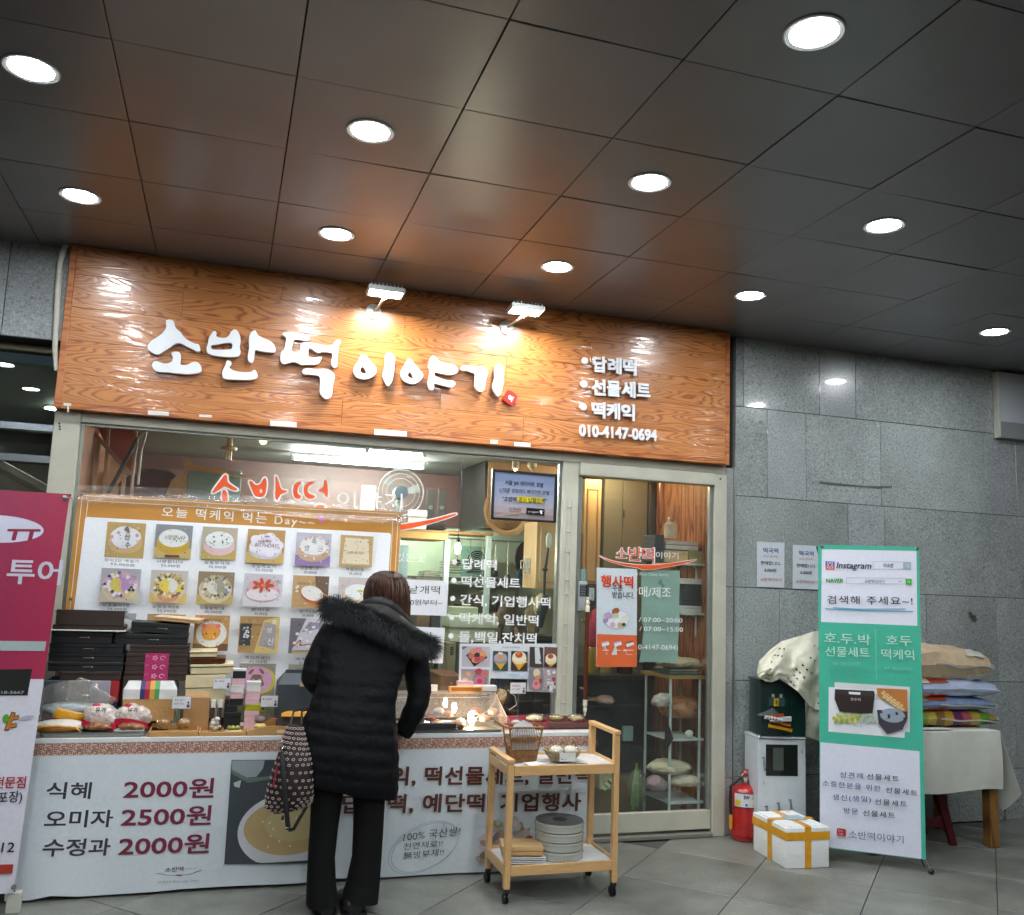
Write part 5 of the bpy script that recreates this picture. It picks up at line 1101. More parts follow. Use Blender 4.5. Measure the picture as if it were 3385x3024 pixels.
def photo(s, x0, y0, x1, y1, bgc, kind, q=km):
 bgc = lin(bgc); g_ = sum(bgc)/3; bgc = tuple(.72*x+.28*g_ for x in bgc)
 a_, b_ = s.uv(*q(x0, y1)), s.uv(*q(x1, y0)); w_, h_ = b_[0]-a_[0], b_[1]-a_[1]; cx, cy_ = (a_[0]+b_[0])/2, (a_[1]+b_[1])/2
 s.rect(a_[0], a_[1], b_[0], b_[1], bgc); rd = random.Random(int(x0*7+y0))
 for k in range(9):
  f = rd.uniform(.6, 1.35); X_, Y_ = rd.uniform(-.42, .32), rd.uniform(-.42, .36); W2, H2 = rd.uniform(.05, .5-max(X_, 0)-.02), rd.uniform(.03, .10); s.rect(cx+X_*w_, cy_+Y_*h_, cx+min(.5, X_+W2)*w_, cy_+min(.5, Y_+H2)*h_, tuple(min(1, x*f) for x in bgc), dl=0 if k else 1)
 E = lambda x, y, rx, ry, c, n=20, rot=0: s.ell(cx+x*w_, cy_+y*h_, rx*w_, ry*h_, c, n, rot)
 rd = random.Random(int(x0*7+y0)); Rr = lambda X0, Y0, X1, Y1, c: s.rect(cx+X0*w_, cy_+Y0*h_, cx+X1*w_, cy_+Y1*h_, tuple(.7*x+.3*sum(lin(c))/3 for x in lin(c)))
 if kind.startswith('cake'):
  side, topc, yel = {'cake1': ('#cfb678', '#e4e6ec', '#c9a13c'), 'cake2': ('#c9a53c', '#e2e7e6', '#d1b64a'), 'cake3': ('#d9b9c0', '#dfe6e6', '#c9a92e'), 'cake4': ('#c6c9dc', '#e2dde8', '#d2aa28'), 'cake5': ('#c9ad90', '#e3e3e6', '#8f6db0'), 'cake6': ('#c79fae', '#dcb0bd', '#d8d6de')}[kind]
  Rr(-.5, -.5, .5, -.18, yel); E(0, -.12, .44, .26, side); E(0, -.02, .44, .26, side if kind != 'cake4' else topc); E(0, .1, .40, .27, topc, 24)
  if kind == 'cake1':
   E(-.02, .08, .36, .32, topc)
   for k in range(9): a = k*.7; E(.38*math.cos(a), -.02+.26*math.sin(a), .05, .05, '#d9a0a4', 8)
   for k, ch in enumerate('축산수'): s.text(ch, cx-.06*w_+.03*k*w_, cy_+(.24-.22*k)*h_, .17*h_, '#4d3d38', bold=.01)
  if kind == 'cake2': s.text('사랑합니다', cx-.27*w_, cy_+.06*h_, .15*h_, '#5c4634', width=.56*w_, shear=.3, jit=.1); s.line([(cx+.1*w_, cy_+.1*h_), (cx+.34*w_, cy_+.14*h_)], .0015, '#5c4634'); Rr(-.2, -.47, .2, -.4, '#7a3030')
  if kind == 'cake3': E(0, .04, .3, .1, '#4d4a3e'); E(0, .13, .33, .2, topc); [E(.2*math.cos(k*1.3), .13+.12*math.sin(k*1.3), .03, .03, '#7a5c30', 8) for k in range(5)]
  if kind == 'cake4': [E(.33*math.cos(k*1.26), .05+.24*math.sin(k*1.26), .15, .14, topc, 12) for k in range(5)]; s.text('HAPPY', cx-.22*w_, cy_+.1*h_, .13*h_, '#5a3f2e', width=.36*w_, shear=.3); s.text('BIRTHDAY!', cx-.3*w_, cy_-.02*h_, .14*h_, '#5a3f2e', width=.62*w_, shear=.3); E(.02, .3, .08, .03, '#a58fb8', 8)
  if kind == 'cake5':
   for k in range(34): a = k*.37; E((.36+.05*rd.random())*math.cos(a), .06+(.3+.05*rd.random())*math.sin(a), .035, .035, rd.choice(['#b58a6a', '#e8e0dc', '#cfa790']), 6)
   s.text('축', cx-.07*w_, cy_+.17*h_, .17*h_, '#3f3a38'); s.text('생', cx-.27*w_, cy_-.03*h_, .17*h_, '#3f3a38'); s.text('신', cx+.12*w_, cy_-.05*h_, .17*h_, '#3f3a38')
  if kind == 'cake6':
   E(0, -.12, .42, .2, '#e6dfe4')
   for k in range(7): a = k*.9; E(.17*math.cos(a), .15+.1*math.sin(a), .13, .06, '#c9563c', 8, a)
   E(0, .15, .07, .05, '#e08a6a', 8)
 elif kind.startswith('pile'):
  pal = {'pile1': ['#d9c65a', '#b892c4', '#e6dfe6', '#cfa8ba', '#4a4650'], 'pile2': ['#e3cf58', '#dfe0dc', '#b89a5c', '#6d6a3e', '#d9b96a'], 'pile3': ['#dedcd2', '#a9a48f', '#c9b78c', '#6e6757', '#8f95a0']}[kind]
  Rr(-.5, -.5, .5, -.2, {'pile1': '#cdbd98', 'pile2': '#d9b93a', 'pile3': '#c9a93c'}[kind]); E(0, -.05, .46, .42, '#cfc4b4', 24); E(0, -.28, .3, .2, {'pile1': '#cfc0a6', 'pile2': '#c98f7a', 'pile3': '#d2c79c'}[kind])
  for ring, n_, r_ in ((.38, 26, .05), (.3, 20, .05), (.18, 12, .075), (.07, 6, .09)):
   for k in range(n_):
    a = k*2*PI/n_; c_ = pal[int(rd.random()*len(pal))]
    if ring < .2: c_ = pal[0] if a > 1.6 and a < 5 else pal[1]
    s.ell(cx+ring*w_*math.cos(a), cy_+.03*h_+ring*.9*h_*math.sin(a), r_*w_, r_*h_*.9, c_, 8, a, dl=1 if k == 0 else 0)
  if kind == 'pile1': s.poly([(cx-.2*w_, cy_-.36*h_), (cx, cy_-.3*h_), (cx+.2*w_, cy_-.38*h_), (cx+.02*w_, cy_-.34*h_)], '#a18ac0', px=False)
 elif kind == 'square': s.tri([(cx-.42*w_, cy_-.4*h_), (cx+.42*w_, cy_-.42*h_), (cx+.36*w_, cy_+.4*h_), (cx-.36*w_, cy_+.42*h_)], '#e2d6bc'); Rr(-.42, -.47, .42, -.41, '#d2b560'); s.text('HAPPY BIRTHDAY', cx-.25*w_, cy_-.1*h_, .12*h_, '#8a5c44', width=.5*w_); s.line([(cx-.1*w_, cy_+.3*h_), (cx+.05*w_, cy_+.15*h_), (cx-.02*w_, cy_+.02*h_)], .0015, '#b0583c'); [E(.36*(k % 3-1), .3*(k//3-1), .02, .02, '#9a8050', 6) for k in range(9) if k != 4]
 elif kind == 'heart': s.poly([(cx-.4*w_, cy_+.1*h_), (cx, cy_-.4*h_), (cx+.45*w_, cy_-.5*h_), (cx+.4*w_, cy_)], '#c98a3a', px=False); s.poly([(cx+.1*w_, cy_+.5*h_), (cx+.5*w_, cy_+.5*h_), (cx+.5*w_, cy_-.1*h_), (cx+.15*w_, cy_+.1*h_)], '#6f5848', px=False); E(.05, -.1, .34, .24, '#b8624a', 20, -.3); E(.05, -.04, .32, .22, '#e3e0dc', 20, -.3); [E(-.4+.05*rd.random(), .2*rd.random(), .03, .04, '#dfe3dc', 6) for k in range(8)]
 elif kind == 'white': E(.1, -.05, .42, .26, '#d6c08e'); E(.1, .03, .4, .26, '#e4e6e4'); E(.16, .06, .1, .05, '#b9bf6a', 10)
 elif kind == 'face': Rr(-.5, -.5, .5, -.3, '#7d5522'); E(0, -.02, .44, .38, '#dcdcd6', 24); E(-.02, .04, .28, .24, '#e0946a', 16); E(-.02, -.05, .24, .16, '#e3a23e', 16); E(-.22, .2, .08, .07, '#d97f66', 8); E(.18, .2, .08, .07, '#d97f66', 8); E(-.14, -.02, .03, .03, '#8a5a2a', 6); E(.1, -.02, .03, .03, '#8a5a2a', 6); s.text('생일축하해', cx-.27*w_, cy_+.3*h_, .09*h_, '#554a44', width=.5*w_)
 elif kind == 'boxes': s.poly([(cx-.1*w_, cy_-.5*h_), (cx+.1*w_, cy_+.4*h_), (cx+.5*w_, cy_+.5*h_), (cx+.5*w_, cy_-.5*h_)], '#d3bb72', px=False); s.poly([(cx+.0*w_, cy_-.3*h_), (cx+.12*w_, cy_+.36*h_), (cx+.42*w_, cy_+.3*h_), (cx+.42*w_, cy_-.4*h_)], '#a79fa2', px=False); Rr(-.48, -.3, -.2, .3, '#3b4547'); [E(-.4+.14*rd.random(), -.1+.3*rd.random(), .03, .03, '#dde0da', 6) for k in range(12)]; s.text('생', cx+.18*w_, cy_+.06*h_, .16*h_, '#eeeeee'); s.text('신', cx+.22*w_, cy_-.26*h_, .2*h_, '#eeeeee'); s.text('축', cx+.3*w_, cy_+.28*h_, .16*h_, '#eeeeee')
 elif kind == 'branch': s.poly([(cx-.42*w_, cy_-.42*h_), (cx-.1*w_, cy_+.5*h_), (cx+.5*w_, cy_+.5*h_), (cx+.5*w_, cy_-.4*h_)], '#d8d2dc', px=False); s.poly([(cx-.2*w_, cy_+.1*h_), (cx-.02*w_, cy_+.4*h_), (cx+.4*w_, cy_+.36*h_), (cx+.5*w_, cy_+.1*h_), (cx+.2*w_, cy_+.2*h_)], '#9a97a8', px=False); s.line([(cx-.38*w_, cy_-.3*h_), (cx-.2*w_, cy_-.1*h_), (cx-.22*w_, cy_-.28*h_), (cx+.1*w_, cy_-.22*h_), (cx+.4*w_, cy_-.3*h_)], .006, '#a5602c'); [E(rd.uniform(-.4, .4), rd.uniform(-.3, .3), .05, .045, '#ece6ea', 8) for k in range(10)]; Rr(-.42, -.5, .5, -.44, '#cfb03c')
 elif kind == 'deer': E(.08, -.03, .44, .42, '#c9bb45', 28); E(.0, .0, .42, .42, '#cf9fc0', 28); s.tri([(cx-.25*w_, cy_-.18*h_), (cx-.12*w_, cy_+.16*h_), (cx+.1*w_, cy_+.16*h_), (cx+.22*w_, cy_-.16*h_), (cx, cy_-.3*h_)], '#7d6050'); E(-.17, .25, .1, .05, '#8a5a44', 8, .8); E(.12, .26, .1, .05, '#8a5a44', 8, -.8); s.line([(cx-.15*w_, cy_-.02*h_), (cx-.1*w_, cy_+.02*h_), (cx-.05*w_, cy_-.02*h_)], .002, '#e8dede'); s.line([(cx+.03*w_, cy_-.01*h_), (cx+.08*w_, cy_+.03*h_), (cx+.13*w_, cy_-.01*h_)], .002, '#e8dede')
 for k in range(26): s.ell(cx+rd.uniform(-.46, .46)*w_, cy_+rd.uniform(-.46, .46)*h_, rd.uniform(.01, .035)*w_, rd.uniform(.008, .025)*h_, rd.choice([bgc, tuple(x*.55 for x in bgc), '#d8d2cc', '#8a7a6a', '#b8a890']), 5, rd.random()*3, dl=0 if k else 1)
 return s
PH = [(245, 222, 482, 408, '#c9a340', 'cake1'), (522, 235, 745, 412, '#8b8f99', 'cake2'), (785, 248, 996, 418, '#b9a98c', 'cake3'), (1038, 262, 1262, 440, '#bb8f2c', 'cake4'), (1312, 280, 1520, 455, '#b9b4c6', 'cake5'), (1558, 295, 1752, 460, '#c9a456', 'square'),
      (218, 478, 458, 658, '#aeaab6', 'pile1'), (498, 488, 720, 660, '#c9c2b6', 'pile2'), (762, 496, 978, 668, '#9a8460', 'pile3'), (1018, 508, 1246, 682, '#c9c6d0', 'cake6'), (1290, 518, 1502, 690, '#c79a52', 'heart'), (1545, 528, 1740, 690, '#c9bcb6', 'white'),
      (230, 722, 432, 860, '#9fa8aa', 'white'), (480, 730, 706, 880, '#b8904c', 'white'), (742, 735, 952, 928, '#c98e30', 'face'), (992, 742, 1228, 940, '#b98a3c', 'boxes'), (1272, 752, 1500, 942, '#77737a', 'branch'), (990, 1000, 1205, 1176, '#9a917c', 'deer'), (1262, 1004, 1470, 1180, '#a39b86', 'white')]
for a_ in PH: photo(s, *a_)
for nm, pr_, x0, x1, y, dy in (('장미2단 백설기', '55,000원', 258, 445, 432, 10), ('사랑합니다', '55,000원', 545, 690, 440, 6), ('칠동무지개', '50,000원', 808, 945, 447, 6), ('생일백설기', '25,000원', 1066, 1200, 465, 6), ('단호박1호', '30,000원', 1338, 1440, 478, 4), ('백설기1호', '35,000원', 1590, 1690, 485, 4),
                   ('모듬찰떡3호', '30,000원', 250, 398, 680, 4), ('모듬찰떡2호', '35,000원', 522, 672, 690, 4), ('모듬찰떡1호', '40,000원', 785, 920, 696, 4), ('딸기1호', '35,000원', 1068, 1168, 706, 4), ('딸기2호', '35,000원', 1332, 1420, 714, 4), ('케이크터', '40,000원', 820, 915, 962, 2), ('흑임자생신', '55,000원', 1032, 1168, 970, 2), ('매화1단', '55,000원', 1312, 1420, 978, 2)):
 s.text_px(nm, km(x0, y), km(x1, y+dy), 17*.5891, '#34302f', jit=.05, bold=.004, spacing=1.15); s.text_px(pr_, km(x0+(x1-x0)*.18, y+22), km(x1-(x1-x0)*.12, y+22+dy), 17*.5891, '#34302f', jit=.05, bold=.004, spacing=1.1)
mb_ = tag(s.build('menu_banner', printed(.4, coat=.25), None), 'orange bordered cake menu banner with rows of cake photos on the shop window', 'banner')
for px, py in ((812, 1661), (1318, 1712), (270, 1634), (234, 1980)):
 c = U(px, py, y=MY-.012); o = MB().lathe([(.004, -.004), (.009, -.0035), (.009, 0), (.004, .001)], c, 16, 'y').put('eyelet', mat('#c8c8c8', .2, .9), None); o.parent = mb_
s_ = MB().grid(lambda u, v: Vector((TL.x-.03+u*(TR.x-TL.x+.06), MY-.018-.006*math.sin(u*31)-.004*math.sin(v*9+u*7), TL.z+.03-v*.10+.02*math.sin(u*5)-(.0)*u)), 60, 8)
tag(s_.put('plastic_film', PLAST, None), 'strip of clear wrinkled plastic film along the top of the cake menu banner', 'film')
def paper(name, pts, y, col, lab, cat, fn=None, rough=.5, coat=.1, wv=.0015):
 s = Sheet((0, y, 0), (1, 0, 0), (0, 0, 1), wave=(lambda u, v: wv*math.sin(u*14+v*9)) if wv else None, maxe=.08 if wv else None); s.poly(pts, col)
 if fn: fn(s)
 return tag(s.build(name, printed(rough, coat=coat), None), lab, cat)
def f1(s):
 s.text_px('낱개떡', k3(172, 880), k3(522, 888), 92*.2946, '#2c1c1c', bold=.004, jit=.05, spacing=1.1); s.text_px('1,000원부터~', k3(40, 1008), k3(550, 1018), 66*.2946, '#2c1c1c', jit=.05)
paper('paper_sign', [k3(-60, 722), k3(618, 748), k3(598, 1138), k3(-60, 1120)], -.004, '#dde0e6', 'white paper sign with big handwriting beside the customer head', 'sign', f1)
def f2(s):
 s.text_px('★', k3(405, 1340), k3(432, 1342), 30*.2946, '#2c1c1c')
 for k, (t1, c_) in enumerate((('2,000원', '#a8502c'), ('3,000원', '#2c1c1c'), ('10,000원', '#2c1c1c'))): s.text_px(t1, k3(330, 1440+k*90), k3(528, 1444+k*90), 44*.2946, c_, jit=.05)
paper('paper_sign', [k3(200, 1258), k3(580, 1275), k3(556, 1672), k3(180, 1660)], -.004, '#dde0e6', 'lower white price sheet beside the customer fur collar', 'sign', f2)
def f3(s):
 q = k3; zc_ = lambda x, y: (1250+x*.3846, 1800+y*.3846)
 R = lambda x0, y0, x1, y1, c: s.poly([zc_(x0, y0), zc_(x1, y0+6), zc_(x1-2, y1), zc_(x0-2, y1-4)], c)
 E = lambda x, y, r1, r2, c, n=14, rot=0: (lambda a: s.ell(a[0], a[1], r1*.00074, r2*.00074, c, n, rot))(s.uv(*zc_(x, y)))
 R(720, 872, 962, 1052, '#b5b4bc'); s.poly([zc_(755, 950), zc_(850, 885), zc_(940, 970), zc_(825, 1050)], '#3a2b2a'); [E(850+50*math.cos(k), 950+45*math.sin(k), 28, 24, ['#d08a6a', '#cf7f90', '#d9a070', '#b86a58'][k % 4]) for k in range(9)]; E(850, 985, 26, 22, '#b8405c'); s.poly([zc_(722, 874), zc_(770, 876), zc_(722, 905)], '#6b6670')
 R(712, 1068, 950, 1235, '#8f8c92'); E(760, 1148, 44, 34, '#8f8a88'); E(872, 1160, 66, 66, '#77747c'); E(775, 1108, 22, 18, '#cf9a72'); E(862, 1090, 34, 26, '#b2424c'); E(912, 1108, 32, 28, '#c26a70'); E(870, 1172, 42, 36, '#c05a78'); E(870, 1172, 24, 20, '#8f2c50'); E(745, 1160, 24, 14, '#c9a68a')
 s.text_px('앙금플라워떡케익', zc_(1062, 888), zc_(1215, 892), 17*.3846, '#4a4644', jit=.05)
 R(984, 912, 1114, 1082, '#2c4b48'); s.poly([zc_(985, 990), zc_(1048, 1076), zc_(1112, 990)], '#d2a41c'); E(1048, 985, 62, 38, '#8d8a9a'); E(1048, 968, 58, 36, '#a5a2b2', 20); E(1048, 960, 26, 22, '#d9964a'); R(1030, 922, 1066, 944, '#d9dcda')
 R(1140, 912, 1282, 1082, '#3a2e2a'); s.poly([zc_(1142, 990), zc_(1205, 1078), zc_(1278, 1000)], '#d99a1c'); E(1208, 980, 66, 48, '#e0d2ae'); E(1208, 962, 62, 44, '#e8dfc4', 20); E(1206, 945, 34, 26, '#b8502c'); E(1200, 935, 16, 14, '#d98048'); R(1240, 1000, 1280, 1012, '#e8dfc8')
 R(1298, 876, 1412, 1052, '#42332e'); s.poly([zc_(1340, 882), zc_(1378, 880), zc_(1398, 1025), zc_(1345, 1020)], '#c9d3da'); [E(1385+5*k, 985+8*k, 5, 5, '#3a2a2a') for k in range(3)]
 R(1422, 876, 1535, 1052, '#6d4f44'); R(1424, 940, 1533, 1050, '#33261f'); s.poly([zc_(1426, 1000), zc_(1475, 1052), zc_(1528, 1005)], '#d99a1c'); E(1478, 990, 52, 38, '#e0d2ae'); E(1478, 970, 50, 34, '#e8dfc4', 20); E(1474, 958, 26, 20, '#b8502c')
 R(1020, 1090, 1282, 1150, '#c3d0da'); E(1165, 1120, 50, 14, '#a9c4d4')
 R(1290, 1062, 1410, 1245, '#7f7e88'); E(1355, 1100, 32, 36, '#d9c9a2'); E(1365, 1140, 26, 18, '#b9876a'); E(1352, 1200, 36, 42, '#d98a8a'); E(1350, 1190, 18, 18, '#c2586e'); E(1388, 1168, 16, 22, '#8a4a3a')
 R(1418, 1062, 1526, 1245, '#a89aa0'); [E(1470+30*math.cos(k*2.1), 1150+70*math.sin(k*1.3), 16, 14, ['#a83a3e', '#e4e2e6', '#d8d6da', '#6a4a44'][k % 4], 10) for k in range(16)]
zc_ = lambda x, y: (1250+x*.3846, 1800+y*.3846)
paper('photo_sheet', [zc_(702, 850), zc_(1550, 852), zc_(1536, 1272), zc_(1275, 1262), zc_(1282, 1160), zc_(965, 1148), zc_(955, 1240), zc_(692, 1198)], -.004, '#d5d9de', 'white sheet of cake photographs taped low on the window at the right', 'poster', f3, coat=.4)
fn_ = T_('framed_notice', 'black framed notice with a hotel supplier announcement at the top right of the window', 'framed notice', 1.85, -.02, 2.1)
z8 = lambda x, y: (1200+x*.36819, 1400+y*.36819)
FC = [U(*z8(*p), y=-.02) for p in ((1160, 408), (1748, 457), (1730, 892), (1143, 858))]
def shrink(Pq, k):
 c = sum(Pq, Vector())/4; return [p+(c-p).normalized()*k for p in Pq]
INN = shrink(FC, .022)
for a0, a1, b1, b0 in [(FC[i], FC[(i+1) % 4], INN[(i+1) % 4], INN[i]) for i in range(4)]:
 mb = MB(); mb.loft([[p+Vector((0, -.008, 0)) for p in (a0, a1, b1, b0)], [p+Vector((0, .012, 0)) for p in (a0, a1, b1, b0)]]); mb.put('frame_side', mat('#101114', .35), fn_, smooth=False)
s = Sheet((FC[3].x, -.018, FC[3].z), (FC[2]-FC[3]), (0, 0, 1)); s.V = Vector((0, 0, 1)); s.X = Vector((1, 0, 0)); s.N = Vector((0, -1, 0))
IN2 = [s.uv(*z8(*p)) for p in ((1180, 430), (1728, 475), (1712, 872), (1163, 838))]
s.tri(IN2, '#7e8cae')
for k, (y0, c_) in enumerate(((520, '#8993b0'), (600, '#8f95ac'), (680, '#9a98a6'), (730, '#9a8f94'), (790, '#8b7e80'))): s.poly([z8(1176-k*3, y0), z8(1724-k*3, y0+38), z8(1712, 872), z8(1163, 838)], c_)
for k in range(9): s.line([z8(1180+k*20, 836-k*3), z8(1320+k*45, 780-k*4+(k % 3)*14)], .002, '#b6a291', px=True)
s.text_px('서울 JW 메리어트 호텔', z8(1275, 546), z8(1615, 570), 42*.368, '#23262e', bold=.005); s.text_px('남대문 코트야드 메리어트 호텔', z8(1225, 612), z8(1668, 640), 40*.368, '#23262e', bold=.005)
s.poly([z8(1385, 650), z8(1622, 668), z8(1618, 716), z8(1383, 700)], '#c2b21f'); s.text_px('"호텔떡 공식 납품업체"', z8(1248, 692), z8(1645, 712), 44*.368, '#202126', bold=.012)
s.text_px('SOBAN', z8(1308, 775), z8(1412, 780), 30*.368, '#3a3a40'); s.line([z8(1300, 782), z8(1360, 794), z8(1415, 782)], .002, '#8a2c34', px=True)
s.poly([z8(1465, 755), z8(1628, 768), z8(1624, 825), z8(1461, 812)], '#14161b'); s.text_px('JW MARRIOTT', z8(1478, 797), z8(1575, 804), 16*.368, '#d0d2d6'); s.poly([z8(1582, 780), z8(1618, 784), z8(1600, 792), z8(1608, 812), z8(1590, 812)], '#d8dadc'); s.text_px('HOTEL', z8(1510, 808), z8(1540, 810), 8*.368, '#b0b2b6')
s.build('notice_sheet', printed(.25, coat=.8), fn_)
# ================================================================== BOXES ON THE COUNTER
BK = mat('#17181b', .45, var=.2, vs=20); DB = mat('#33251f', .5, var=.15, vs=20); KR = mat('#a98358', .6, var=.08, bump=.15); CRM = mat('#cfc29b', .5); PK = mat('#d6b0b8', .5); WB = mat('#d3d3d1', .5); GD_ = mat('#6b3c16', .3, .5, var=.3, vs=30)
GY = -.31
r0 = lambda x0, y0, x1, y1: (x0*.4396, 1550+y0*.4396, x1*.4396, 1550+y1*.4396)
def latch(t, wdh, fr=.46, L=.045):
 w, d, h = wdh; MB().bar((w*(fr-.5), -d/2-.002, h*.5), (w*(fr-.5)+L, -d/2-.002, h*.5), .0022).put('clasp', mat('#c8c4bc', .3, .7), t); MB().ell((w*(fr-.5)+L, -d/2-.003, h*.5), .004, 8, 6).put('clasp_knob', mat('#c8c4bc', .3, .7), t)
def gbox(label, r, m, zb, y=GY, d=.2, lidm=None, lh=.4, rz=0, clasp=False, sleeve=False, name='gift_box', tilt=0):
 t, z, wdh = gift(label, r, y, d, m, lidm, zb, lh, name, rz=rz); w, d, h = wdh
 if clasp: latch(t, wdh)
 if sleeve:
  s = Sheet((w*(-.195), -d/2-.0016, 0), (1, 0, 0), (0, 0, 1)); s.rect(0, -.0005, w*.38, h+.001, '#b02a62')
  for k, (x, y_) in enumerate(((.42, .5),)):
   for j in range(5): a = j*1.2566; s.ell(w*.38*x+.009*math.cos(a), h*y_+.009*math.sin(a), .0055, .0045, '#d9a0bc', 8, a, dl=0 if j else 1)
  s.line([(w*.38*.75+.012*math.cos(k*.5), h*.5+.010*math.sin(k*.5)) for k in range(11)], .003, '#e0bccb'); s.line([(w*.38*.1+.008*math.cos(k*.6), h*.6+.007*math.sin(k*.6)) for k in range(7)], .002, '#d290ae')
  s.build('sleeve', printed(.5), t); MB().box((w*(-.195), -d/2-.0008, h+.0006), (w*.185, d/2, h+.0016)).put('sleeve_top', mat('#b02a62', .5), t)
 if tilt: t.rotation_euler.y = tilt
 return t, z, wdh
zL = U(300, 2324, y=GY).z
cl = T_('folded_cloth_box', 'cloth covered gift box in red, blue and grey patches under plastic at the left', 'box', -.55, -.2, CTZ)
a, b = U(138, 2330, y=GY), U(395, 2249, y=GY)
zb0 = U(150, 2340, y=GY).z
MB().box((a.x, GY, CTZ+.001), (b.x-.06, -.1, CTZ+.035), .004).put('black_tray', BK, cl)
zz = CTZ+.0355; hh = (b.z-.001)-zz
cols_ = [['#6a3238', '#8a8680', '#8b8583'], ['#4c525c', '#8f8c86', '#9a96a0']]
for j in range(2):
 for i in range(3): MB().box((a.x+.004+i*(b.x-a.x-.008)*.30, GY, zz+j*hh/2), (a.x+.004+(i+1)*(b.x-a.x-.008)*.30-.0008, -.1, zz+(j+1)*hh/2-.0008), .004).put('patch', mat(cols_[j][i], .8, bump=.3, bs=200), cl)
for j, c_ in enumerate(('#20264f', '#a02028')): MB().box((a.x+(b.x-a.x-.008)*.905, GY, zz+j*hh/2), (b.x, -.1, zz+(j+1)*hh/2-.0008), .004).put('patch', mat(c_, .8, bump=.3, bs=200), cl)
mb = MB().blob((a.x+.15, GY-.02, zz+hh*.5), (.165, .018, hh*.54), .3, 14, 4, 4); tag(mb.put('plastic_cover', PLAST, None), 'crumpled clear plastic cover over the patchwork cloth box', 'plastic bag')
z = b.z
for lb, rr, m, cl_ in (('dark brown gift box, lowest of the left black stack', r0(440, 1525, 915, 1590), DB, 0), ('black gift box with a clasp, second from the bottom of the left stack', r0(352, 1455, 932, 1523), BK, 1),
                       ('black gift box with a clasp, third from the bottom of the left stack', r0(358, 1390, 935, 1453), BK, 1), ('black gift box with a clasp, fourth from the bottom of the left stack', r0(365, 1318, 930, 1388), BK, 1),
                       ('shorter black box with a clasp near the top of the left stack', r0(378, 1222, 850, 1316), BK, 1)):
 t, z, wdh = gbox(lb, rr, m, z+.0006, clasp=bool(cl_))
ob_ = T_('open_box', 'open dark brown box with its lid raised, topping the left stack', 'box', -.55, -.2, z)
a, b = U(*r0(395, 1190, 935, 1045)[:2], y=GY), U(*r0(935, 1190, 935, 1045)[:2], y=GY); zt_p = U(*r0(420, 1045, 925, 1060)[:2], y=GY).z
MB().box((a.x-.01, GY-.03, z+.001), (b.x+.01, -.12, z+.006), .001).put('rim', WB, ob_)
MB().box((a.x, GY, z+.0065), (b.x, -.14, z+.03), .002).put('tray', DB, ob_)
MB().box((a.x+.012, GY-.008, z+.0305), (b.x-.004, GY+.01, zt_p-.006), .002).put('lid_panel', DB, ob_); MB().box((a.x+.002, GY+.0105, zt_p-.02), (b.x, -.16, zt_p-.014), .002).put('lid_top', mat('#5a5550', .5), ob_)
rb = T_('ribbon_box', 'white lidded paper box with blue, red, yellow and green stripes', 'box', -.2, -.2, CTZ)
a, b = U(*r0(932, 1730, 0, 0)[:2], y=GY-.03), U(*r0(1328, 1597, 0, 0)[:2], y=GY-.03); zmid = (a.z+b.z)/2
lowa, lowb = U(426, 2365, y=GY), U(558, 2310, y=GY)
t, z, wdh = gbox('dark brown box with a yellow label under the striped white box', (426, 2380, 558, 2312), DB, CTZ+.001, y=GY)
s = Sheet((wdh[0]*.1, -wdh[1]/2-.0015, 0), (1, 0, 0), (0, 0, 1)); s.rect(0, wdh[2]*.35, .055, wdh[2]*.75, '#c9923c'); s.line([(-.03+.01*math.cos(k), wdh[2]*.6+.01*math.sin(k*1.7)) for k in range(8)], .002, '#cfc6b4'); s.build('label', printed(.5), t)
z0_ = z+.0006
mb = MB(); wx0, wx1 = a.x, b.x; mb.loft([[Vector(p) for p in ((wx0, GY-.03, z0_), (wx1, GY-.03, z0_), (wx1, -.12, z0_), (wx0, -.12, z0_))], [Vector(p) for p in ((wx0-.004, GY-.034, z0_+(b.z-z0_)*.55), (wx1+.004, GY-.034, z0_+(b.z-z0_)*.55), (wx1+.004, -.116, z0_+(b.z-z0_)*.55), (wx0-.004, -.116, z0_+(b.z-z0_)*.55))]])
mb.put('tray', mat('#b58c58', .45, bump=.4), rb, smooth=False)
zm = z0_+(b.z-z0_)*.55+.0006
def seg(name, x0, x1, m, e0=0, e1=0):
 mb = MB(); mb.loft([[Vector(p) for p in ((x0, GY-.036, zm), (x1, GY-.036, zm), (x1, -.114, zm), (x0, -.114, zm))], [Vector(p) for p in ((x0, GY-.036, zm+(b.z-zm)*.55), (x1, GY-.036, zm+(b.z-zm)*.55), (x1, -.114, zm+(b.z-zm)*.55), (x0, -.114, zm+(b.z-zm)*.55))],
                     [Vector(p) for p in ((x0+e0, GY-.018, b.z), (x1-e1, GY-.018, b.z), (x1-e1, -.13, b.z), (x0+e0, -.13, b.z))]]); mb.put(name, m, rb, smooth=False)
L_ = wx1-wx0; seg('lid', wx0-.006, wx0+L_*.30, WB, .02, 0)
for k, c_ in enumerate(('#2f2f66', '#a8243a', '#cf9a3c', '#4f9a58')): seg('stripe', wx0+L_*(.3+.095*k)+.0004, wx0+L_*(.3+.095*(k+1)), mat(c_, .5))
seg('lid', wx0+L_*.68+.0004, wx1+.006, WB, 0, .02)
z = b.z
for k, (lb, rr) in enumerate((('dark brown box with a pink flowered sleeve, lowest of the three', r0(930, 1525, 1412, 1590)), ('dark brown box with a pink flowered sleeve, middle of the three', r0(935, 1458, 1418, 1523)), ('dark brown box with a pink flowered sleeve, top of the three', r0(942, 1390, 1420, 1456)))):
 t, z, wdh = gbox(lb, rr, DB, z+.0012, sleeve=True)
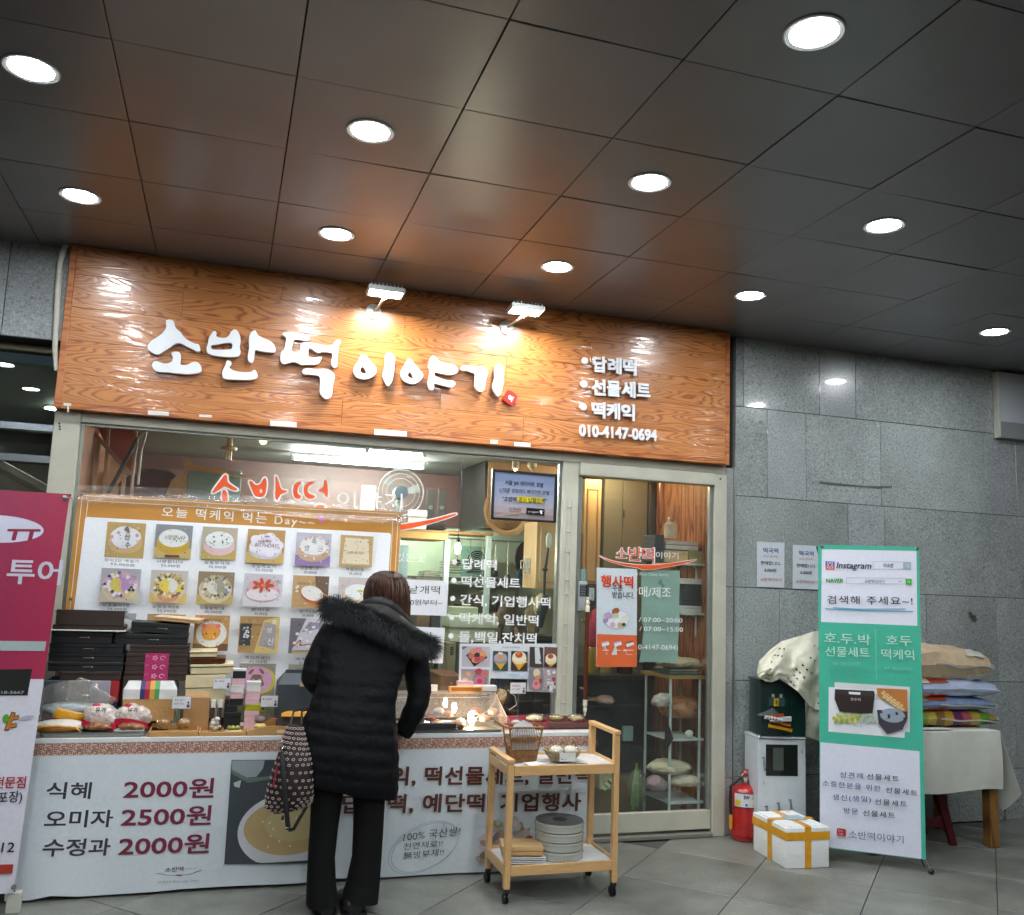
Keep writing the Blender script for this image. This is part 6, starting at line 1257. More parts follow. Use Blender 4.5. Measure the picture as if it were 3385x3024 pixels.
t, z, wdh = gbox('plain dark brown box on the pink sleeved ones', r0(970, 1327, 1425, 1388), DB, z+.0022)
t, z, wdh = gbox('wide black box with a clasp in the second stack', r0(860, 1248, 1415, 1325), BK, z+.0006, clasp=True)
t, z, wdh = gbox('black box with a clasp tilted on the second stack', r0(975, 1165, 1420, 1250), BK, z+.006, clasp=True, tilt=.05)
t, z2_, wdh = gbox('pale wooden tray box lying askew on top of the second stack', r0(1165, 1125, 1520, 1190), mat('#b98f62', .5, var=.15, stretch=(2, 20, 20)), z+.008, lidm=mat('#ceb491', .5), lh=.35, rz=-.12, tilt=.06)
z = CTZ; px3 = [('kraft shelf box', (625, 2385, 735, 2252))]
t, z, wdh = gbox('dark box supporting the cream boxes, mostly hidden', (622, 2375, 745, 2252), DB, CTZ+.001, y=GY+.03)
for lb, rr, m, lm, tl in (('cream box with dark edges, lowest of the cream stack', r0(1405, 1550, 1712, 1592), CRM, CRM, -.03), ('longest cream box with dark edges in the cream stack', r0(1428, 1470, 1758, 1540), CRM, CRM, -.03),
                          ('brown and gold box between the cream ones', r0(1425, 1425, 1700, 1490), GD_, GD_, -.03), ('small cream box with an oval mark topping the cream stack', r0(1420, 1372, 1635, 1440), CRM, CRM, -.02)):
 t, zn, wdh = gift(lb, rr, GY, .2, m, lm, z+.006, .3, 'gift_box'); t.rotation_euler.y = tl
 w, d, h = wdh; MB().box((-w/2-.0008, -d/2-.0008, h*.70-.001), (w/2+.0008, d/2, h*.70+.0012)).put('edge_line', mat('#3a281c', .5), t); z = zn
def gable(name, lab, x0, x1, ybot, ymid, ytop, y, d, m, hole=True, cr=.35):
 a, b = U(x0, ybot, y=y), U(x1, ymid, y=y); zt_ = U((x0+x1)/2, ytop, y=y+d/2).z; t = thing(name, lab, 'box', ((a.x+b.x)/2, y+d/2, CTZ+.001)); zb = CTZ+.001
 MB().box((a.x, y, zb), (b.x, y+d, b.z), .002).put('body', m, t)
 w = b.x-a.x; mb = MB(); ym = y+d/2
 mb.loft([[Vector(p) for p in ((a.x+.001, y+.001, b.z+.0005), (b.x-.001, y+.001, b.z+.0005), (b.x-.001, y+d-.001, b.z+.0005), (a.x+.001, y+d-.001, b.z+.0005))], [Vector(p) for p in ((a.x+w*.14, ym-.006, b.z+(zt_-b.z)*.72), (b.x-w*.14, ym-.006, b.z+(zt_-b.z)*.72), (b.x-w*.14, ym+.006, b.z+(zt_-b.z)*.72), (a.x+w*.14, ym+.006, b.z+(zt_-b.z)*.72))]]).put('gable', m, t, smooth=False)
 mb = MB(); mb.loft([[Vector(p) for p in ((a.x+w*.15, ym-.003, b.z+(zt_-b.z)*.725), (b.x-w*.15, ym-.003, b.z+(zt_-b.z)*.725), (b.x-w*.15, ym+.003, b.z+(zt_-b.z)*.725), (a.x+w*.15, ym+.003, b.z+(zt_-b.z)*.725))], [Vector(p) for p in ((a.x+w*cr, ym-.003, zt_), (b.x-w*cr, ym-.003, zt_), (b.x-w*cr, ym+.003, zt_), (a.x+w*cr, ym+.003, zt_))]]).put('handle', m, t, smooth=False)
 return t, a, b, zt_
gable('kraft_carrier_box', 'folded kraft cardboard carrier box with a peaked handle', 602, 696, 2390, 2305, 2248, GY-.02, .11, mat('#a77f52', .6, bump=.15))
t, a, b, zt_ = gable('grey_carrier_box', 'large dark grey carrier box with a peaked handle beside the customer', 916, 1052, 2332, 2262, 2213, GY-.0, .2, mat('#3c464c', .5), cr=.2)
MB().box((b.x-.1, GY-.006, b.z-.012), (b.x-.055, GY-.001, b.z+.004), .002).put('clasp', mat('#c9a978', .4), t)
q5 = lambda x0, y0, x1, y1: (600+x0*.24728, 2050+y0*.24728, 600+x1*.24728, 2050+y1*.24728)
LIME = mat('#a4a820', .4, bump=.3)
def mini(lst, y=GY-.03, d=.06):
 z = CTZ
 for lb, rr, m, lm in lst:
  t, z, w_ = gift(lb, q5(*rr), y, d, m, lm, z+.0008, .25, 'small_box', bev=.0012)
mini([('small black box lying at the foot of the left mini stack', (560, 1235, 800, 1300), BK, BK), ('small black box with pale edges, second in the left mini stack', (565, 1140, 752, 1230), BK, BK), ('matt black box under the pink one in the left mini stack', (640, 1050, 828, 1132), BK, BK),
      ('pale pink box in the middle of the left mini stack', (645, 962, 832, 1045), PK, PK), ('white box in the middle of the left mini stack', (636, 868, 840, 958), WB, WB), ('pink box under the black one in the left mini stack', (664, 782, 848, 864), PK, PK), ('small black box with a white lid crowning the left mini stack', (680, 652, 872, 778), BK, WB)])
mini([('pink box at the foot of the right mini stack', (835, 1212, 1042, 1300), PK, PK), ('lime green wrapped box in the right mini stack', (845, 1130, 1078, 1208), LIME, LIME), ('pink box on the lime one in the right mini stack', (838, 1042, 1046, 1126), PK, PK), ('pink box under the white one in the right mini stack', (854, 955, 1058, 1038), PK, PK), ('white windowed box topping the right mini stack', (862, 822, 1068, 950), WB, WB)], GY-.035)
mini([('upright dark brown box left of the mini stacks', (382, 1072, 462, 1298), DB, WB)], GY-.03, .05); mini([('second upright dark brown box beside the mini stacks', (470, 1068, 556, 1298), DB, WB)], GY-.03, .05)
a, b = U(*q5(358, 1000, 0, 0)[:2], y=GY), U(*q5(600, 912, 0, 0)[:2], y=GY)
t, z, _ = gift('dark brown box bridging behind the wire price card', q5(380, 1060, 640, 1010), GY+.01, .12, DB, DB, CTZ+.001); t, z, _ = gift('pale pink box behind the wire price card', q5(357, 1000, 600, 914), GY+.01, .1, PK, PK, z+.0006)
tag(MB().grid(lambda u, v: U(930+u*105, 2368-(.55-abs(u-.55)*.5)*60*v-4*math.sin(u*8)*v, y=GY+.02-.06*(1-v)), 14, 5, .004).put('yellow_cloth', mat('#c08a22', .6, bump=.5), None), 'yellow wrapping cloth folded beside the customer elbow', 'cloth')
def card(rect, y, label, lines, q=None, stand=None, face='#d8d8dc'):
 x0, y0, x1, y1 = rect; a, b = U(x0, y1, y=y), U(x1, y0, y=y); t = thing('price_card', label, 'price card', ((a.x+b.x)/2, y, CTZ))
 s = Sheet((a.x, y, a.z), (1, 0, 0), (0, 0, 1)); w, h = b.x-a.x, b.z-a.z; s.rect(0, 0, w, h, '#7f8590'); s.rect(.0015, .0015, w-.0015, h-.0015, face)
 for k, tx in enumerate(lines): s.text(tx, w*.12, h*(.62-.3*k), h*.2, '#3a3f4a', width=w*.5)
 s.tri([(w*.78, h*.1), (w*.95, h*.1), (w*.93, h*.35), (w*.8, h*.35)], '#3a3c60'); s.ell(w*.865, h*.42, w*.05, h*.11, '#c99a80', 10); s.ell(w*.865, h*.5, w*.055, h*.07, '#2c2224', 10)
 o = s.build('card', printed(.4, coat=.3), t)
 MB().box((a.x, y+.0006, a.z), (b.x, y+.0016, b.z)).put('backing', WB, t, smooth=False)
 cx = (a.x+b.x)/2 if stand is None else U(stand, y1, y=y).x; r = .009
 MB().tube([(cx+r*math.cos(k*PI/8), y-.003, a.z+r*math.sin(k*PI/8)) for k in range(17)], .0009, 5, False).put('clip_ring', mat('#a9adb2', .3, .8), t)
 MB().tube([(cx, y-.002, a.z-r), (cx, y-.002, CTZ+.002)], .0011, 5).put('stem', mat('#a9adb2', .3, .8), t); MB().lathe([(.016, CTZ+.0005), (.016, CTZ+.003)], (cx, y-.002, 0), 16).put('foot', mat('#a9adb2', .3, .8), t)
card((703, 2241, 764, 2277), GY-.07, 'tall wire price card standing between the dark upright boxes', ['▶ 1,500원'], stand=729)
card((861, 2299, 920, 2337), GY-.07, 'price card standing left of the dark grey carrier box', ['▶ 2,000원'], stand=888)
card((567, 2301, 633, 2343), GY-.09, 'price card with two lines in front of the kraft carrier box', ['앙금 설기', '대추 약식'], stand=583)
card((1686, 2256, 1739, 2293), -.16, 'price card right of the warming case, on a curved wire', ['국산팥으로', '1개 1,500원'], stand=1713)
card((1815, 2253, 1831, 2288), -.14, 'narrow price card turned sideways at the right of the window', ['떡'], stand=1822)
FY = -.485
def tray_metal(x0, x1, yb, yt, y, d, label):
 a, b = U(x0, yb, y=y), U(x1, yt, y=y); t = thing('metal_tray', label, 'tray', ((a.x+b.x)/2, y+d/2, CTZ)); z0, z1 = CTZ+.001, b.z
 mb = MB(); o_ = [(a.x, y), (b.x, y), (b.x, y+d), (a.x, y+d)]
 def rr(inset, z): return [Vector((cx_+sx*(hw-inset-.02*(1-abs(c))), cy2+sy*(hd-inset), z)) for cx_, cy2, hw, hd, sx, sy, c in ()]
 cx_, cy2, hw, hd = (a.x+b.x)/2, y+d/2, (b.x-a.x)/2, d/2
 def ring(i_, z, r=.03):
  P_ = []
  for qx, qy, a0 in ((1, -1, -PI/2), (1, 1, 0), (-1, 1, PI/2), (-1, -1, PI)):
   for k in range(5): an = a0+k*PI/8; P_.append(Vector((cx_+qx*(hw-i_-r)+r*math.cos(an), cy2+qy*(hd-i_-r)+r*math.sin(an), z)))
  return P_
 mb.loft([ring(.012, z0), ring(.002, z1), ring(0, z1+.001), ring(.004, z1+.001), ring(.016, z0+.003), ], (True, True)); mb.put('body', mat('#a7aaa8', .3, .85), t)
 return t
tray_metal(122, 486, 2437, 2419, FY, .26, 'shallow aluminium tray of packaged sweets at the left end of the counter')
def at(px, py, y): return U(px, py, y=y)
kx = lambda x, y: (100+x*.29455, 2250+y*.29455)
def packet(label, pts, y, th, m, name='packet', z=None, cat='packet'):
 mb = MB(); P_ = [U(*kx(*p), y=y) for p in pts]; c = sum(P_, Vector())/len(P_); f_ = [p+(c-p)*.12+Vector((0, -th*.5, 0)) for p in P_]; g_ = [p+(c-p)*.5+Vector((0, -th*.9, 0)) for p in P_]
 mb.loft([P_, f_, g_], (True, True)); return tag(mb.put(name, m, None, ang=60), label, cat)
WR = mat('#d3cfc8', .3, var=.1, bump=.7, bs=90, coat=.6); YL = mat('#d69a1c', .35, bump=.4, coat=.4); RD = mat('#b81636', .3, bump=.5, coat=.5); BRC = mat('#8d5a34', .4, var=.4, vs=30, bump=.8, coat=.5)
t = T_('white_pouch', 'pale grey plastic pouch at the back of the metal tray', 'pouch', -.6, -.3, CTZ)
MB().blob(at(*kx(450, 320), -.33), (.13, .03, .04), .25, 12, 6, 4).put('body', mat('#a3adb0', .3, bump=.6, coat=.5), t)
packet('yellow and white paper sachet leaning in the metal tray', [(245, 410), (300, 300), (645, 375), (560, 465), (300, 430)], -.37, .012, YL)
h = T_('bread_pack', 'packed brown flat bread in a yellow and white wrapper, far left of the tray', 'packet', -.7, -.42, CTZ)
c = at(*kx(330, 515), -.42); MB().blob(c, (.125, .05, .036), .06, 8, 2, 4, .6).put('wrapper', mat('#cfc9bf', .3, bump=.6, coat=.5), h); MB().blob(c+Vector((-.005, -.018, -.006)), (.105, .042, .026), .08, 9, 3, 4, .6).put('bread', mat('#9a6428', .4, var=.3, bump=.4), h)
MB().tube([c+Vector((-.11, -.052, -.025)), c+Vector((-.08, -.062, .008)), c+Vector((.0, -.066, .014)), c+Vector((.08, -.062, .006)), c+Vector((.11, -.052, -.024))], .004, 8).put('yellow_rim', YL, h)
for k, (cx_, lb) in enumerate(((800, 'left white packet of fried rice cookies with a crimson band'), (1160, 'right white packet of fried rice cookies with a crimson band'))):
 t = T_('cookie_packet', lb, 'packet', -.4, -.42, CTZ); c = at(*kx(cx_, 400), -.39)
 MB().blob(c, (.085, .045, .064), .22, 14, 11+k, 4).put('film', mat('#c9bcb4', .22, var=.3, vs=25, bump=.9, bs=60, coat=.9), t)
 cc = at(*kx(cx_-20, 470), -.415); MB().grid(lambda u, v: cc+Vector(((u-.5)*.16, -.035-.012*math.sin(u*PI), (v-.5)*.032+.014*math.sin(u*PI*(1 if k else -1)+.5)-.006*u)), 14, 3, .003).put('band', RD, t)
 s = Sheet(at(*kx(cx_-70, 350), -.442), (1, 0, 0), (0, -.25, 1)); s.text('유과', 0, 0, .026, '#1c1718', bold=.02, jit=.06); s.text('선', .012, -.022, .012, '#8a4040'); s.build('lettering', printed(.4), t)
 MB().blob(at(*kx(cx_-60, 330), -.40)+Vector((0, 0, .022)), (.02, .012, .012), .2, 12, 3, 3).put('red_corner', RD, t)
for k, (x, lb) in enumerate(((740, 'pile of brown nut cookies under the left crimson band'), (1130, 'pile of brown nut cookies on the small white tray'))):
 tag(MB().blob(at(*kx(x, 515), -.455), (.06, .03, .022), .3, 22, 5+k, 4, .6).put('nut_cookies', BRC, None), lb, 'cookies')
tag(MB().box(tuple(at(*kx(930, 556), -.475)), tuple(at(*kx(1290, 536), -.40)), .006).put('foam_tray', WB, None), 'small white foam tray at the right end of the metal tray', 'tray')
woodt = mat('#bd9258', .5, var=.15, stretch=(3, 25, 25), bump=.1)
def tray_wood(x0, x1, yb, yt, y, d, label, div=False, high=False):
 a, b = U(x0, yb, y=y), U(x1, yt, y=y); t = thing('wooden_tray', label, 'tray', ((a.x+b.x)/2, y+d/2, CTZ)); z0 = CTZ+.001; h = b.z-z0; th = .007
 MB().box((a.x+th, y+th, z0), (b.x-th, y+d-th, z0+.005)).put('bottom', woodt, t)
 for nm, p, q_ in (('side', (a.x, y, z0), (b.x, y+th, z0+h)), ('side', (a.x, y+d-th, z0), (b.x, y+d, z0+h)), ('side', (a.x, y+th+.0002, z0), (a.x+th-.0002, y+d-th-.0002, z0+h)), ('side', (b.x-th+.0002, y+th+.0002, z0), (b.x, y+d-th-.0002, z0+h))): MB().box(p, q_, .0012).put(nm, woodt, t)
 if div: MB().box(((a.x+b.x)/2-.003, y+th+.001, z0+.0055), ((a.x+b.x)/2+.003, y+d-th-.001, z0+h*.9), .001).put('divider', woodt, t)
 return t, a, b
tray_wood(489, 655, 2434, 2417, FY, .19, 'wooden tray holding the two glossy cellophane-wrapped breads'); tray_wood(657, 814, 2434, 2419, FY, .19, 'wooden tray holding the white and green rice cakes', div=True)
def wrapped(px, py, y, r, m, label, seed, film=FOILY, name='wrapped_bread', cat='bread', amp=.12):
 c = at(px, py, y); t = thing(name, label, cat, (c.x, y, CTZ+.008)); MB().blob(c, (r*.92, r*.8, r*.72), amp, 12, seed, 4, .75).put('bread', m, t)
 MB().blob(c+Vector((0, 0, .003)), (r, r*.9, r*.85), .2, 14, seed+1, 4, .75).put('film', film, t); return t
GBR = mat('#a8742a', .35, var=.4, vs=25, bump=.6, coat=.6)
wrapped(541, 2393, -.41, .037, GBR, 'left wrapped golden bread in the first wooden tray', 3); wrapped(609, 2393, -.41, .037, GBR, 'right wrapped golden bread in the first wooden tray', 5)
q5p = lambda x, y: (600+x*.24728, 2050+y*.24728)
WR2 = mat('#cfd0cc', .45, var=.06, bump=.3)
for k, (x, y) in enumerate(((400, 1420), (440, 1440), (490, 1425), (420, 1380), (470, 1370), (430, 1340), (480, 1320))):
 tag(MB().blob(at(*q5p(x, y), -.40+.01*(k % 3)), (.014, .016, .011), .1, 20, k, 3).put('rice_cake', WR2, None), 'white half-moon rice cake in the film bag of the divided tray', 'rice cake', 'white rice cakes in the divided tray')
tag(MB().blob(at(*q5p(440, 1390), -.40), (.03, .035, .036), .15, 14, 7, 4, .8).put('film_bag', FOILY, None), 'clear bag around the white rice cakes in the divided tray', 'bag')
for k, (x, c_) in enumerate(((640, '#7f8f3a'), (690, '#8f9c45'), (750, '#a09a4c'))):
 t_ = tag(MB().blob(at(*q5p(x, 1435), -.42), (.0125, .02, .011), .08, 20, k+9, 3).put('green_cake', mat(c_, .5, var=.2), None), ('left', 'middle', 'right')[k]+' green bean rice cake in the small cup of the divided tray', 'rice cake')
tag(MB().box(tuple(at(*q5p(575, 1500), -.455)), tuple(at(*q5p(800, 1455), -.40)), .003).put('paper_cup', mat('#c6b083', .6), None), 'low paper case around the green rice cakes', 'paper case')
t, a, b = tray_wood(816, 1003, 2433, 2416, FY, .2, 'arched wooden tray with cut-out handles beside the patterned bag')
for y_ in (FY-.0004, FY+.2-.0066):
 zb_ = CTZ+.001+(b.z-CTZ)*1.0; mb = MB(); n_ = 16; L_ = [Vector((a.x+(b.x-a.x)*k/n_, y_, zb_+.0+.026*math.sin(PI*k/n_))) for k in range(n_+1)]
 cx_ = a.x+(b.x-a.x)*.53
 loopo = [(p.x, p.z) for p in L_]+[(b.x, zb_-.002), (a.x, zb_-.002)]
 me = solid_loops([loopo], .0065); me.transform(Matrix.Translation((0, y_+.0035, 0)) @ Matrix.Rotation(PI/2, 4, 'X')); link('arched_side', me, woodt, t)
 MB().lathe([(.020, 0), (.020, -.0008)], (0, 0, 0), 20, 'y')
mb = MB().lathe([(.021, 0), (.021, -.001)], (0, 0, 0), 24, 'y')
for v in mb.b.verts: v.co = Vector((v.co.x*1.15, v.co.y, v.co.z*.42))+Vector((a.x+(b.x-a.x)*.6, FY-.0008, CTZ+.02))
mb.put('hand_hole', mat('#e0c295', .6), t)
tag(MB().blob(at(*q5p(1050, 1330), -.36), (.028, .03, .018), .12, 15, 8, 4).put('dark_cake', mat('#6d625e', .5, var=.3), None), 'wrapped grey brown rice cake in the arched tray', 'rice cake')
tag(MB().blob(at(*q5p(1050, 1415), -.42), (.032, .03, .014), .12, 15, 9, 4).put('yellow_cake', mat('#c3b06a', .5, var=.2), None), 'wrapped pale yellow rice cake in the arched tray', 'rice cake')
mb = MB().lathe([(.018, 0), (.018, .0015)], (0, 0, 0), 24);
for v in mb.b.verts: v.co = Vector((v.co.x*1.3, v.co.y*1.0, v.co.z))+at(*q5p(1220, 1320), -.34)
tag(mb.put('label_disc', mat('#b82a30', .4), None), 'oval red and white label lying in the arched tray', 'label')
wc = T_('warming_case', 'clear acrylic food case on a tray, lit from inside by a warm bulb', 'display case', 1.15, -.28, CTZ)
AC = glass((.97, .95, .93), 1.5, .02, haze=.10, hazecol=(.85, .78, .72), name='acrylic')
a, b = at(1300, 2410, -.44), at(1672, 2400, -.44); ztop = at(1655, 2289, -.2).z; zlow = at(1672, 2368, -.44).z; x0, x1 = 1.0, b.x
x0 = at(1290, 2400, -.44).x
zb_ = CTZ+.026
def quad(name, P_, m=AC, th=.003):
 mb = MB(); mb.b.faces.new([mb.b.verts.new(Vector(p)) for p in P_]); bmesh.ops.solidify(mb.b, geom=mb.b.faces[:], thickness=th); return mb.put(name, m, wc, smooth=False)
quad('front_panel', [(x0, -.45, zb_), (x1, -.45, zb_), (x1, -.45, zlow), (x0, -.45, zlow)]); quad('slanted_lid', [(x0, -.45, zlow+.001), (x1, -.45, zlow+.001), (x1-.01, -.24, ztop), (x0+.01, -.24, ztop)])
quad('top_panel', [(x0+.01, -.239, ztop), (x1-.01, -.239, ztop), (x1-.01, -.1, ztop), (x0+.01, -.1, ztop)]); quad('back_panel', [(x0, -.1, zb_), (x1, -.1, zb_), (x1-.01, -.1, ztop-.004), (x0+.01, -.1, ztop-.004)])
for x in (x0, x1): quad('side_panel', [(x, -.449, zb_), (x, -.1, zb_), (x-(.01 if x == x1 else -.01), -.1, ztop-.001), (x-(.01 if x == x1 else -.01), -.24, ztop-.001), (x, -.449, zlow)])
EG = mat('#cdb49e', .3, coat=.5)
for p, q_ in (((x0, -.452, zlow), (x1, -.452, zlow)), ((x0+.01, -.24, ztop+.002), (x1-.01, -.24, ztop+.002)), ((x1, -.452, zb_), (x1, -.452, zlow)), ((x1, -.452, zlow), (x1-.01, -.24, ztop)), ((x0, -.452, zb_+.002), (x1, -.452, zb_+.002)), ((x0+.01, -.262, ztop-.02), (x1-.01, -.262, ztop-.02))): MB().bar(p, q_, .004).put('edge', EG, wc)
c = at(1602, 2300, -.27); MB().box((c.x-.018, -.275, c.z-.012), (c.x+.018, -.262, c.z-.002), .002).put('hinge', steel, wc); MB().box((c.x-.018, -.266, c.z+.001), (c.x+.018, -.252, c.z+.009), .002).put('hinge', steel, wc)
a, b = at(1482, 2287, -.2), at(1595, 2268, -.2); MB().box((a.x, -.22, ztop+.004), (b.x, -.19, b.z), .006, seg=2).put('handle', mat('#d9a05c', .5), wc)
MB().box((a.x+.012, -.2215, ztop+.008), (b.x-.014, -.2205, b.z-.006)).put('grip_slot', mat('#8a5a20', .5), wc)
BW = glow((1, .74, .46), 300, 'lit_case_bulb'); c = at(1556, 2372, -.30)
MB().ell(c, (.017, .017, .034), 16, 12).put('bulb', BW, wc); MB().lathe([(.012, -.032), (.013, -.05), (.018, -.055)], c, 14).put('bulb_socket', mat('#b58a50', .5), wc)
MB().tube([c+Vector((.01, 0, -.045)), c+Vector((.05, .03, .0)), c+Vector((.10, .05, .02)), c+Vector((.14, .1, .035)), (x1+.004, -.2, ztop-.05), (x1+.03, -.15, ztop-.02), (x1+.05, -.12, CTZ+.05)], .003, 6).put('cord', mat('#cfc3b0', .4), wc)
t = tray_metal(1345, 1668, 2428, 2412, -.485, .36, 'flat metal tray carrying the acrylic warming case')
for k in range(7):
 x0_, x1_ = at(1338-k, 2420, -.488).x, at(1512-(k % 2)*5, 2420, -.488).x; tag(MB().box((x0_, -.488+.002*(k % 3), CTZ+.016+k*.0052), (x1_, -.456, CTZ+.0205+k*.0052), .001).put('black_sheet', mat('#2a2a2c', .5), None), ORD[k]+' thin black sheet of the flat pile before the warming case', 'sheet', 'black sheets before the warming case')
tag(MB().blob(at(1522, 2404, -.46), (.018, .015, .018), .3, 20, 4, 3).put('brown_wrap', mat('#5a2f18', .5), None), 'crumpled brown wrapper at the end of the black sheets', 'wrapper')
for k, (x, y, col, lb) in enumerate(((1420, 2372, '#8f3a34', 'reddish rice cake pack inside the warming case'), (1450, 2352, '#c9c6c0', 'pale card inside the warming case by the customer'), (1602, 2375, '#c9a88a', 'round pale bun right of the bulb in the warming case'), (1655, 2375, '#cdb29a', 'round bun at the right end of the warming case'), (1385, 2380, '#3a5a8a', 'blue packet at the left inside the warming case'),
  (1440, 2388, '#d8b8a0', 'pinkish rice cake at the front left inside the warming case'), (1480, 2362, '#c98a6a', 'brown pink rice cake behind the tongs in the warming case'), (1520, 2385, '#e0cbb0', 'cream bun just left of the bulb in the warming case'), (1630, 2352, '#d9b48c', 'tan bun at the back right of the warming case'), (1575, 2350, '#b86a52', 'reddish cake at the back behind the bulb'))):
 tag(MB().blob(at(x, y, -.28), (.032, .03, .022), .14, 16, k, 4, .8).put('warm_cake', mat(col, .45, var=.15, bump=.3), None), lb, 'rice cake')
c = at(1485, 2375, -.34); tag(MB().tube([c+Vector((-.055, 0, .03)), c+Vector((0, .01, .0))], .003).put('tongs', mat('#8a5a30', .5), None), 'thin wooden tongs inside the warming case', 'tongs')
a, b = at(1425, 2285, -.17), at(1447, 2263, -.17); tag(MB().box((a.x-.08, -.17, ztop+.003), (b.x, -.165, b.z), .001).put('spiral_pad', WB, None), 'small white spiral pad standing behind the warming case', 'notepad')
t = T_('twine_ball', 'ball of rough twine holding blue-handled scissors behind the warming case', 'twine', 1.55, -.12, CTZ)
c = at(1655, 2300, -.12); MB().ell((c.x, c.y, c.z-.01), (.032, .032, .05), 16, 12).put('core', mat('#9a835f', .8), t)
mb = MB()
for k in range(11):
 ph = k*.6; mb.tube([(c.x+.034*math.cos(a_)*math.cos(ph*.3), c.y+.034*math.sin(a_), c.z-.01+.044*math.sin(a_*1+ph)*.6+.02*math.cos(ph)) for a_ in [j*PI/9 for j in range(19)]], .0035, 5, False)
o = mb.put('twine_loops', mat('#b09a74', .9, bump=.5), t); o['kind'] = 'stuff'
MB().lathe([(.035, CTZ+.001), (.035, c.z-.06)], (c.x, c.y, 0), 16).put('holder', mat('#3a3532', .6), t)
sc = T_('scissors', 'blue handled scissors standing upright in the twine ball', 'scissors', 1.5, -.12, CTZ+.12)
for dx in (-.010, .012): MB().tube([(c.x-.018+dx+.012*math.cos(k*PI/8), -.125, c.z+.075+.026*math.sin(k*PI/8)) for k in range(17)], .004, 6, False).put('handle', mat('#1c2350', .4), sc)
MB().bar((c.x-.018, -.125, c.z+.05), (c.x-.01, -.125, c.z+.0), .004, .010).put('blade', steel, sc)
a, b = at(1513, 2268, -.16), at(1566, 2252, -.16); tag(MB().box((a.x, -.16, ztop+.002), (b.x, -.12, b.z), .002).put('pink_box', PK, None), 'little pink box on top of the warming case', 'box')
a, b = at(1560, 2283, -.16), at(1642, 2266, -.16); tag(MB().box((a.x+.01, -.165, ztop+.0025), (b.x, -.11, b.z), .003).put('white_box', WB, None), 'flat white box on top of the warming case beside the twine', 'box')
t = T_('flower_pot_bowl', 'small dark bowl with a pale cable behind the red trays', 'bowl', 1.75, -.1, CTZ)
c = at(1690, 2340, -.1); MB().lathe([(.02, CTZ+.001), (.042, CTZ+.035), (.05, CTZ+.07), (.046, CTZ+.07), (.03, CTZ+.02)], (c.x, -.1, 0), 22).put('body', mat('#3f3632', .4), t)
MB().tube([(c.x-.03, -.1, CTZ+.19), (c.x+.02, -.11, CTZ+.15), (c.x+.03, -.11, CTZ+.1), (c.x-.02, -.12, CTZ+.072)], .003).put('cable', mat('#bdbdb8', .4), t)
def tray_red(x0, x1, yb, yt, y, d, label, m):
 a, b = U(x0, yb, y=y), U(x1, yt, y=y); t = thing('lacquer_tray', label, 'tray', ((a.x+b.x)/2, y+d/2, CTZ)); z0 = CTZ+.001; z1 = b.z
 mb = MB(); R_ = lambda i, z: [Vector((a.x+i, y+i, z)), Vector((b.x-i, y+i, z)), Vector((b.x-i, y+d-i, z)), Vector((a.x+i, y+d-i, z))]
 mb.loft([R_(.016, z0), R_(.0, z1), R_(.005, z1+.0005), R_(.020, z0+.004)]).put('body', m, t, smooth=False); return t
tray_red(1676, 1822, 2425, 2387, -.42, .27, 'crimson lacquer tray with white rice cakes, right of the warming case', mat('#8e1420', .25, coat=.5)); tray_red(1806, 1966, 2425, 2388, -.42, .27, 'maroon lacquer tray with packed grains at the right end of the counter', mat('#571216', .25, coat=.5))
for x, y, r, col, lb, cat in ((1706, 2388, .03, '#cfd0d0', 'small white wrapped rice cake at the left of the crimson tray', 'rice cake'), (1765, 2376, .05, '#d8cfa8', 'wrapped pale yellow rice cake sticks in the crimson tray', 'rice cake'), (1840, 2376, .042, '#8f7838', 'bag of brown grain crackers at the left of the maroon tray', 'crackers'), (1905, 2376, .048, '#b3a070', 'bag of pale grain crackers at the right of the maroon tray', 'crackers')):
 c = at(x, y, -.33); t = thing('wrapped_snack', lb, cat, (c.x, -.33, CTZ+.006)); MB().blob(c, (r*.95, r*.7, r*.42), .25, 30 if 'grain' in lb else 12, x, 4, .8).put('snack', mat(col, .5, var=.45 if 'grain' in lb else .08, vs=60, bump=.6), t)
 MB().blob(c+Vector((0, 0, .004)), (r*1.08, r*.8, r*.55), .25, 16, x+3, 4, .8).put('film', FOILY, t)
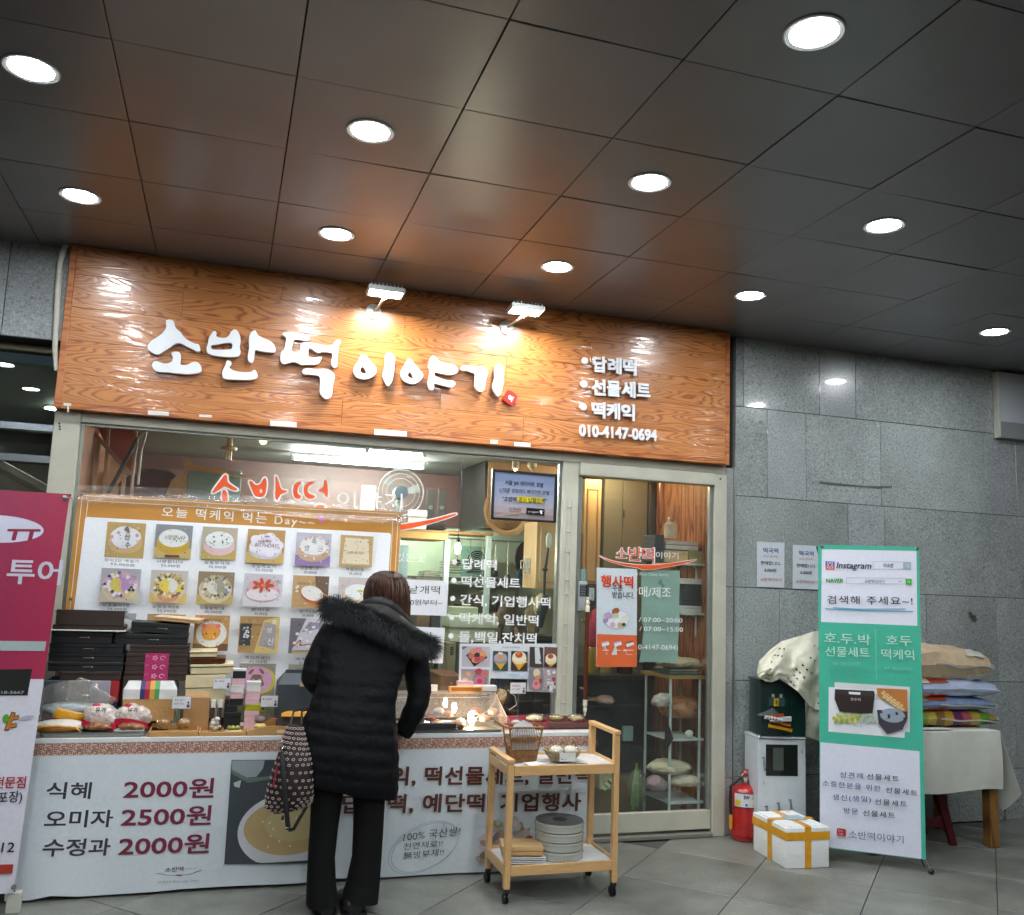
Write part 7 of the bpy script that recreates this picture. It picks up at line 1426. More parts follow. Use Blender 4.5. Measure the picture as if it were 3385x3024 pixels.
# ================================================================== TROLLEY
BEECH = mat('#c9a06c', .42, var=.14, stretch=(14, 14, 2), vs=5, coat=.2); BEH = mat('#c9a06c', .42, var=.14, stretch=(2, 14, 14), vs=5, coat=.2)
WBD = mat('#cfd2d2', .35, coat=.3)
tr_ = T_('serving_trolley', 'small beech serving trolley on black castors with white shelves', 'trolley', 1.75, -.8)
X0, X1, Y0, Y1 = 1.45, 2.065, -.985, -.655; L4 = .032
zs1 = U(1870, 2528, y=Y0).z; zs0 = U(1870, 2852, y=Y0).z; ztop_ = U(2040, 2424, y=-.93).z; zleft = zs1+.012
for x, y, zt2_ in ((X0, Y0, zleft), (X0, Y1, zleft), (X1-L4, Y0, ztop_), (X1-L4, Y1, ztop_)):
 MB().box((x, y, .075), (x+L4, y+L4, zt2_), .003).put('leg', BEECH, tr_)
for z in (zs1, zs0):
 MB().box((X0+.006, Y0+.012, z-.022), (X1-.006, Y1+L4-.012, z-.013), .001).put('shelf', WBD, tr_)
 for nm, p, q_ in (('rail', (X0+L4+.0005, Y0-.002, z-.05), (X1-L4-.0005, Y0+.011, z)), ('rail', (X0+L4+.0005, Y1+L4-.011, z-.05), (X1-L4-.0005, Y1+L4+.002, z)), ('rail', (X0-.002, Y0+L4+.0005, z-.05), (X0+.011, Y1-.0005, z)), ('rail', (X1-.011, Y0+L4+.0005, z-.05), (X1+.002, Y1-.0005, z))):
  MB().box(p, q_, .002).put(nm, BEH, tr_)
MB().box((X0-.003, Y0-.004, zleft+.0005), (X0+L4+.002, Y1+L4+.002, zleft+.02), .003).put('cross_bar', BEH, tr_)
MB().box((X1-L4-.002, Y0-.004, ztop_+.0005), (X1+.002, Y1+L4+.002, ztop_+.022), .003).put('handle_bar', BEH, tr_)
for x in (X0+.016, X1-.016):
 for y in (Y0+.016, Y1+.016):
  cst = MB().box((x-.012, y-.016, .052), (x+.012, y+.016, .0745), .003).put('caster', mat('#19191b', .45), tr_)
  for dx in (-.014, .003): MB().lathe([(.020, 0), (.0255, .002), (.0255, .009), (.020, .011)], (x+dx, y+.012, .027), 20, 'x').put('wheel', mat('#141416', .4), cst)
wick = mat('#8a6238', .6, var=.4, vs=40, bump=.9, bs=120)
bk = T_('wicker_basket', 'tall square brown wicker basket on the trolley holding handmade fans', 'basket', 1.55, -.82, zs1-.0125)
zb_ = zs1-.0125; cb = U(1725, 2480, y=-.80); cx_, cy2 = cb.x, -.80; zt3 = U(1725, 2405, y=-.86).z
Rq = lambda w_, d_, z: [Vector((cx_-w_, cy2-d_, z)), Vector((cx_+w_, cy2-d_, z)), Vector((cx_+w_, cy2+d_, z)), Vector((cx_-w_, cy2+d_, z))]
w0, w1, d0, d1 = .062, .092, .045, .062
for k in range(4):   # corner posts and woven bands
 a_, b_ = Rq(w0, d0, zb_+.001)[k], Rq(w1, d1, zt3)[k]; MB().tube([a_, b_], .005, 8).put('corner_post', wick, bk)
H_ = zt3-zb_
for f0, f1 in ((0, .36), (.62, .72)):
 zz = [zb_+.002+H_*f0, zb_+H_*f1]; ww = [w0+(w1-w0)*f0, w0+(w1-w0)*f1]; dd = [d0+(d1-d0)*f0, d0+(d1-d0)*f1]
 MB().loft([Rq(ww[0], dd[0], zz[0]), Rq(ww[1], dd[1], zz[1]), Rq(ww[1]-.005, dd[1]-.005, zz[1]), Rq(ww[0]-.005, dd[0]-.005, zz[0]+.004)], (True, f0 == 0)).put('woven_band', wick, bk, smooth=False)
mb = MB()
for f in [.03+.047*k for k in range(8)]+[.63, .68]:
 P_ = Rq(w0+(w1-w0)*f+.001, d0+(d1-d0)*f+.001, zb_+H_*f)
 mb.tube(P_+[P_[0]], .0022, 5, False)
o = mb.put('weave', wick, bk); o['kind'] = 'stuff'
P_ = Rq(w1+.002, d1+.002, zt3); MB().tube(P_+[P_[0]], .006, 8).put('rim', wick, bk)
mb = MB()
for k in range(17): x = -w1+.01+k*(2*w1-.02)/16; mb.tube([(cx_+x*.75, cy2-d0-.006-.012*.4, zb_+H_*.36), (cx_+x*.98, cy2-d1-.0, zt3-.004)], .0016, 5)
o = mb.put('stakes', wick, bk); o['kind'] = 'stuff'
fp = T_('paper_slip', 'folded white paper with handwriting standing in the wicker basket', 'paper', cx_, cy2, zb_+.05)
s = Sheet((cx_-.066, cy2-.028, zb_+.06), (1, 0, 0), (0, .12, 1)); a_ = H_-.05; s.tri([(0, 0), (.132, 0), (.132, a_*.8), (.115, a_*1.0), (.066, a_*1.17), (.012, a_*.98), (0, a_*.78)], '#ccd2d6')
s.text('편강은', .025, a_*.72, .02, '#5d6266', width=.062, jit=.08); s.build('sheet', printed(.5), fp)
fan = T_('folded_fan', 'pleated white paper fan standing in the wicker basket', 'fan', cx_, cy2, zb_+.03)
MB().grid(lambda u, v: Vector((cx_+(u-.5)*.125*(.75+.25*v), cy2-.036-.003*(int(round(u*28)) % 2), zb_+.035+v*(H_-.075))), 28, 2, .0008).put('pleats', mat('#cdd1d3', .5), fan, smooth=False)
wb_ = T_('woven_bowl', 'pale woven straw bowl with two wrapped rice cakes on the trolley', 'bowl', 1.83, -.84, zs1)
c = U(1858, 2512, y=-.85); c.z = zs1-.0115+.008; r1 = .108
MB().lathe([(.052, 0), (.062, .004), (.090, .03), (.100, .055), (.103, .058), (.099, .058), (.086, .032), (.056, .008)], c, 36).put('body', mat('#9a8a66', .7, var=.4, vs=60, bump=.9, bs=140), wb_)
for k in range(7): z = .008+k*.0075; r_ = .066+k*.0055; MB().tube([(c.x+r_*math.cos(a*PI/20), c.y+r_*math.sin(a*PI/20), c.z+z) for a in range(41)], .0032, 6, False).put('coil', mat('#a8976f', .7, var=.4, vs=60, bump=.6), wb_)
for dx, lb in ((-.038, 'left round rice cake wrapped in film in the woven bowl'), (.044, 'right round rice cake wrapped in film in the woven bowl')):
 t = thing('wrapped_mochi', lb, 'rice cake', (c.x+dx, c.y, c.z+.02)); cc = Vector((c.x+dx, c.y-.01, c.z+.05))
 MB().ell(cc, (.037, .035, .028), 20, 14).put('cake', mat('#dad9d4', .4, var=.05), t); MB().blob(cc, (.042, .04, .032), .12, 16, dx*99, 4, .7).put('film', FOILY, t)
 MB().lathe([(.010, 0), (.010, .001)], cc+Vector((0, -.012, .0275)), 14).put('flower_mark', mat('#c9a850', .5), t)
def plate(x, y, w, d, z, label, rz=0, lip=.008):
 t = thing('white_plate', label, 'plate', (x, y, z), rz=rz, world=False); mb = MB()
 R_ = lambda i, zz: [Vector((sx*(w/2-i), sy_*(d/2-i), zz)) for sx, sy_ in ((-1, -1), (1, -1), (1, 1), (-1, 1))]
 mb.loft([R_(.018, 0), R_(.0, lip), R_(.002, lip+.0025), R_(.02, .003)]).put('body', mat('#d4d4d2', .2, var=.03, coat=.6), t, smooth=False); return t
zS = zs1-.0125
plate(U(1850, 2520, y=-.86).x, -.86, .26, .16, zS, 'oblong white plate under the woven bowl', .25, .006)
plate(U(1765, 2525, y=-.94).x, -.935, .095, .07, zS, 'small square white dish at the front edge of the trolley', .3, .012)
cd = T_('price_card', 'price card leaning on the woven bowl on the trolley', 'price card', 1.8, -.95, zS)
a, b = U(1850, 2518, y=-.955), U(1904, 2487, y=-.955); s = Sheet((a.x, -.955, a.z), (1, .06, 0), (0, .1, 1)); w_, h_ = b.x-a.x, b.z-a.z
s.rect(0, 0, w_, h_, '#6f747c'); s.rect(.0015, .0015, w_-.0015, h_-.0015, '#c9ccd0'); s.text('찹쌀떡', w_*.28, h_*.55, h_*.22, '#3a3f4a'); s.text('▶ 1,000원', w_*.12, h_*.18, h_*.24, '#2f7a52', width=w_*.55); s.tri([(w_*.78, .002), (w_*.97, .002), (w_*.94, h_*.3), (w_*.81, h_*.3)], '#7a4a30'); s.ell(w_*.875, h_*.45, w_*.07, h_*.17, '#caa58a', 10); s.ell(w_*.875, h_*.56, w_*.075, h_*.1, '#4a2c1c', 10); s.build('card', printed(.4, coat=.3), cd)
MB().box((a.x, -.953, a.z), (b.x, -.951, b.z-.001)).put('backing', WB, cd)
zS0 = zs0-.0125; z = zS0
for k in range(4):
 plate(1.585, -.87, .21, .15, z+.0005, 'white plate, %s of four stacked on the lower trolley shelf' % ['bottom', 'second', 'third', 'top'][k], -.12, .007); z += .0085
t = thing('wooden_box', 'flat wooden box lying on the white plates on the lower trolley shelf', 'box', (1.58, -.84, z+.003), rz=-.2, world=False)
MB().box((-.105, -.075, 0), (.105, .075, .022), .002).put('body', mat('#b58f5c', .5, var=.15, stretch=(2, 20, 20)), t); MB().box((-.107, -.077, .0225), (.107, .077, .045), .002).put('lid', mat('#c3a170', .5, var=.15, stretch=(2, 20, 20)), t)
tp = T_('tape_roll', 'big roll of clear printed wrapping film on the lower trolley shelf', 'film roll', 1.85, -.82, zS0)
c = U(1850, 2700, y=-.82); c.z = zS0; r = (U(1925, 2740, y=-.82)-U(1775, 2740, y=-.82)).length/2; hT = U(1850, 2712, y=-.82-r*.2).z-zS0
filmm = mat('#a9aca4', .25, .1, var=.18, stretch=(1, 1, 40), vs=4, coat=.8)
for k in range(4):
 z0_, z1_ = hT*k/4, hT*(k+1)/4-.002; MB().lathe([(r*.96, z0_+.001), (r, z0_+.004), (r, z1_-.003), (r*.97, z1_)], c, 48).put('film_layer', filmm, tp)
 mb = MB()
 for j in range(40): a_ = j*PI/20; mb.box((c.x+r*1.001*math.cos(a_)-.003, c.y+r*1.001*math.sin(a_)-.003, c.z+z1_-.016), (c.x+r*1.001*math.cos(a_)+.003, c.y+r*1.001*math.sin(a_)+.003, c.z+z1_-.010))
 o = mb.put('printed_mark', mat('#8f8c74', .5), tp); o['kind'] = 'stuff'
MB().lathe([(r*.30, hT-.001), (r*.30, hT+.0015), (r*.985, hT+.0015), (r*.985, hT-.0015)], c, 48, cap=(False, False)).put('top_face', mat('#4a4a4a', .35, var=.3, vs=3, coat=.4), tp); MB().lathe([(r*.29, hT-.03), (r*.29, hT+.003)], c, 32).put('core', mat('#2b2725', .7), tp)
# ================================================================== RIGHT OF THE DOOR
ex = T_('fire_extinguisher', 'red fire extinguisher with a white label standing on the floor by the pilaster', 'fire extinguisher', 3.37, -.12)
c = Vector((U(2462, 2700, y=-.12).x, -.12, 0)); r = (U(2504, 2700, y=-.12)-U(2421, 2700, y=-.12)).length/2; zc_t = U(2462, 2592, y=-.12).z
RED = mat('#a81c1c', .28, var=.06, coat=.6)
MB().lathe([(r*.88, .002), (r*.93, .01), (r*.93, .028), (r, .034), (r, zc_t-.06), (r*.94, zc_t-.03), (r*.7, zc_t-.008), (r*.35, zc_t), (r*.22, zc_t+.01)], c, 40).put('cylinder', RED, ex)
MB().lathe([(r*.2, zc_t+.0105), (r*.2, zc_t+.03), (r*.28, zc_t+.032), (r*.28, zc_t+.05)], c, 20).put('valve', steel, ex)
MB().lathe([(.013, 0), (.013, -.012)], c+Vector((-.012, -.02, zc_t+.035)), 18, 'y').put('gauge', mat('#c9c9c4', .2, .5), ex)
hz = U(2462, 2560, y=-.12).z
MB().bar(c+Vector((-.01, 0, hz+.0)), c+Vector((.075, 0, hz-.012)), .010, .014, .002).put('lower_lever', RED, ex); MB().tube([c+Vector((-.02, 0, hz-.005)), c+Vector((.01, 0, hz+.028)), c+Vector((.075, 0, hz+.02))], [(.006, .008)]*3, 8).put('upper_lever', RED, ex)
MB().tube([c+Vector((-.012, 0, zc_t+.04)), c+Vector((-.05, -.01, zc_t+.035)), c+Vector((-r-.018, -.01, zc_t-.01)), c+Vector((-r-.02, -.01, zc_t-.10)), c+Vector((-r-.016, -.01, .16))], .009, 10).put('hose', mat('#161616', .5), ex)
MB().lathe([(.010, .16), (.012, .13), (.011, .07)], c+Vector((-r-.016, -.01, 0)), 14).put('nozzle', mat('#c98a1c', .4), ex)
def wrap_sheet(cx, cy2, R, z0, z1, a0, a1, items, m, parent, name, base):
 s = Sheet((cx, cy2, 0), (1, 0, 0), (0, 0, 1), maxe=.012)
 s.rect(a0*R, z0, a1*R, z1, base); items(s)
 s.place = lambda u, v, k=0: Vector((cx+(R+k+.0006)*math.sin(u/R), cy2-(R+k+.0006)*math.cos(u/R), v))
 return s.build(name, m, parent)
zl0, zl1 = U(2462, 2672, y=-.2).z, U(2462, 2622, y=-.2).z
def lab(s):
 s.rect(-1.25*r, zl0+.012, -.85*r, zl0+.045, '#cfb21c'); s.rect(-1.3*r, zl1-.006, 1.3*r, zl1, '#3a2f5c'); s.rect(-1.3*r, zl0, 1.3*r, zl0+.006, '#3a2f5c'); s.text('SW', -.62*r, zl1-.036, .027, '#2c2350', bold=.04, width=.036); s.text('분말소화기', -.05*r, zl1-.022, .010, '#5a1f28', width=.04); s.rect(-.1*r, zl1-.034, .9*r, zl1-.030, '#7a2f38')
 for k in range(4): s.text('가', -1.1*r, zl1-.018-.014*k, .007, '#3a3a44')
 for k, c_ in enumerate(('#5a5a62', '#c9a81c', '#3a3a5a')): s.ell(-.45*r+k*.5*r, zl0+.022, .0075, .0075, c_, 14)
wrap_sheet(c.x, c.y, r, zl0, zl1, -1.3, 1.3, lab, printed(.35, coat=.4), ex, 'label', '#cfd0d0')
def local(name, label, cat, x, y, z, rz): return thing(name, label, cat, (x, y, z), rz=rz, world=False)
p0, p1, p2 = Vector((3.252, -.733, 0)), Vector((3.541, -.746, 0)), Vector((3.252, -.349, 0))
sb = local('styrofoam_box', 'white styrofoam box tied with orange tape on the pavement', 'box', p0.x, p0.y, 0, math.atan2(p1.y-p0.y, p1.x-p0.x)); W1, D1 = .289, .385
H1 = U(2598, 2742, y=-.733).z+.012
FOAM = mat('#e6e9e9', .65, var=.05, vs=60, bump=.35, bs=220)
MB().box((.003, .003, 0), (W1-.003, D1-.003, H1-.042), .008, seg=2).put('body', FOAM, sb); MB().box((0, 0, H1-.0415), (W1, D1, H1-.006), .006, seg=2).put('lid', FOAM, sb); MB().box((.018, .018, H1-.0055), (W1-.018, D1-.018, H1), .003).put('lid_ridge', FOAM, sb)
TAPE = mat('#dc9a18', .35, var=.12, vs=20, coat=.3, bump=.2)
e = .0012; tw = .045
for p, q_ in (((-e, -e, H1-.075), (W1+e, .0, H1-.030)), ((-e, 0.0002, H1-.075), (0, D1+e, H1-.030)), ((W1, .0002, H1-.075), (W1+e, D1+e, H1-.030)),
              ((W1*.5-tw/2, -2*e, .001), (W1*.5+tw/2-.004, -e-.0001, H1-.002)), ((W1*.5-tw/2, -2*e, H1+.0002), (W1*.5+tw/2, D1+2*e, H1+e)), ((-2*e, D1*.42, .001), (-e-.0001, D1*.42+tw, H1-.002)), ((-2*e, D1*.42, H1+e+.0002), (W1+2*e, D1*.42+tw, H1+2*e+.0002))): MB().box(p, q_).put('tape', TAPE, sb, smooth=False)
MB().box((W1*.36, D1*.36, H1+3*e), (W1*.80, D1*.62, H1+4*e)).put('clear_label', mat('#aebfc8', .25, coat=.6, var=.3, vs=30, bump=.3), sb, smooth=False)
Yp = -.28; a, b = U(2506, 2398, y=Yp), U(2643, 2435, y=Yp)
cab = local('film_covered_cabinet', 'white film-covered steel cabinet with dark windows beside the extinguisher', 'cabinet', a.x, Yp, 0, -.17)
CW, CD, CHt = (b.x-a.x)*1.04, .22, U(2643, 2440, y=Yp-.04).z
WF = mat('#c5ccd2', .35, var=.06, coat=.3, bump=.1, bs=20)
MB().box((0, 0, .0), (CW, CD, CHt-.004), .003).put('shell', WF, cab); MB().box((-.004, -.004, CHt-.0035), (CW+.004, CD+.004, CHt+.004), .002).put('top_cover', WF, cab)
mb = MB().box((.052, -.003, CHt-.235), (CW-.055, -.0005, CHt-.04), .001); mb.put('window', mat('#22201e', .12, var=.5, vs=8, coat=.9), cab)
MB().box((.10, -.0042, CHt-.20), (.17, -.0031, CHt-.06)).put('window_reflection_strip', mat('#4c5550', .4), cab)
mb = MB().box((CW+.0005, .03, CHt-.235), (CW+.003, CD-.02, CHt-.06), .001); mb.put('side_window', mat('#565452', .15, coat=.9), cab)
MB().tube([(0, -.006, CHt-.001), (CW*.5, -.008, CHt-.006), (CW, -.006, CHt-.002), (CW+.008, CD*.5, CHt-.004)], .0022, 6).put('wire', mat('#2c2c2c', .4, .7), cab)
MB().lathe([(.012, 0), (.015, .006), (.012, .012)], (.01, .01, CHt+.004), 12).put('corner_clip', steel, cab)
for i, (x, z, tx, k_) in enumerate(((.03, CHt-.12, 'posco', 1), (.05, CHt-.42, 'posco', 1), (.03, CHt-.27, 'SMC', .6), (.13, CHt-.40, 'posco', 1), (.10, CHt-.53, 'SMC', .6), (.21, CHt-.38, 'posco', 1), (.18, CHt-.52, 'SMC', .6), (.25, CHt-.50, 'SMC', .6), (.08, .10, 'posco', 1), (.16, .06, 'posco', 1), (.26, .12, 'posco', 1), (.29, CHt-.07, 'posco', .7))):
 s = Sheet((x, -.0032 if z < CHt-.24 or x < .05 or x > .28 else -.0032, z), (.1, 0, -1), (1, 0, .1)); s.N = Vector((0, -1, 0)); s.text(tx, 0, 0, .028*k_, '#33383f' if k_ == 1 else '#8592a2', width=(.085 if k_ == 1 else .035)*k_, bold=.01); s.build('film_print', printed(.4), cab)
for i, (y, z, tx) in enumerate(((.06, CHt-.3, 'SMC'), (.12, CHt-.36, 'posco'), (.08, .2, 'posco'))):
 s = Sheet((CW+.0035, y, z), (0, .1, -1), (0, 1, .1)); s.N = Vector((1, 0, 0)); s.text(tx, 0, 0, .024, '#5a6068', width=.07 if tx == 'posco' else .03); s.build('film_print', printed(.4), cab)
gr2 = local('green_crate', 'dark green plastic box standing on the white cabinet under the cloth', 'crate', a.x+.025, Yp+.015, CHt+.005, -.17)
GRN = mat('#0d2a28', .3, var=.3, vs=6, coat=.4); gh = U(2520, 2255, y=Yp).z-CHt
MB().box((0, 0, 0), (CW-.01, CD-.03, gh), .012, seg=2).put('body', GRN, gr2)
for x in (.09, .15, .21): MB().box((x, -.004, .03), (x+.006, -.0005, gh-.03), .001).put('rib', GRN, gr2)
MB().box((-.006, -.006, gh+.0005), (CW-.004, CD-.024, gh+.012), .003).put('rim', GRN, gr2)
MB().box((.055, -.010, gh-.155), (.165, -.006, gh-.10), .001).put('clear_pocket', mat('#3c4c4c', .2, coat=.8), gr2); MB().box((.088, -.0125, gh-.155), (.122, -.0102, gh-.105), .001).put('yellow_label', mat('#d2b81c', .4), gr2)
s = Sheet((.105, -.0128, gh-.13), (1, 0, 0), (0, 0, 1)); s.line([(.012*math.cos(k*PI/8), .017*math.sin(k*PI/8)) for k in range(17)], .0025, '#2c2a10'); s.tri([(-.003, -.009), (.004, -.009), (.004, .008), (-.003, .011)], '#2c2a10'); s.line([(-.009, -.011), (.009, .012)], .0022, '#2c2a10'); s.build('warning_symbol', printed(.4), gr2)
for x in (.075, .128): MB().box((x, -.013, gh-.102), (x+.02, -.0055, gh-.078), .003).put('clip', mat('#aab4b6', .3, .3), gr2)
ut = T_('tool_bundle', 'bundle of white-handled tools and a yellow level lying at the crate foot', 'tools', 3.45, Yp-.05, CHt)
yy = Yp-.07
MB().tube([U(2530, 2370, y=yy), U(2585, 2381, y=yy)], .013, 12).put('white_handle', mat('#c9cbc8', .4), ut)
for k in range(4): p = U(2534+k*9, 2371+k*2, y=yy); MB().tube([p, p+Vector((.005, 0, -.001))], .0145, 12).put('red_ring', mat('#7a2a22', .4), ut)
MB().tube([U(2545, 2384, y=yy-.01), U(2580, 2386, y=yy-.01)], .007, 10).put('steel_rod', steel, ut); MB().box(tuple(U(2566, 2386, y=yy)), tuple(U(2612, 2367, y=yy+.02)), .004).put('scraper', mat('#d0d3d4', .3), ut)
MB().bar(U(2550, 2368, y=yy), U(2590, 2362, y=yy), .008, .016).put('orange_blade', mat('#b0481c', .4), ut); MB().bar(U(2542, 2398, y=yy), U(2616, 2414, y=yy), .012, .018, .002).put('yellow_level', mat('#c98f14', .35), ut); MB().bar(U(2560, 2386, y=yy+.02), U(2612, 2398, y=yy+.02), .008, .016, .002).put('orange_bar', mat('#c2721c', .35), ut)
mb = MB(); P_ = [U(2500, 2363, y=yy), U(2555, 2340, y=yy+.02), U(2580, 2362, y=yy+.02), U(2590, 2378, y=yy)]; mb.b.faces.new([mb.b.verts.new(p) for p in P_]); bmesh.ops.solidify(mb.b, geom=mb.b.faces[:], thickness=.002); mb.put('clear_scoop', glass((.8, .85, .88), 3, haze=.2), ut)
def drape(u, v):
 TP = [(2503, 2225), (2510, 2186), (2545, 2150), (2585, 2120), (2640, 2104), (2700, 2085), (2762, 2076)]
 HM_ = [(2506, 2238), (2530, 2252), (2552, 2255), (2576, 2243), (2606, 2262), (2640, 2288), (2676, 2334), (2702, 2346), (2762, 2352)]
 def pl(P, t): t = min(t, .9999)*(len(P)-1); i = int(t); f = t-i; return (P[i][0]*(1-f)+P[i+1][0]*f, P[i][1]*(1-f)+P[i+1][1]*f)
 (ax, ay), (bx, by) = pl(TP, u), pl(HM_, u)
 x = ax+(bx-ax)*v; y = ay+(by-ay)*v
 dep = Yp+.06-.16*math.sin(PI*.5*min(1, v*1.6))+.030*math.sin(u*21+v*4)*(.3+.7*v)+.020*math.sin(u*9-v*7)+.022*abs(noise.noise(Vector((u*6+v*3, v*5-u*2, 1))))+.016*abs(math.sin(u*15+v*7+2*noise.noise(Vector((u*4, v*3, 2)))))
 return U(x, y, y=dep)
def drape2(u, v):
 x = 2672+95*u-22*v*(1-u); y = 2318+14*u+(112+22*u)*v
 return U(x, y, y=Yp+.02+.018*math.sin(u*9+v*2)+.01*math.sin(v*8))
cl2 = T_('draped_cloth', 'cream cloth with small black triangles draped over the green crate', 'cloth', 3.6, Yp, .8)
CLM = mat('#d6d3c0', .7, var=.08, bump=.5, bs=22)
MB().grid(drape, 56, 34, .003).put('fabric', CLM, cl2); MB().grid(drape2, 16, 14, .003).put('lower_fold', CLM, cl2)
rt = random.Random(3)
for k in range(34):
 u, v = (k*.381) % 1, (k*.2273+.06) % 1; u, v = .16+u*.8, .1+.85*v
 p = drape(u, v); du = (drape(u+.01, v)-p).normalized(); dv = (drape(u, v+.01)-p).normalized(); n_ = du.cross(dv).normalized(); n_ = n_ if n_.y < 0 else -n_
 a0 = rt.random()*6; T3 = [p+n_*.007+(du*math.cos(a0+j*2.094)+dv*math.sin(a0+j*2.094))*.0115 for j in range(3)]
 mb = MB(); mb.loft([T3, [q_+n_*.0006 for q_ in T3]]); mb.put('triangle_print', black, cl2, smooth=False)
g5 = lambda x, y: (2400+x*.48356, 1700+y*.48356)
def wp(x0, y0, x1, y1, lb):
 q = lambda fx, fy: g5(x0+(x1-x0)*fx, y0+(y1-y0)*fy+8*fx*(1-fy)+6*fx*fy)
 def f(s):
  s.text_px('떡국떡', q(.24, .23), q(.78, .235), 34*.48, '#2a4f9a', bold=.022, jit=.05); s.text_px('(국산 쌀국떡)', q(.24, .335), q(.76, .34), 16*.48, '#b06a58')
  s.text_px('판매합니다-', q(.14, .50), q(.88, .51), 27*.48, '#23232a', bold=.012, jit=.06); s.text_px('6,000원', q(.28, .655), q(.70, .66), 26*.48, '#23232a', bold=.012, jit=.06); s.text_px('소반떡이야기', q(.12, .865), q(.90, .87), 25*.48, '#a4503c', jit=.06)
 paper('wall_notice', [q(0, 0), q(1, 0), q(1, 1), q(0, 1)], -.006, '#c9ced6', lb, 'notice', f)
wp(210, 186, 399, 495, 'white price notice taped to the granite wall, the left of the two'); wp(455, 208, 640, 508, 'white price notice on the granite wall partly hidden by the green banner')
gb_ = T_('standing_banner', 'tall green and white gift set standing banner beside the styrofoam box', 'banner stand', 3.8, -.85)
pL, pR = Vector((3.576, -.605, 0)), Vector((4.052, -.95, 0)); Xd = (pR-pL).normalized(); BW_ = (pR-pL).length
zb1 = .075; s = Sheet(pL+Vector((0, 0, zb1)), Xd, (0, 0, 1), wave=lambda u, v: .006*math.sin(v*3)+.004*math.sin(u*9+v), maxe=.09); BH = 1.905-zb1
def gx(x, y): return (2400+x*.48356, 1700+y*.48356)
def gy(x, y): return (2400+x*.48356, 2300+y*.48356)
s.rect(0, 0, BW_, BH, '#41b096')
def qd(f, pts, c): s.poly([f(*p) for p in pts], c)
qd(gx, [(655, 238), (1302, 250), (1308, 762), (650, 735)], '#dde0ee')
qd(gy, [(645, 315), (1322, 378), (1336, 1115), (640, 1025)], '#d6daea')
qd(gx, [(742, 1146), (1258, 1180), (1258, 1660), (742, 1640)], '#cfd6d6'); s.items[-1] = ([s.uv(*p) for p in (gx(742, 1146), gx(1257, 1180), gy(1257, 248), gy(742, 220))], [(0, 1, 2), (0, 2, 3)], lin('#cfd6d6'), s.layer)
s.poly([gx(702, 1180), gx(1237, 1212), gy(1220, 287), gy(700, 242)], '#dfe3ea')
a_, b_ = s.uv(*gx(680, 378)), s.uv(*gx(742, 316)); w_ = b_[0]-a_[0]; h_ = b_[1]-a_[1]
for k, c_ in enumerate(('#3a3a8f', '#6a2f8f', '#a8346a', '#cf6a3a')): s.tri([(a_[0]+w_*.1, a_[1]), (b_[0]-w_*.1, a_[1]), (b_[0], a_[1]+h_*.1), (b_[0], b_[1]-h_*(.1+.22*k)), (a_[0], b_[1]-h_*(.1+.22*k)), (a_[0], a_[1]+h_*.1)], c_)
cx_, cz_ = a_[0]+w_/2, a_[1]+h_/2
s.line([(cx_+w_*.33*math.cos(PI/4+k*PI/2)*1.3, cz_+h_*.33*math.sin(PI/4+k*PI/2)*1.3) for k in range(5)], .003, '#e8e4ee'); s.line([(cx_+w_*.18*math.cos(k*PI/8), cz_+h_*.18*math.sin(k*PI/8)) for k in range(17)], .003, '#e8e4ee'); s.ell(cx_+w_*.27, cz_+h_*.27, w_*.04, h_*.04, '#e8e4ee', 8)
s.text_px('Instagram', gx(755, 368), gx(990, 372), 56*.4836, '#26304a', bold=.015, shear=.22)
def frame_px(x0, y0, x1, y1, c, wd=.0018): s.line([gx(x0, y0), gx(x1, y0+3), gx(x1, y1+2), gx(x0, y1), gx(x0, y0)], wd, c, px=True)
frame_px(1006, 322, 1212, 374, '#9aa0a8'); qd(gx, [(1212, 324), (1265, 326), (1265, 378), (1212, 376)], '#9eb2b8'); a_ = s.uv(*gx(1238, 349)); s.line([(a_[0]+.008*math.cos(k*PI/6), a_[1]+.008*math.sin(k*PI/6)) for k in range(13)]+[(a_[0]+.012, a_[1]-.012)], .0018, '#d0d8dc')
s.text_px('미소반', gx(1078, 360), gx(1145, 361), 28*.4836, '#2c2f36', bold=.012)
s.text_px('NAVER', gx(686, 465), gx(802, 466), 34*.4836, '#2a9a3c', bold=.035); frame_px(822, 434, 1228, 474, '#7a828a'); qd(gx, [(1228, 440), (1269, 441), (1269, 481), (1228, 480)], '#3fae3c'); a_ = s.uv(*gx(1247, 459)); s.line([(a_[0]+.005*math.cos(k*PI/4), a_[1]+.005*math.sin(k*PI/4)) for k in range(9)]+[(a_[0]+.008, a_[1]-.009)], .0016, '#dfeee0')
s.text_px('소반떡이야기', gx(948, 467), gx(1082, 469), 26*.4836, '#2c2f36'); s.rect(*s.uv(*gx(1182, 461)), *s.uv(*gx(1198, 456)), '#8a9098')
s.text_px('검색해 주세요~!', gx(694, 605), gx(1275, 616), 56*.4836, '#1c1d26', bold=.006, jit=.04, spacing=1.15)
s.line([gx(732, 638), gx(900, 648), gx(1226, 647)], .005, '#2a86a8', px=True); s.line([gx(677, 645), gx(950, 657), gx(1278, 663)], .006, '#2a9ab4', px=True)
LGt = '#bfe6d8'
s.text_px('호.두.박', gx(670, 870), gx(985, 888), 72*.4836, LGt, bold=.004, jit=.04, shear=.03); s.text_px('선물세트', gx(680, 962), gx(982, 974), 68*.4836, LGt, bold=.004, jit=.04)
s.text_px('호두', gx(1095, 888), gx(1270, 893), 70*.4836, LGt, bold=.004, jit=.04); s.text_px('떡케익', gx(1065, 980), gx(1285, 990), 68*.4836, LGt, bold=.004, jit=.04)
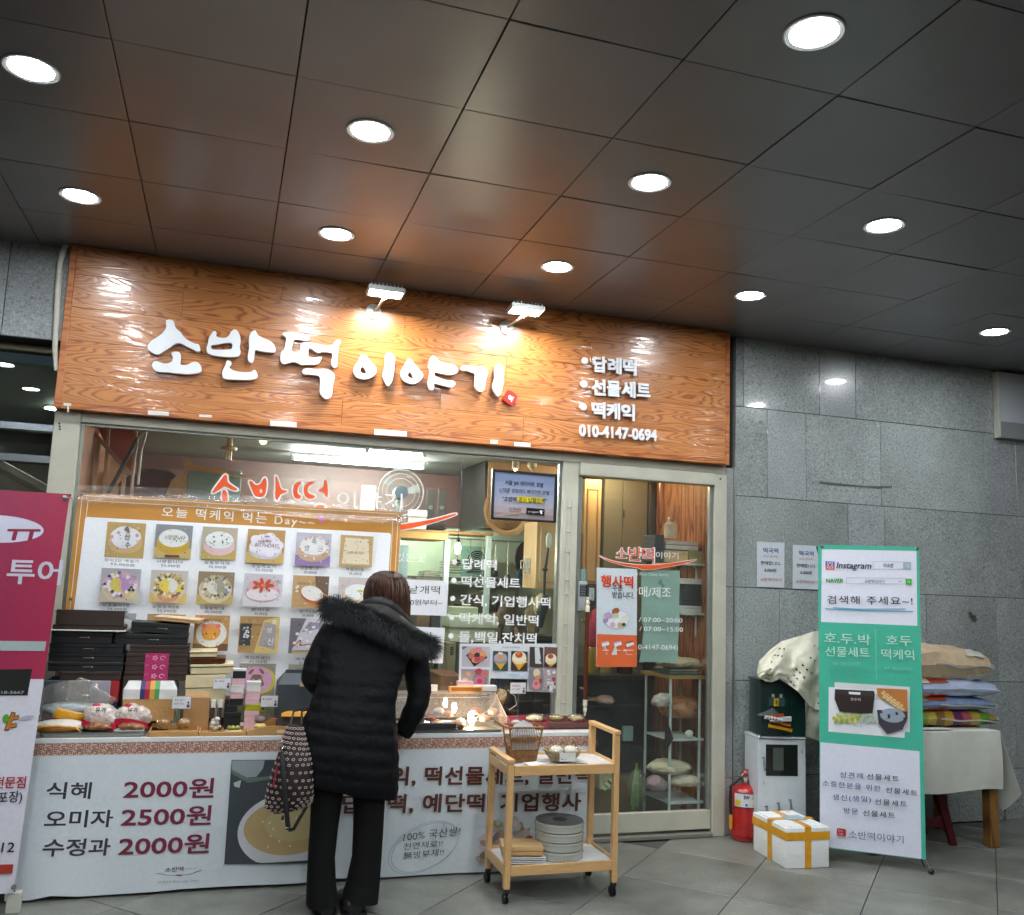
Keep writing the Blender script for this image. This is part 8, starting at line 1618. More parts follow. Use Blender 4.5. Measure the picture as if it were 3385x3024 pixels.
s.text_px('₩ 38,000원', gx(732, 1030), gx(920, 1034), 32*.4836, '#6fbfa8', jit=.04); s.text_px('₩ 38,000원', gx(1080, 1064), gx(1275, 1070), 32*.4836, '#6fbfa8', jit=.04); s.text_px('호두떡말이 5개, 호두설기 6개', gx(690, 1064), gx(968, 1070), 24*.4836, '#4faa92'); s.text_px('약식 2개, 호두영양 2개', gx(712, 1098), gx(945, 1102), 24*.4836, '#4faa92')
s.line([gx(1022, 785), gx(1027, 1130)], .0025, '#8fd0bc', px=True)
qd(gx, [(745, 1195), (1010, 1205), (1016, 1230), (1000, 1362), (775, 1345), (742, 1260)], '#2a201f'); qd(gx, [(745, 1192), (1012, 1206), (1008, 1240), (748, 1226)], '#37302e'); qd(gx, [(838, 1210), (918, 1214), (916, 1232), (840, 1226)], '#dfe3ea'); s.text_px('호두박', gx(850, 1270), gx(922, 1274), 22*.4836, '#c9c4c0')
qd(gx, [(1030, 1186), (1238, 1196), (1238, 1345), (1200, 1340), (1035, 1240)], '#b5743a')
for i in range(6):
 for j in range(2): a_ = s.uv(*gx(1075+24*i+8*j, 1222+18*i+26*j-4)); s.tri([(a_[0]-.014, a_[1]-.004), (a_[0], a_[1]-.014), (a_[0]+.014, a_[1]+.004), (a_[0], a_[1]+.014)], '#d6c08e', dl=1 if i+j == 0 else 0);
for i in range(6):
 for j in range(2): a_ = s.uv(*gx(1075+24*i+8*j, 1222+18*i+26*j-4)); s.ell(a_[0], a_[1], .003, .003, '#4a2c1c', 6, dl=1 if i+j == 0 else 0)
for k in range(22):
 a_ = s.uv(*gx(740+13*k, 1390+22*math.sin(k*1.9))); s.ell(a_[0], a_[1], .014+.004*(k % 3), .010, ['#a8b03c', '#8f9a2c', '#bcc25c', '#a4b7a0'][(k % 3) if k < 14 else 3], 8, k, dl=1 if k == 0 else 0)
s.poly([gx(1030, 1333), gx(1238, 1345), gy(1240, 150), gy(1205, 225), gy(1100, 258), gy(1042, 190)], '#3c3a44'); a_ = s.uv(*gx(1136, 1372)); s.ell(a_[0], a_[1], .07, .042, '#8f9cac', 20)
for k in range(8): a2 = s.uv(*gx(1060+(k*53) % 160, 1350+(k*37) % 60)); s.ell(a2[0], a2[1], .008, .005, '#33282c', 8, dl=1 if k == 0 else 0)
for tx1, l1, r1_, tx2, l2, r2_, c1 in (('상견례', (778, 548), (935, 560), '선물세트', (962, 560), (1180, 580), '#2a3a7a'), ('소중한분을 위한', (660, 605), (1055, 645), '선물세트', (1090, 652), (1305, 678), '#2a3a7a'), ('생신(생일)', (728, 700), (990, 718), '선물세트', (1015, 732), (1235, 752), '#2a3a7a'), ('방문', (805, 792), (902, 800), '선물세트', (935, 808), (1153, 828), '#2a3a7a')):
 s.text_px(tx1, gy(*l1), gy(*r1_), 40*.4836, c1, bold=.008, jit=.05, spacing=1.2); s.text_px(tx2, gy(*l2), gy(*r2_), 40*.4836, '#17181c', bold=.012, jit=.05, spacing=1.2)
a_ = s.uv(*gy(788, 925)); s.tri([(a_[0]+.026*sx*(.75 if j else 1), a_[1]+.0225*sy_*(1 if j else .75)) for sx, sy_, j in ((-1, -1, 0), (-1, -1, 1), (1, -1, 1), (1, -1, 0), (1, 1, 0), (1, 1, 1), (-1, 1, 1), (-1, 1, 0))], '#a82420'); s.text('미소', a_[0]-.018, a_[1]+.003, .014, '#e6cfd0'); s.text('가반', a_[0]-.018, a_[1]-.016, .014, '#e6cfd0')
s.text_px('소반떡이야기', gy(838, 958), gy(1212, 1000), 56*.4836, '#4a4d58', jit=.05, spacing=1.1)
s.build('banner_sheet', printed(.4, coat=.15), gb_)
back = MB(); Nn = Vector((Xd.y, -Xd.x, 0)).normalized()
for sx_ in (0, 1):
 p = (pL, pR)[sx_]; tp_ = p+Vector((0, 0, 1.895)); MB().lathe([(.006, -.006), (.011, -.004), (.011, 0)], tp_-Vector((Xd.x, Xd.y, 0))*(.018 if sx_ else -.018)+Vector((0, -.008, 0)), 14, 'y').put('eyelet', steel, gb_)
 q_ = (pL+pR)/2+Vector((.12, .26, .8)); MB().tube([tp_+Vector((0, .012, 0)), q_], .005, 8).put('pole', black, gb_); MB().tube([q_, p+Vector((0, .012, .03))], .005, 8).put('pole', black, gb_)
 MB().tube([p+Vector((0, -.006, .075)), p+Vector((.012, -.02, .03))], .006, 8).put('hook', steel, gb_); MB().ell(p+Vector((.015, -.022, .016)), (.019, .015, .0155), 14, 10).put('rubber_foot', black, gb_)
MB().tube([(pL+pR)/2+Vector((.12, .26, .8)), (pL+pR)/2+Vector((.15, .5, .01))], .005, 8).put('pole', black, gb_)
tb = T_('side_table', 'wooden side table under a pale cloth at the right edge', 'table', 4.55, -.33)
TX0, TX1, TY0, TY1 = 3.95, 4.98, -.60, -.07; TZ = U(3295, 2412, y=-.55).z
MB().box((TX0, TY0, TZ-.025), (TX1, TY1, TZ-.003), .003).put('top', mat('#6a4a28', .5), tb)
for x, y in ((TX1-.085, TY0+.01), (TX1-.085, TY1-.08), (TX0+.01, TY0+.01), (TX0+.01, TY1-.08)): MB().box((x, y, 0), (x+.07, y+.07, TZ-.0255), .004).put('leg', wood_fig('table_leg_wood', '#8f6636', '#7c5528', '#5f3f1c', 4, axis=2, coat=.1, bump=.1), tb)
def tcl(u, v):
 x = TX0-.05+(TX1-TX0+.05)*u
 if v < .35: return Vector((x, TY1+(TY0-TY1)*v/.35, TZ+.002))
 t_ = (v-.35)/.65; hem = TZ-.375+.01*math.sin(u*9)
 return Vector((x+.0, TY0-.006-.014*math.sin(t_*PI)*(.5+.5*math.sin(u*15))-.008*t_, TZ+.002+(hem-TZ)*t_))
def tcs(u, v):
 y = TY0-.006+(TY1-TY0+.006)*u; drop = (.40+.14*max(0, 1-abs(u-.25)*4))*v
 return Vector((TX1+.002+.13*v*(1-.5*u)+.012*math.sin(u*12)*v, y-.03*v*(1-u), TZ+.002-drop))
ct2 = T_('table_cloth', 'pale grey linen cloth hanging over the side table', 'tablecloth', 4.5, -.33, TZ)
LN = mat('#d0d3c9', .85, var=.05, bump=.4, bs=300)
MB().grid(tcl, 40, 20, .002).put('front_fall', LN, ct2); MB().grid(tcs, 20, 14, .002).put('side_fall', LN, ct2)
t = T_('black_tassel', 'black cord tassel dangling behind the table leg', 'cord', 5.0, -.1, .25)
c = U(3320, 2660, y=-.08); MB().ell(c, (.022, .02, .045), 10, 8).put('knot', black, t); MB().tube([c+Vector((0, 0, .04)), c+Vector((-.01, 0, .12))], .004).put('cord', black, t); MB().tube([c+Vector((0, 0, -.04)), c+Vector((.008, 0, -.09)), c+Vector((.0, 0, -.11)), c+Vector((-.01, 0, -.08))], .0025).put('loop', black, t)
st_ = T_('plastic_stool', 'dark red plastic stool under the side table', 'stool', 4.55, -.33)
RS = mat('#4a1016', .35, var=.1); sz = .36; cxs, cys = 4.53, -.35
MB().lathe([(.12, sz-.02), (.135, sz-.01), (.13, sz), (.02, sz+.001)], (cxs, cys, 0), 28).put('seat', RS, st_)
for sx_, sy_ in ((-1, -1), (1, -1), (1, 1), (-1, 1)):
 P0 = Vector((cxs+sx_*.085, cys+sy_*.085, sz-.021)); P1 = Vector((cxs+sx_*.155, cys+sy_*.135, 0))
 mb = MB(); R4 = lambda c, w_, d_: [c+Vector(p) for p in ((-w_, -d_, 0), (w_, -d_, 0), (w_, d_, 0), (-w_, d_, 0))]; mb.loft([R4(P0, .036, .02), R4(P1, .022, .014)]); mb.put('leg', RS, st_)
for y in (-.115, .115):
 P0, P1 = Vector((cxs-.125, cys+y, .15)), Vector((cxs+.125, cys+y, .15)); mb = MB()
 mb.grid(lambda u, v: Vector((P0.x+(P1.x-P0.x)*u, P0.y, .12+.05*v-.0+(.03*(1-math.sin(PI*u)))*v-.03*(1-v)*(1-math.sin(PI*u)))), 12, 3, .008); mb.put('stretcher', RS, st_)
def sack(label, x0, x1, yb, yt, m, stripes=None, seed=1, y=-.52, panel=None, hem='#c6cbd0'):
 a, b = U(x0, yb, y=y), U(x1, yt, y=y); cx_ = (a.x+b.x)/2; w_ = (b.x-a.x)/2; h_ = (b.z-a.z)/2; cz_ = (a.z+b.z)/2; t = thing('rice_sack', label, 'sack', (cx_, -.34, a.z)); dp = .17
 def f(u, v, top):
  e_ = 1.22*(math.sin(PI*u)**.17 if 0 < u < 1 else 0)*(math.sin(PI*v)**.26 if 0 < v < 1 else 0)
  n_ = noise.noise(Vector((u*5+seed*3, v*4, seed)))*.2+abs(noise.noise(Vector((u*11+seed, v*7, seed))))*-.22
  z = (1 if top else -1)*h_*e_*(1+n_)
  return Vector((cx_+w_*(2*u-1), -.34+dp*(2*v-1)*(1-.08*math.sin(PI*u)), cz_+z-.008*abs(2*u-1)**3))
 if stripes:
  n = len(stripes)
  for k, c_ in enumerate(stripes):
   u0, u1 = k/n, (k+1)/n
   for tp in (0, 1): MB().grid(lambda u, v: f(u0+(u1-u0)*u, v, tp), 8, 16, .002).put('woven_stripe', mat(c_, .45, var=.15, bump=.4, coat=.2), t)
 else:
  for tp in (1, 0): MB().grid(lambda u, v: f(u, v, tp), 34, 16, .002).put('bag', m, t)
 if panel:
  for (u0, u1, v0_, v1_, c_) in panel:
   for tp in ((1, 0) if v0_ < .1 else (1,)): MB().grid(lambda u, v: f(u0+(u1-u0)*u, v0_+(v1_-v0_)*v, tp)+Vector((0, -.003, .002 if tp else -.002)), 12, 8, .001).put('printed_panel', mat(c_, .4, var=.1, coat=.3), t)
 MB().tube([Vector((cx_+w_*.98, -.34+dp*(2*v-1), cz_-.006+.01*math.sin(v*9+seed))) for v in [k/10 for k in range(11)]], [(.004, .014)]*11, 8).put('hem', mat(hem, .5), t)
 seamx = cx_-w_*.12; MB().tube([Vector((seamx+.012*math.sin(k)+k*(w_*.112), -.34-dp*(1.0)-.004, cz_+h_*.10*math.sin(k*.9+seed)-.002*k)) for k in range(11)], [(.003, .008)]*11, 8).put('stitched_edge', mat(hem, .5), t)
 return t
sack('lowest rice sack with multicoloured stripes on the side table', 2960, 3305, 2408, 2350, None, ['#a8482c', '#a8482c', '#a8482c', '#7a8a2c', '#a89a3c', '#7a5a2c', '#b08a2c', '#5a2450', '#9a4a50', '#a8922c', '#4f8a24', '#8a7a3c'], 2)
sack('second rice sack from the bottom, slate blue with a red panel', 2960, 3300, 2352, 2308, mat('#7487a6', .35, var=.25, vs=9, bump=.6, bs=30, coat=.6), None, 3, panel=[(.2, .34, .02, .9, '#b9b48c'), (.34, .53, .03, .6, '#b8482a'), (.34, .6, .5, .97, '#5ca032')])
sack('third rice sack from the bottom, pale blue with a green and red panel', 2960, 3310, 2308, 2248, mat('#b4c2de', .35, var=.15, vs=9, bump=.6, bs=30, coat=.6), None, 5, panel=[(.2, .35, .03, .6, '#d8d0bc'), (.35, .53, .03, .45, '#b8482a'), (.2, .97, .45, .97, '#5ca032')])
sack('top beige cloth-coloured sack on the pile beside the green banner', 2940, 3290, 2250, 2150, mat('#bfa98c', .5, var=.15, bump=.6, bs=25, coat=.3), None, 7, panel=[(.76, .92, .03, .22, '#b9bab0')])
s = Sheet(U(3040, 2278, y=-.53), (1, 0, 0), (0, 0, 1)); s.text('쌀', 0, 0, .035, '#1f2320', bold=.01, jit=.05); s.text('굴', .002, -.03, .03, '#1f2320', jit=.05); o = s.build('sack_lettering', printed(.5), None); tag(o, 'black handwritten print on the third sack from the bottom', 'lettering'); o.parent = [x for x in C.objects if x.get('label', '').startswith('third rice sack')][0]
o.data.transform(Matrix.Translation(-ROOT[o.parent.name])); del o['category']; del o['label']
tag(MB().box(tuple(U(3045, 2412, y=-.58)), tuple(U(3120, 2404, y=-.50)), .001).put('paper', WB, None), 'sheet of white paper under the lowest sack', 'paper')
ws = T_('wall_sign', 'blank grey sign panel fixed to the granite at the upper right edge', 'sign', 5.75, -.05, 2.87)
a, b, c2 = U(3301, 1222, y=-.06), U(3309, 1445, y=-.06), U(3309, 1392, y=-.06)
MB().box((a.x, -.06, c2.z), (a.x+.9, -.004, min(a.z, CZ-.02)), .002).put('panel', mat('#d3dbe0', .4, var=.04), ws); MB().box((a.x, -.06, b.z), (a.x+.9, -.004, c2.z-.0006), .002).put('lower_panel', mat('#9a9ea0', .4, var=.04), ws); MB().box((a.x-.008, -.064, b.z), (a.x-.0005, -.004, min(a.z, CZ-.02)), .001).put('edge_trim', mat('#c9cabd', .4), ws)
# ================================================================== PINK TOUR BANNER AT THE LEFT EDGE
pb = T_('roll_banner', 'crimson and white travel agency banner cut by the left edge of the picture', 'banner stand', -1.1, -.68)
Bb, Bt = U(45, 2952, y=-.66), U(232, 1633, y=-.60)
Vd = (Bt-Bb).normalized(); BHt = (Bt-Bb).length; O_ = Bb-Vector((.6, 0, 0))
s = Sheet(O_, (1, 0, 0), Vd, wave=lambda u, v: .006*math.sin(v*5)+.004*math.sin(u*11), maxe=.07)
n6 = lambda x, y: (x*.3846, 1600+y*.3846); n7 = lambda x, y: (x*.3846, 2200+y*.3846)
s.rect(0, 0, .6, BHt, '#d3d3df')
vm = s.uv(*n6(300, 1705))[1]
for k in range(14):      # printed gradient of the crimson field
 f0 = k/14; c0 = [.19+.20*f0, .018+.004*f0, .075+.0*f0]; u0 = .0+f0*.6; s.tri([(u0, vm), (u0+.6/14, vm), (u0+.6/14, BHt), (u0, BHt)], tuple(c0), dl=1 if k == 0 else 0)
c_ = s.uv(*n6(0, 402)); r_ = s.uv(*n6(286, 402)); s.ell(c_[0]-.06, c_[1], r_[0]-c_[0]+.06, .066, '#c9cbdd', 36)
s.text_px('TT', n6(-40, 490), n6(232, 498), 120*.3846, '#8a1c40', bold=.05, shear=.14)
s.text_px('투어', n6(-25, 850), n6(440, 872), 215*.3846, '#c9c9d8', bold=.02)
qd2 = lambda f, pts, c: s.poly([f(*p) for p in pts], c)
qd2(n6, [(-200, 1360), (333, 1380), (322, 1462), (-200, 1445)], '#a5b3b5'); qd2(n7, [(-300, 52), (216, 55), (182, 282), (-300, 275)], '#151b1c')
s.text_px('02-318-5667', n7(-170, 262), n7(150, 268), 32*.3846, '#a9afb4', bold=.01)
for k, (x0, y0, x1, y1) in enumerate(((68, 425, 8, 582), (40, 478, 118, 470), (30, 545, 98, 538))): s.line([n7(x0, y0), n7(x1, y1)], .020, '#2a1c14', px=True)
for k, (x0, y0, x1, y1) in enumerate(((66, 432, 12, 575), (42, 478, 113, 471), (32, 545, 94, 538))): s.line([n7(x0, y0), n7(x1, y1)], .014, '#b8742c', px=True)
a_ = s.uv(*n7(2, 478)); s.ell(a_[0], a_[1], .014, .020, '#5a9a28', 14); a_ = s.uv(*n7(180, 475)); s.ell(a_[0], a_[1], .034, .009, '#a9abb8', 16, .2)
s.text_px('전문점', n7(-85, 1070), n7(188, 1070), 100*.3846, '#a82a34', bold=.02); s.text_px('(포장)', n7(-75, 1200), n7(165, 1190), 100*.3846, '#1c2233', bold=.01); s.text_px('1112', n7(-145, 1625), n7(108, 1628), 110*.3846, '#1c1d28', bold=.01)
qd2(n7, [(-300, 1735), (110, 1733), (100, 1812), (-300, 1818)], '#a8342c')
s.build('banner_sheet', printed(.42, coat=.15), pb)
for p_, v_ in ((n6(575, 105), 0), (n7(95*1.0, 2000), 0)): pass
c = Bt+Vector((-.022, -.008, -.02)); MB().lathe([(.006, -.006), (.012, -.004), (.012, 0)], c, 14, 'y').put('eyelet', steel, pb); MB().tube([c, c+Vector((.03, .01, .0))], .004).put('hook', steel, pb)
c = Bb+Vector((-.0, -.008, .03)); MB().lathe([(.006, -.006), (.012, -.004), (.012, 0)], c, 14, 'y').put('eyelet', steel, pb)
MB().tube([Bt+Vector((.0, .012, 0)), Bb+Vector((-.3, .25, .9)), Bb+Vector((0, .012, 0))], .005).put('pole', black, pb); MB().tube([Bb+Vector((-.3, .25, .9)), Bb+Vector((-.2, .45, -.08))], .005).put('pole', black, pb)
MB().box((Bb.x-.03, -.645, .0), (Bb.x+.03, -.60, .09), .003).put('foot', mat('#b9bab0', .5), pb)
# ================================================================== CUSTOMER (seen from behind, bending over the counter)
def ringpts(L, R, yc, t, n=28, wob=0, sd=0, k=1.0, sq=1.0):
 """closed section through two measured outline points, half-depth t"""
 c = (L+R)/2; ax = (R-L)/2; fwd_ = Vector((0, 1, 0)); out = []
 for i in range(n):
  a = 2*PI*i/n; ca, sa = math.cos(a), math.sin(a)
  ca = math.copysign(abs(ca)**sq, ca); sa = math.copysign(abs(sa)**sq, sa)
  r = k*(1+wob*noise.noise(Vector((ca*2+sd, sa*2, sd*1.3))))
  out.append(c+ax*ca*r+fwd_*t*sa*r)
 return out
def interp(levels, steps):
 out = []
 for a, b in zip(levels, levels[1:]):
  for k in range(steps):
   f = k/steps; out.append([x+(y-x)*f if not isinstance(x, Vector) else x.lerp(y, f) for x, y in zip(a, b)])
 out.append(levels[-1]); return out
def lv(l, r, y, t): return [U(*l, y=y), U(*r, y=y), y, t]
pe = T_('person', 'woman in a long black padded coat bending over the counter, seen from behind', 'person', .66, -.9)
COAT = mat((.0026, .003, .0045), .7, var=.4, vs=5, bump=.7, bs=26, spec=.16); TRO = mat((.0016, .0016, .002), .9, var=.2, bump=.2, spec=.25)
SKIN = mat('#b98466', .5); HAIRc = mat('#1c0c06', .6, var=.5, vs=10, stretch=(9, 9, 1), spec=.3)
torso = [lv((966, 2578), (1307, 2640), -.88, .135), lv((970, 2540), (1316, 2590), -.88, .15), lv((979, 2480), (1317, 2510), -.88, .155), lv((1000, 2392), (1313, 2425), -.87, .15), lv((1030, 2322), (1306, 2348), -.855, .14), lv((1052, 2270), (1312, 2285), -.835, .135),
         lv((1056, 2200), (1332, 2225), -.80, .135), lv((1062, 2130), (1356, 2165), -.755, .13), lv((1080, 2080), (1378, 2118), -.71, .125), lv((1112, 2045), (1368, 2085), -.67, .12), lv((1160, 2018), (1350, 2060), -.64, .105), lv((1200, 1998), (1348, 2040), -.61, .085)]
def qpuff(f, amp=.028): return 1+amp*(abs(math.sin(PI*f))**.6-.5)
rings = []; T_l = interp(torso, 8)
acc = 0; prev = None
for L_, R_, yc, t_ in T_l:
 c = (L_+R_)/2
 if prev is not None: acc += (c-prev).length
 prev = c
 k = qpuff(acc/.072, .045 if acc < .62 else .012); dz = 0
 rings.append(ringpts(L_, R_, yc, t_, 40, .03, 3+acc, k, .92))
mbp = MB(); mbp.loft(rings)
def limb(pts, rad, puff=.05, per=.075, n=20, sub=6):
 P_, Rr = [], []; acc = 0; q = []
 for i in range(len(pts)-1):
  for k in range(sub): f = k/sub; q.append((pts[i].lerp(pts[i+1], f), rad[i]+(rad[i+1]-rad[i])*f))
 q.append((pts[-1], rad[-1])); pr = q[0][0]
 for p, r in q: acc += (p-pr).length; pr = p; P_.append(p); Rr.append(r*qpuff(acc/per, puff))
 return P_, Rr
la = [U(1118, 2085, y=-.68), U(1090, 2130, y=-.69), U(1058, 2195, y=-.72), U(1045, 2240, y=-.74), U(1062, 2262, y=-.68), U(1085, 2280, y=-.56), U(1100, 2300, y=-.47)]
ra = [U(1352, 2110, y=-.66), U(1368, 2160, y=-.67), U(1380, 2225, y=-.70), U(1388, 2290, y=-.73), U(1378, 2335, y=-.74), U(1355, 2385, y=-.72), U(1330, 2425, y=-.70)]
P_, Rr = limb(la, [.088, .086, .080, .073, .068, .058, .05]); mbp.tube(P_, Rr, 22)
P_, Rr = limb(ra, [.082, .078, .068, .062, .060, .056, .05]); mbp.tube(P_, Rr, 22)
me = mbp.mesh('coat_raw'); tmp = bpy.data.objects.new('tmp', me); C.objects.link(tmp)
md = tmp.modifiers.new('r', 'REMESH'); md.mode = 'VOXEL'; md.voxel_size = .0075; md2 = tmp.modifiers.new('s', 'SMOOTH'); md2.iterations = 2; md2.factor = .5
dg = bpy.context.evaluated_depsgraph_get(); me2 = bpy.data.meshes.new_from_object(tmp.evaluated_get(dg)); bpy.data.objects.remove(tmp)
me2.materials.clear()
nrm = [v.normal.copy() for v in me2.vertices]; cos = [v.co.copy() for v in me2.vertices]; flat = []
for p, n_ in zip(cos, nrm): flat += list(p+n_*(noise.fractal(p*9, .8, 2, 3)*.004+noise.noise(p*34)*.0014))
me2.vertices.foreach_set('co', flat); me2.update()
link('coat', me2, COAT, pe, ang=80)
def skin_body():
 b = bmesh.new(); pt = {}
 hd = U(1277, 1960, y=-.56)
 J = {'pelvis': (Vector((.67, -.88, .82)), .11), 'waist': (Vector((.67, -.85, 1.0)), .10), 'chest': (Vector((.70, -.75, 1.22)), .11), 'neckb': (Vector((.76, -.64, 1.40)), .055), 'neck': (hd+Vector((-.01, -.01, -.10)), .05), 'head': (hd+Vector((0, .01, -.01)), .085), 'crown': (hd+Vector((0, .01, .06)), .07), 'nose': (hd+Vector((.0, .10, -.03)), .012),
         'ls': (la[0], .05), 'le': (la[3]+Vector((.02, .01, 0)), .04), 'lw': (la[5], .028), 'lh': (la[5]+Vector((.03, .09, -.02)), .03), 'rs': (ra[0], .05), 're': (ra[4], .038), 'rw': (ra[5], .027), 'rh': (ra[6]+Vector((-.03, .02, -.03)), .028),
         'lt': (Vector((.575, -.88, .74)), .055), 'lk': (Vector((.565, -.88, .42)), .04), 'la': (Vector((.575, -.89, .09)), .032), 'rt': (Vector((.765, -.88, .74)), .055), 'rk': (Vector((.765, -.88, .42)), .04), 'ra': (Vector((.765, -.89, .09)), .032)}
 for k in range(4):
  J['lf%d' % k] = (J['lh'][0]+Vector((-.022+.014*k, .045+.004*(k in (1, 2)), -.018)), .0075); J['lg%d' % k] = (J['lh'][0]+Vector((-.022+.014*k, .068, -.04)), .007)
 J['lth'] = (J['lh'][0]+Vector((.035, .02, -.012)), .009)
 E = [('pelvis', 'waist'), ('waist', 'chest'), ('chest', 'neckb'), ('neckb', 'neck'), ('neck', 'head'), ('head', 'crown'), ('head', 'nose'), ('chest', 'ls'), ('ls', 'le'), ('le', 'lw'), ('lw', 'lh'), ('chest', 'rs'), ('rs', 're'), ('re', 'rw'), ('rw', 'rh'), ('pelvis', 'lt'), ('lt', 'lk'), ('lk', 'la'), ('pelvis', 'rt'), ('rt', 'rk'), ('rk', 'ra'), ('lh', 'lth')]
 for k in range(4): E += [('lh', 'lf%d' % k), ('lf%d' % k, 'lg%d' % k)]
 for k in J: pt[k] = b.verts.new(J[k][0])
 for a, c in E: b.edges.new((pt[a], pt[c]))
 me = bpy.data.meshes.new('b'); order = list(J); b.to_mesh(me); b.free(); o = bpy.data.objects.new('b', me); C.objects.link(o)
 o.modifiers.new('k', 'SKIN');
 if not me.skin_vertices:
  bb_ = bmesh.new(); bb_.from_mesh(me); bb_.verts.layers.skin.verify(); bb_.to_mesh(me); bb_.free()
 for i, k in enumerate(order): me.skin_vertices[0].data[i].radius = (J[k][1], J[k][1]); me.skin_vertices[0].data[i].use_root = (k == 'pelvis')
 sb_ = o.modifiers.new('s', 'SUBSURF'); sb_.levels = 2
 me2 = bpy.data.meshes.new_from_object(o.evaluated_get(bpy.context.evaluated_depsgraph_get())); bpy.data.objects.remove(o); me2.materials.clear()
 return me2
link('body', skin_body(), SKIN, pe, ang=80)
mbp = MB()
def leg(levels): mbp.loft([ringpts(L_, R_, yc, t_, 26, .05, t_*20+L_.z*3, 1, .9) for L_, R_, yc, t_ in interp(levels, 5)])
leg([lv((1020, 2560), (1140, 2575), -.88, .10), lv((1028, 2640), (1132, 2640), -.885, .085), lv((1024, 2738), (1118, 2738), -.89, .072), lv((1019, 2830), (1108, 2832), -.895, .07), lv((1014, 2920), (1112, 2918), -.90, .08), lv((1012, 2992), (1122, 2976), -.905, .095)])
leg([lv((1150, 2575), (1272, 2600), -.88, .10), lv((1167, 2640), (1271, 2650), -.885, .085), lv((1168, 2738), (1268, 2738), -.89, .072), lv((1165, 2830), (1262, 2832), -.895, .07), lv((1145, 2920), (1256, 2920), -.90, .08), lv((1131, 2966), (1250, 2976), -.905, .095)])
mbp.put('trousers', TRO, pe, ang=80)
SH = mat('#0b0b0c', .4, bump=.2)
for (xl, xr, yb) in ((1040, 1112, 3010), (1126, 1208, 3010)):
 a, b = U(xl, yb, y=-.93), U(xr, yb, y=-.93); cx_ = (a.x+b.x)/2; w_ = (b.x-a.x)/2
 sh_ = MB().loft([[Vector((cx_+w_*kw*math.cos(q*PI/8), y_+0*q, max(.012, zc0+hh_*math.sin(q*PI/8)))) for q in range(16)] for y_, kw, zc0, hh_ in ((-.985, .55, .035, .03), (-.97, .9, .04, .04), (-.93, 1.0, .05, .05), (-.88, .95, .055, .055), (-.82, .98, .045, .04), (-.76, 1.0, .035, .03), (-.725, .7, .03, .02))]).put('shoe', SH, pe)
 MB().loft([[Vector((cx_+w_*1.05*kx_, y_, .0005)), Vector((cx_+w_*1.05*kx_, y_, .0115))] [::1]+[Vector((cx_+w_*1.05*kx_-.0001, y_, .0115)), Vector((cx_+w_*1.05*kx_-.0001, y_, .0005))] for kx_, y_ in ((-1, -.97), (-.6, -.985))]).b.free()
 MB().box((cx_-w_*1.0, -.985, .0), (cx_+w_*1.0, -.73, .0118), .005, seg=2).put('sole', black, sh_)
 MB().tube([(cx_+w_*.5, -.978, .05), (cx_+w_*.3, -.982, .09)], .003).put('heel_pull', mat('#3a3a3c', .4), sh_)
hc = U(1278, 1968, y=-.56)
def hairf(d):
 a = math.atan2(d.x, -d.y); k = 1+.010*math.sin(a*31+3*noise.noise(Vector((a*2, d.z*2, 0))))+.018*noise.noise(Vector((a*4, d.z*3, 2)))
 return k
rings = []
prof = [(-.165, .70), (-.15, .90), (-.11, 1.0), (-.06, 1.04), (-.01, 1.05), (.035, 1.01), (.072, .92), (.1, .77), (.119, .58), (.13, .34), (.134, .03)]
ip = []
for (z0, r0_), (z1_, r1_) in zip(prof, prof[1:]):
 for k in range(4): f = k/4; ip.append((z0+(z1_-z0)*f, r0_+(r1_-r0_)*f))
ip.append(prof[-1]); n_ = 120
for z, r_ in ip:
 ring = []
 for i in range(n_):
  a = 2*PI*i/n_; d = Vector((math.sin(a), -math.cos(a), z/.13)); k = r_*hairf(d)
  ring.append(hc+Vector((.112*k*math.sin(a)+.010*max(0, -z/.12), -.118*k*math.cos(a), z+(.012*math.sin(a*7+1) if z < -.1 else 0))))
 rings.append(ring)
MB().loft(rings).put('hair', HAIRc, pe, ang=80)
rh = random.Random(8)
for col, N_, ro in (('#24110a', 1300, .002), ('#42261a', 900, .0035), ('#6a4a38', 150, .0045)):
 mb = MB()
 for k in range(N_):
  a = rh.uniform(-2.1, 2.1); cl_ = noise.noise(Vector((a*5, 1.3, 0)))*.10; top = .133-.03*rh.random()**2; L_ = (.285 if a > -.4 else .26)*rh.uniform(.86, 1.06); pts = []; ph = rh.uniform(0, 6)
  for j in range(8):
   f = j/7; z = top-L_*f; r_ = .72 if z < 0 else .03
   for (z0, q0), (z1_, q1) in zip(prof, prof[1:]):
    if z0 <= z <= z1_: r_ = q0+(q1-q0)*(z-z0)/(z1_-z0)
   r_ += .02*math.sin(f*5+ph)*(1 if k % 9 else 3)
   aa = a+cl_*f*2+.035*math.sin(f*5+ph); pts.append(hc+Vector(((.112*r_+ro)*math.sin(aa)+.014*max(0, -z/.12), -(.118*r_+ro)*math.cos(aa), z)))
  w_ = rh.uniform(.0009, .0021); mb.tube(pts, [w_*.5, w_, w_, w_, w_, w_*.9, w_*.6, w_*.15], 3)
 o = mb.put('hair_strands', mat(col, .38, var=.3, vs=30, spec=.6), pe, ang=80); o['kind'] = 'stuff'
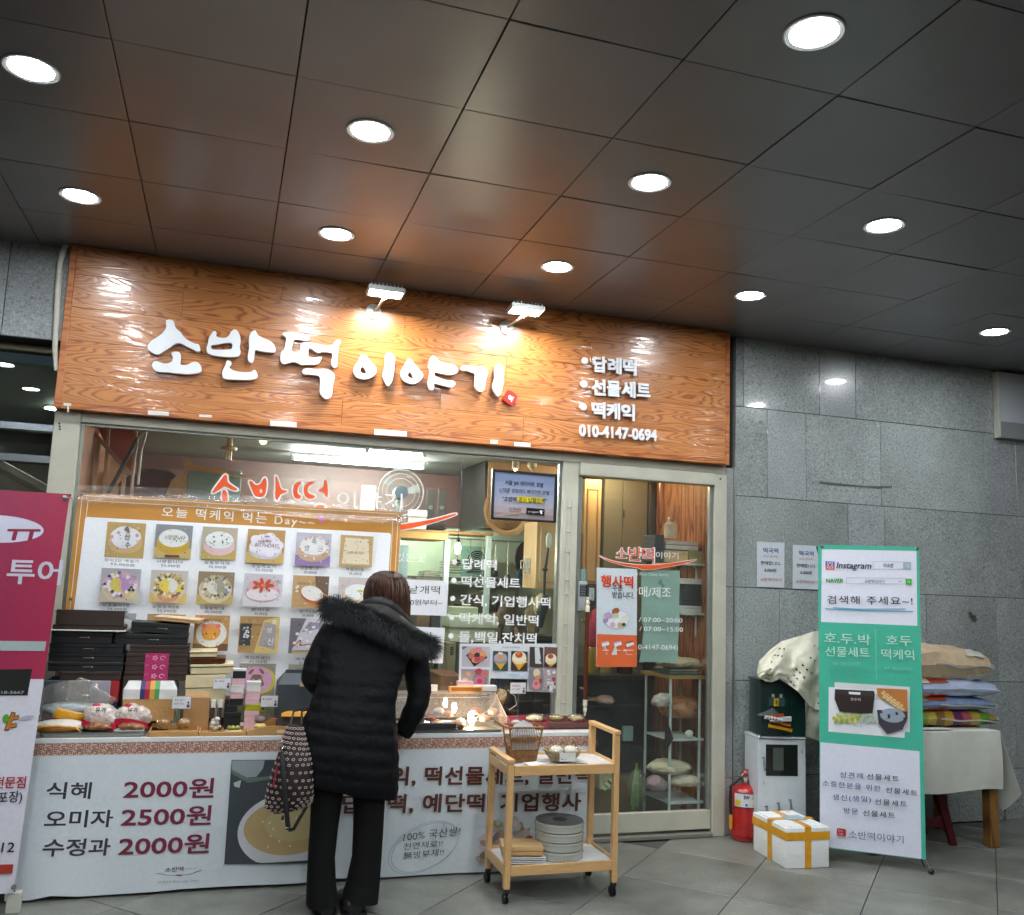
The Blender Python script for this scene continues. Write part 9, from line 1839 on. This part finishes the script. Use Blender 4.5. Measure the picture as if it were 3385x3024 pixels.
def band(P1, P2, th, n1=26, n2=8, bulge=.02):
 def cr(P, t):
  t = min(max(t, 0), .9999)*(len(P)-1); i = int(t); f = t-i; p0 = P[max(i-1, 0)]; p1 = P[i]; p2 = P[i+1]; p3 = P[min(i+2, len(P)-1)]
  return .5*((2*p1)+(-p0+p2)*f+(2*p0-5*p1+4*p2-p3)*f*f+(-p0+3*p1-3*p2+p3)*f**3)
 return MB().grid(lambda u, v: cr(P1, u).lerp(cr(P2, u), v)+Vector((0, -bulge*math.sin(PI*v), bulge*.3*math.sin(PI*v)))+Vector((0, -1, 0))*.004*noise.noise(Vector((u*9, v*5, 3))), n1, n2, th), cr
HM = mat((.0045, .0055, .0075), .6, var=.4, vs=8, bump=.8, bs=22, spec=.22)
z4 = lambda x, y, yy: U(1000+x*.3021, 1850+y*.3021, y=yy)
mb, _ = band([z4(640, 455, -.62), z4(760, 405, -.68), z4(900, 415, -.70), z4(1040, 490, -.69), z4(1150, 600, -.64)], [z4(590, 500, -.66), z4(740, 480, -.72), z4(900, 500, -.745), z4(1050, 590, -.73), z4(1220, 740, -.68)], .012, bulge=.012); mb.put('collar', HM, pe, ang=70)
upE = [z4(560, 480, -.70), z4(760, 480, -.765), z4(920, 505, -.785), z4(1060, 590, -.78), z4(1220, 720, -.745), z4(1340, 800, -.70)]
loE = [z4(330, 560, -.76), z4(600, 640, -.845), z4(800, 690, -.87), z4(980, 790, -.865), z4(1150, 880, -.83), z4(1380, 960, -.75)]
mb, cr_ = band(upE, loE, .02, bulge=.045); mb.put('hood', HM, pe, ang=70)
FUR = mat('#191c1e', .8, var=.6, vs=25, spec=.3); fur = MB(); rf = random.Random(4)
edge = [z4(262, 548, -.74), z4(400, 520, -.80), z4(600, 610, -.865), z4(800, 690, -.885), z4(980, 790, -.88), z4(1150, 880, -.85), z4(1330, 930, -.79), z4(1400, 980, -.75)]
core = [cr_(edge, k/24) for k in range(25)]
MB().tube(core, [.035+.012*math.sin(k*.9) for k in range(25)], 12).put('fur_roll', FUR, pe, ang=80)
for k in range(9500):
 t_ = rf.random(); p = cr_(edge, t_); tg = (cr_(edge, min(t_+.02, 1))-cr_(edge, max(t_-.02, 0))).normalized()
 a = rf.uniform(0, 2*PI); u_ = tg.orthogonal().normalized(); v_ = tg.cross(u_); d = u_*math.cos(a)+v_*math.sin(a)
 if d.y > .55: continue
 L_ = rf.uniform(.022, .066)*(1.25 if t_ < .08 or t_ > .92 else 1); b0 = p+d*rf.uniform(.02, .035)
 lean = Vector((-.35 if t_ < .15 else .1, -.2, -.55)); e_ = (d+lean*.8+tg*rf.uniform(-.5, .5)).normalized()
 mid = b0+(d*.6+e_*.4)*L_*.5; tip = b0+e_*L_+Vector((0, 0, -.010)); w_ = rf.uniform(.0006, .0013); sd_ = e_.cross(Vector((0, 1, .1))).normalized()*w_
 b_ = fur.b; vs = [b_.verts.new(q) for q in (b0-sd_, b0+sd_, mid+sd_*.8, mid-sd_*.8, tip)]
 b_.faces.new(vs[:4]); b_.faces.new((vs[3], vs[2], vs[4]))
o = fur.put('fur_trim', mat('#2a2e30', .7, var=.7, vs=22, spec=.4), pe, smooth=False); o['kind'] = 'stuff'
bagm, nt, bs = new_mat('chain_print_fabric'); L = nt.links.new
bag = T_('tote_bag', 'black and maroon tote bag with a pale chain pattern hanging from the left arm', 'bag', .42, -.96, .4)
k8 = lambda x, y, yy: U(850+x*.3021, 2350+y*.3021, y=yy)
bl = [lv((951, 2396), (1000, 2398), -.96, .03), lv((935, 2432), (1010, 2440), -.96, .045), lv((928, 2470), (1020, 2480), -.965, .06), lv((912, 2520), (1030, 2520), -.97, .07), lv((892, 2580), (1036, 2585), -.975, .075), lv((878, 2630), (1036, 2630), -.975, .07), lv((872, 2668), (1030, 2655), -.975, .055), lv((905, 2690), (1000, 2672), -.975, .02)]
BGM = mat('#14070c', .6, var=.3, bump=.4, bs=12)
bl2 = interp(bl, 5); rr_ = [ringpts(L_, R_, yc, t_, 36, .10, 5+L_.z*2, 1, .85) for L_, R_, yc, t_ in bl2]
MB().loft(rr_).put('body', BGM, bag, ang=70)
mb = MB(); ringm_ = mat('#b8a59c', .7, var=.15)
row = 0
for li in range(1, len(bl2)-2, 2):
 ring = rr_[li]; nxt = rr_[li+1]
 per = 0
 for i in range(36):
  p, q = ring[i], ring[(i+1) % 36]
  if (p-bag.location).y > .02+(bag.location.y*0): pass
  m_ = (p+q)/2; tx = (q-p);
  if tx.length < .004: continue
  tx.normalize(); vz = (nxt[i]-p); vz = (vz-tx*vz.dot(tx)).normalized(); nn = tx.cross(vz); ctr = (ring[0]+ring[18])/2
  if nn.dot(m_-ctr) < 0: nn = -nn
  if i % 2 == (li//2) % 2:
   if m_.y > (ctr.y+.01): continue
   rr0 = .0062; c3 = m_+nn*.0018
   mb.tube([c3+tx*rr0*1.15*math.cos(k*PI/4)+vz*rr0*.8*math.sin(k*PI/4) for k in range(9)], .0016, 4, False)
o = mb.put('chain_print', ringm_, bag); o['kind'] = 'stuff'
MB().tube([k8(222, 595, -1.05), k8(200, 700, -1.055), k8(178, 830, -1.055)], [(.006, .003)]*3, 8).put('red_tab', mat('#8a1026', .5), bag)
ST = mat('#0c1012', .6, bump=.3)
MB().tube([k8(268, 445, -1.03), k8(282, 600, -1.05), k8(300, 850, -1.06), k8(318, 1050, -1.06), k8(335, 1240, -1.05), k8(345, 1295, -1.045)], [(.011, .003)]*6, 8, flat=(1, 0, 0)).put('shoulder_strap', ST, bag)
MB().tube([k8(345, 1300, -1.045), k8(400, 1290, -1.04), k8(455, 1190, -1.03), k8(520, 1080, -1.01), k8(590, 960, -.98)], [(.011, .003)]*5, 8, flat=(1, 0, 1)).put('shoulder_strap', ST, bag)
MB().box(tuple(k8(315, 1282, -1.056)), tuple(k8(386, 1272, -1.052)), .001).put('strap_slider', mat('#8a8f92', .3, .8), bag)
MB().tube([k8(280, 320, -1.0), k8(262, 350, -1.01), k8(285, 380, -1.02), k8(268, 420, -1.03)], .003).put('clasp', mat('#b9c0c4', .25, .9), bag)
MB().ell(k8(280, 1170, -1.02), (.007, .007, .013), 10, 8).put('charm', mat('#4a4a30', .4, .5), bag)
for p0_, p1_, p2_ in (((360, 165, -.985), (400, 0, -.92), (1052, 2290, -.80)), ((482, 150, -.96), (490, 0, -.92), (1064, 2285, -.74))):
 MB().tube([k8(*p0_), k8(*p1_), U(p2_[0]-20, p2_[1]+45, y=(p1_[2]+p2_[2])/2), U(p2_[0], p2_[1], y=p2_[2])], .0055, 8).put('handle', mat('#14090c', .5), bag)
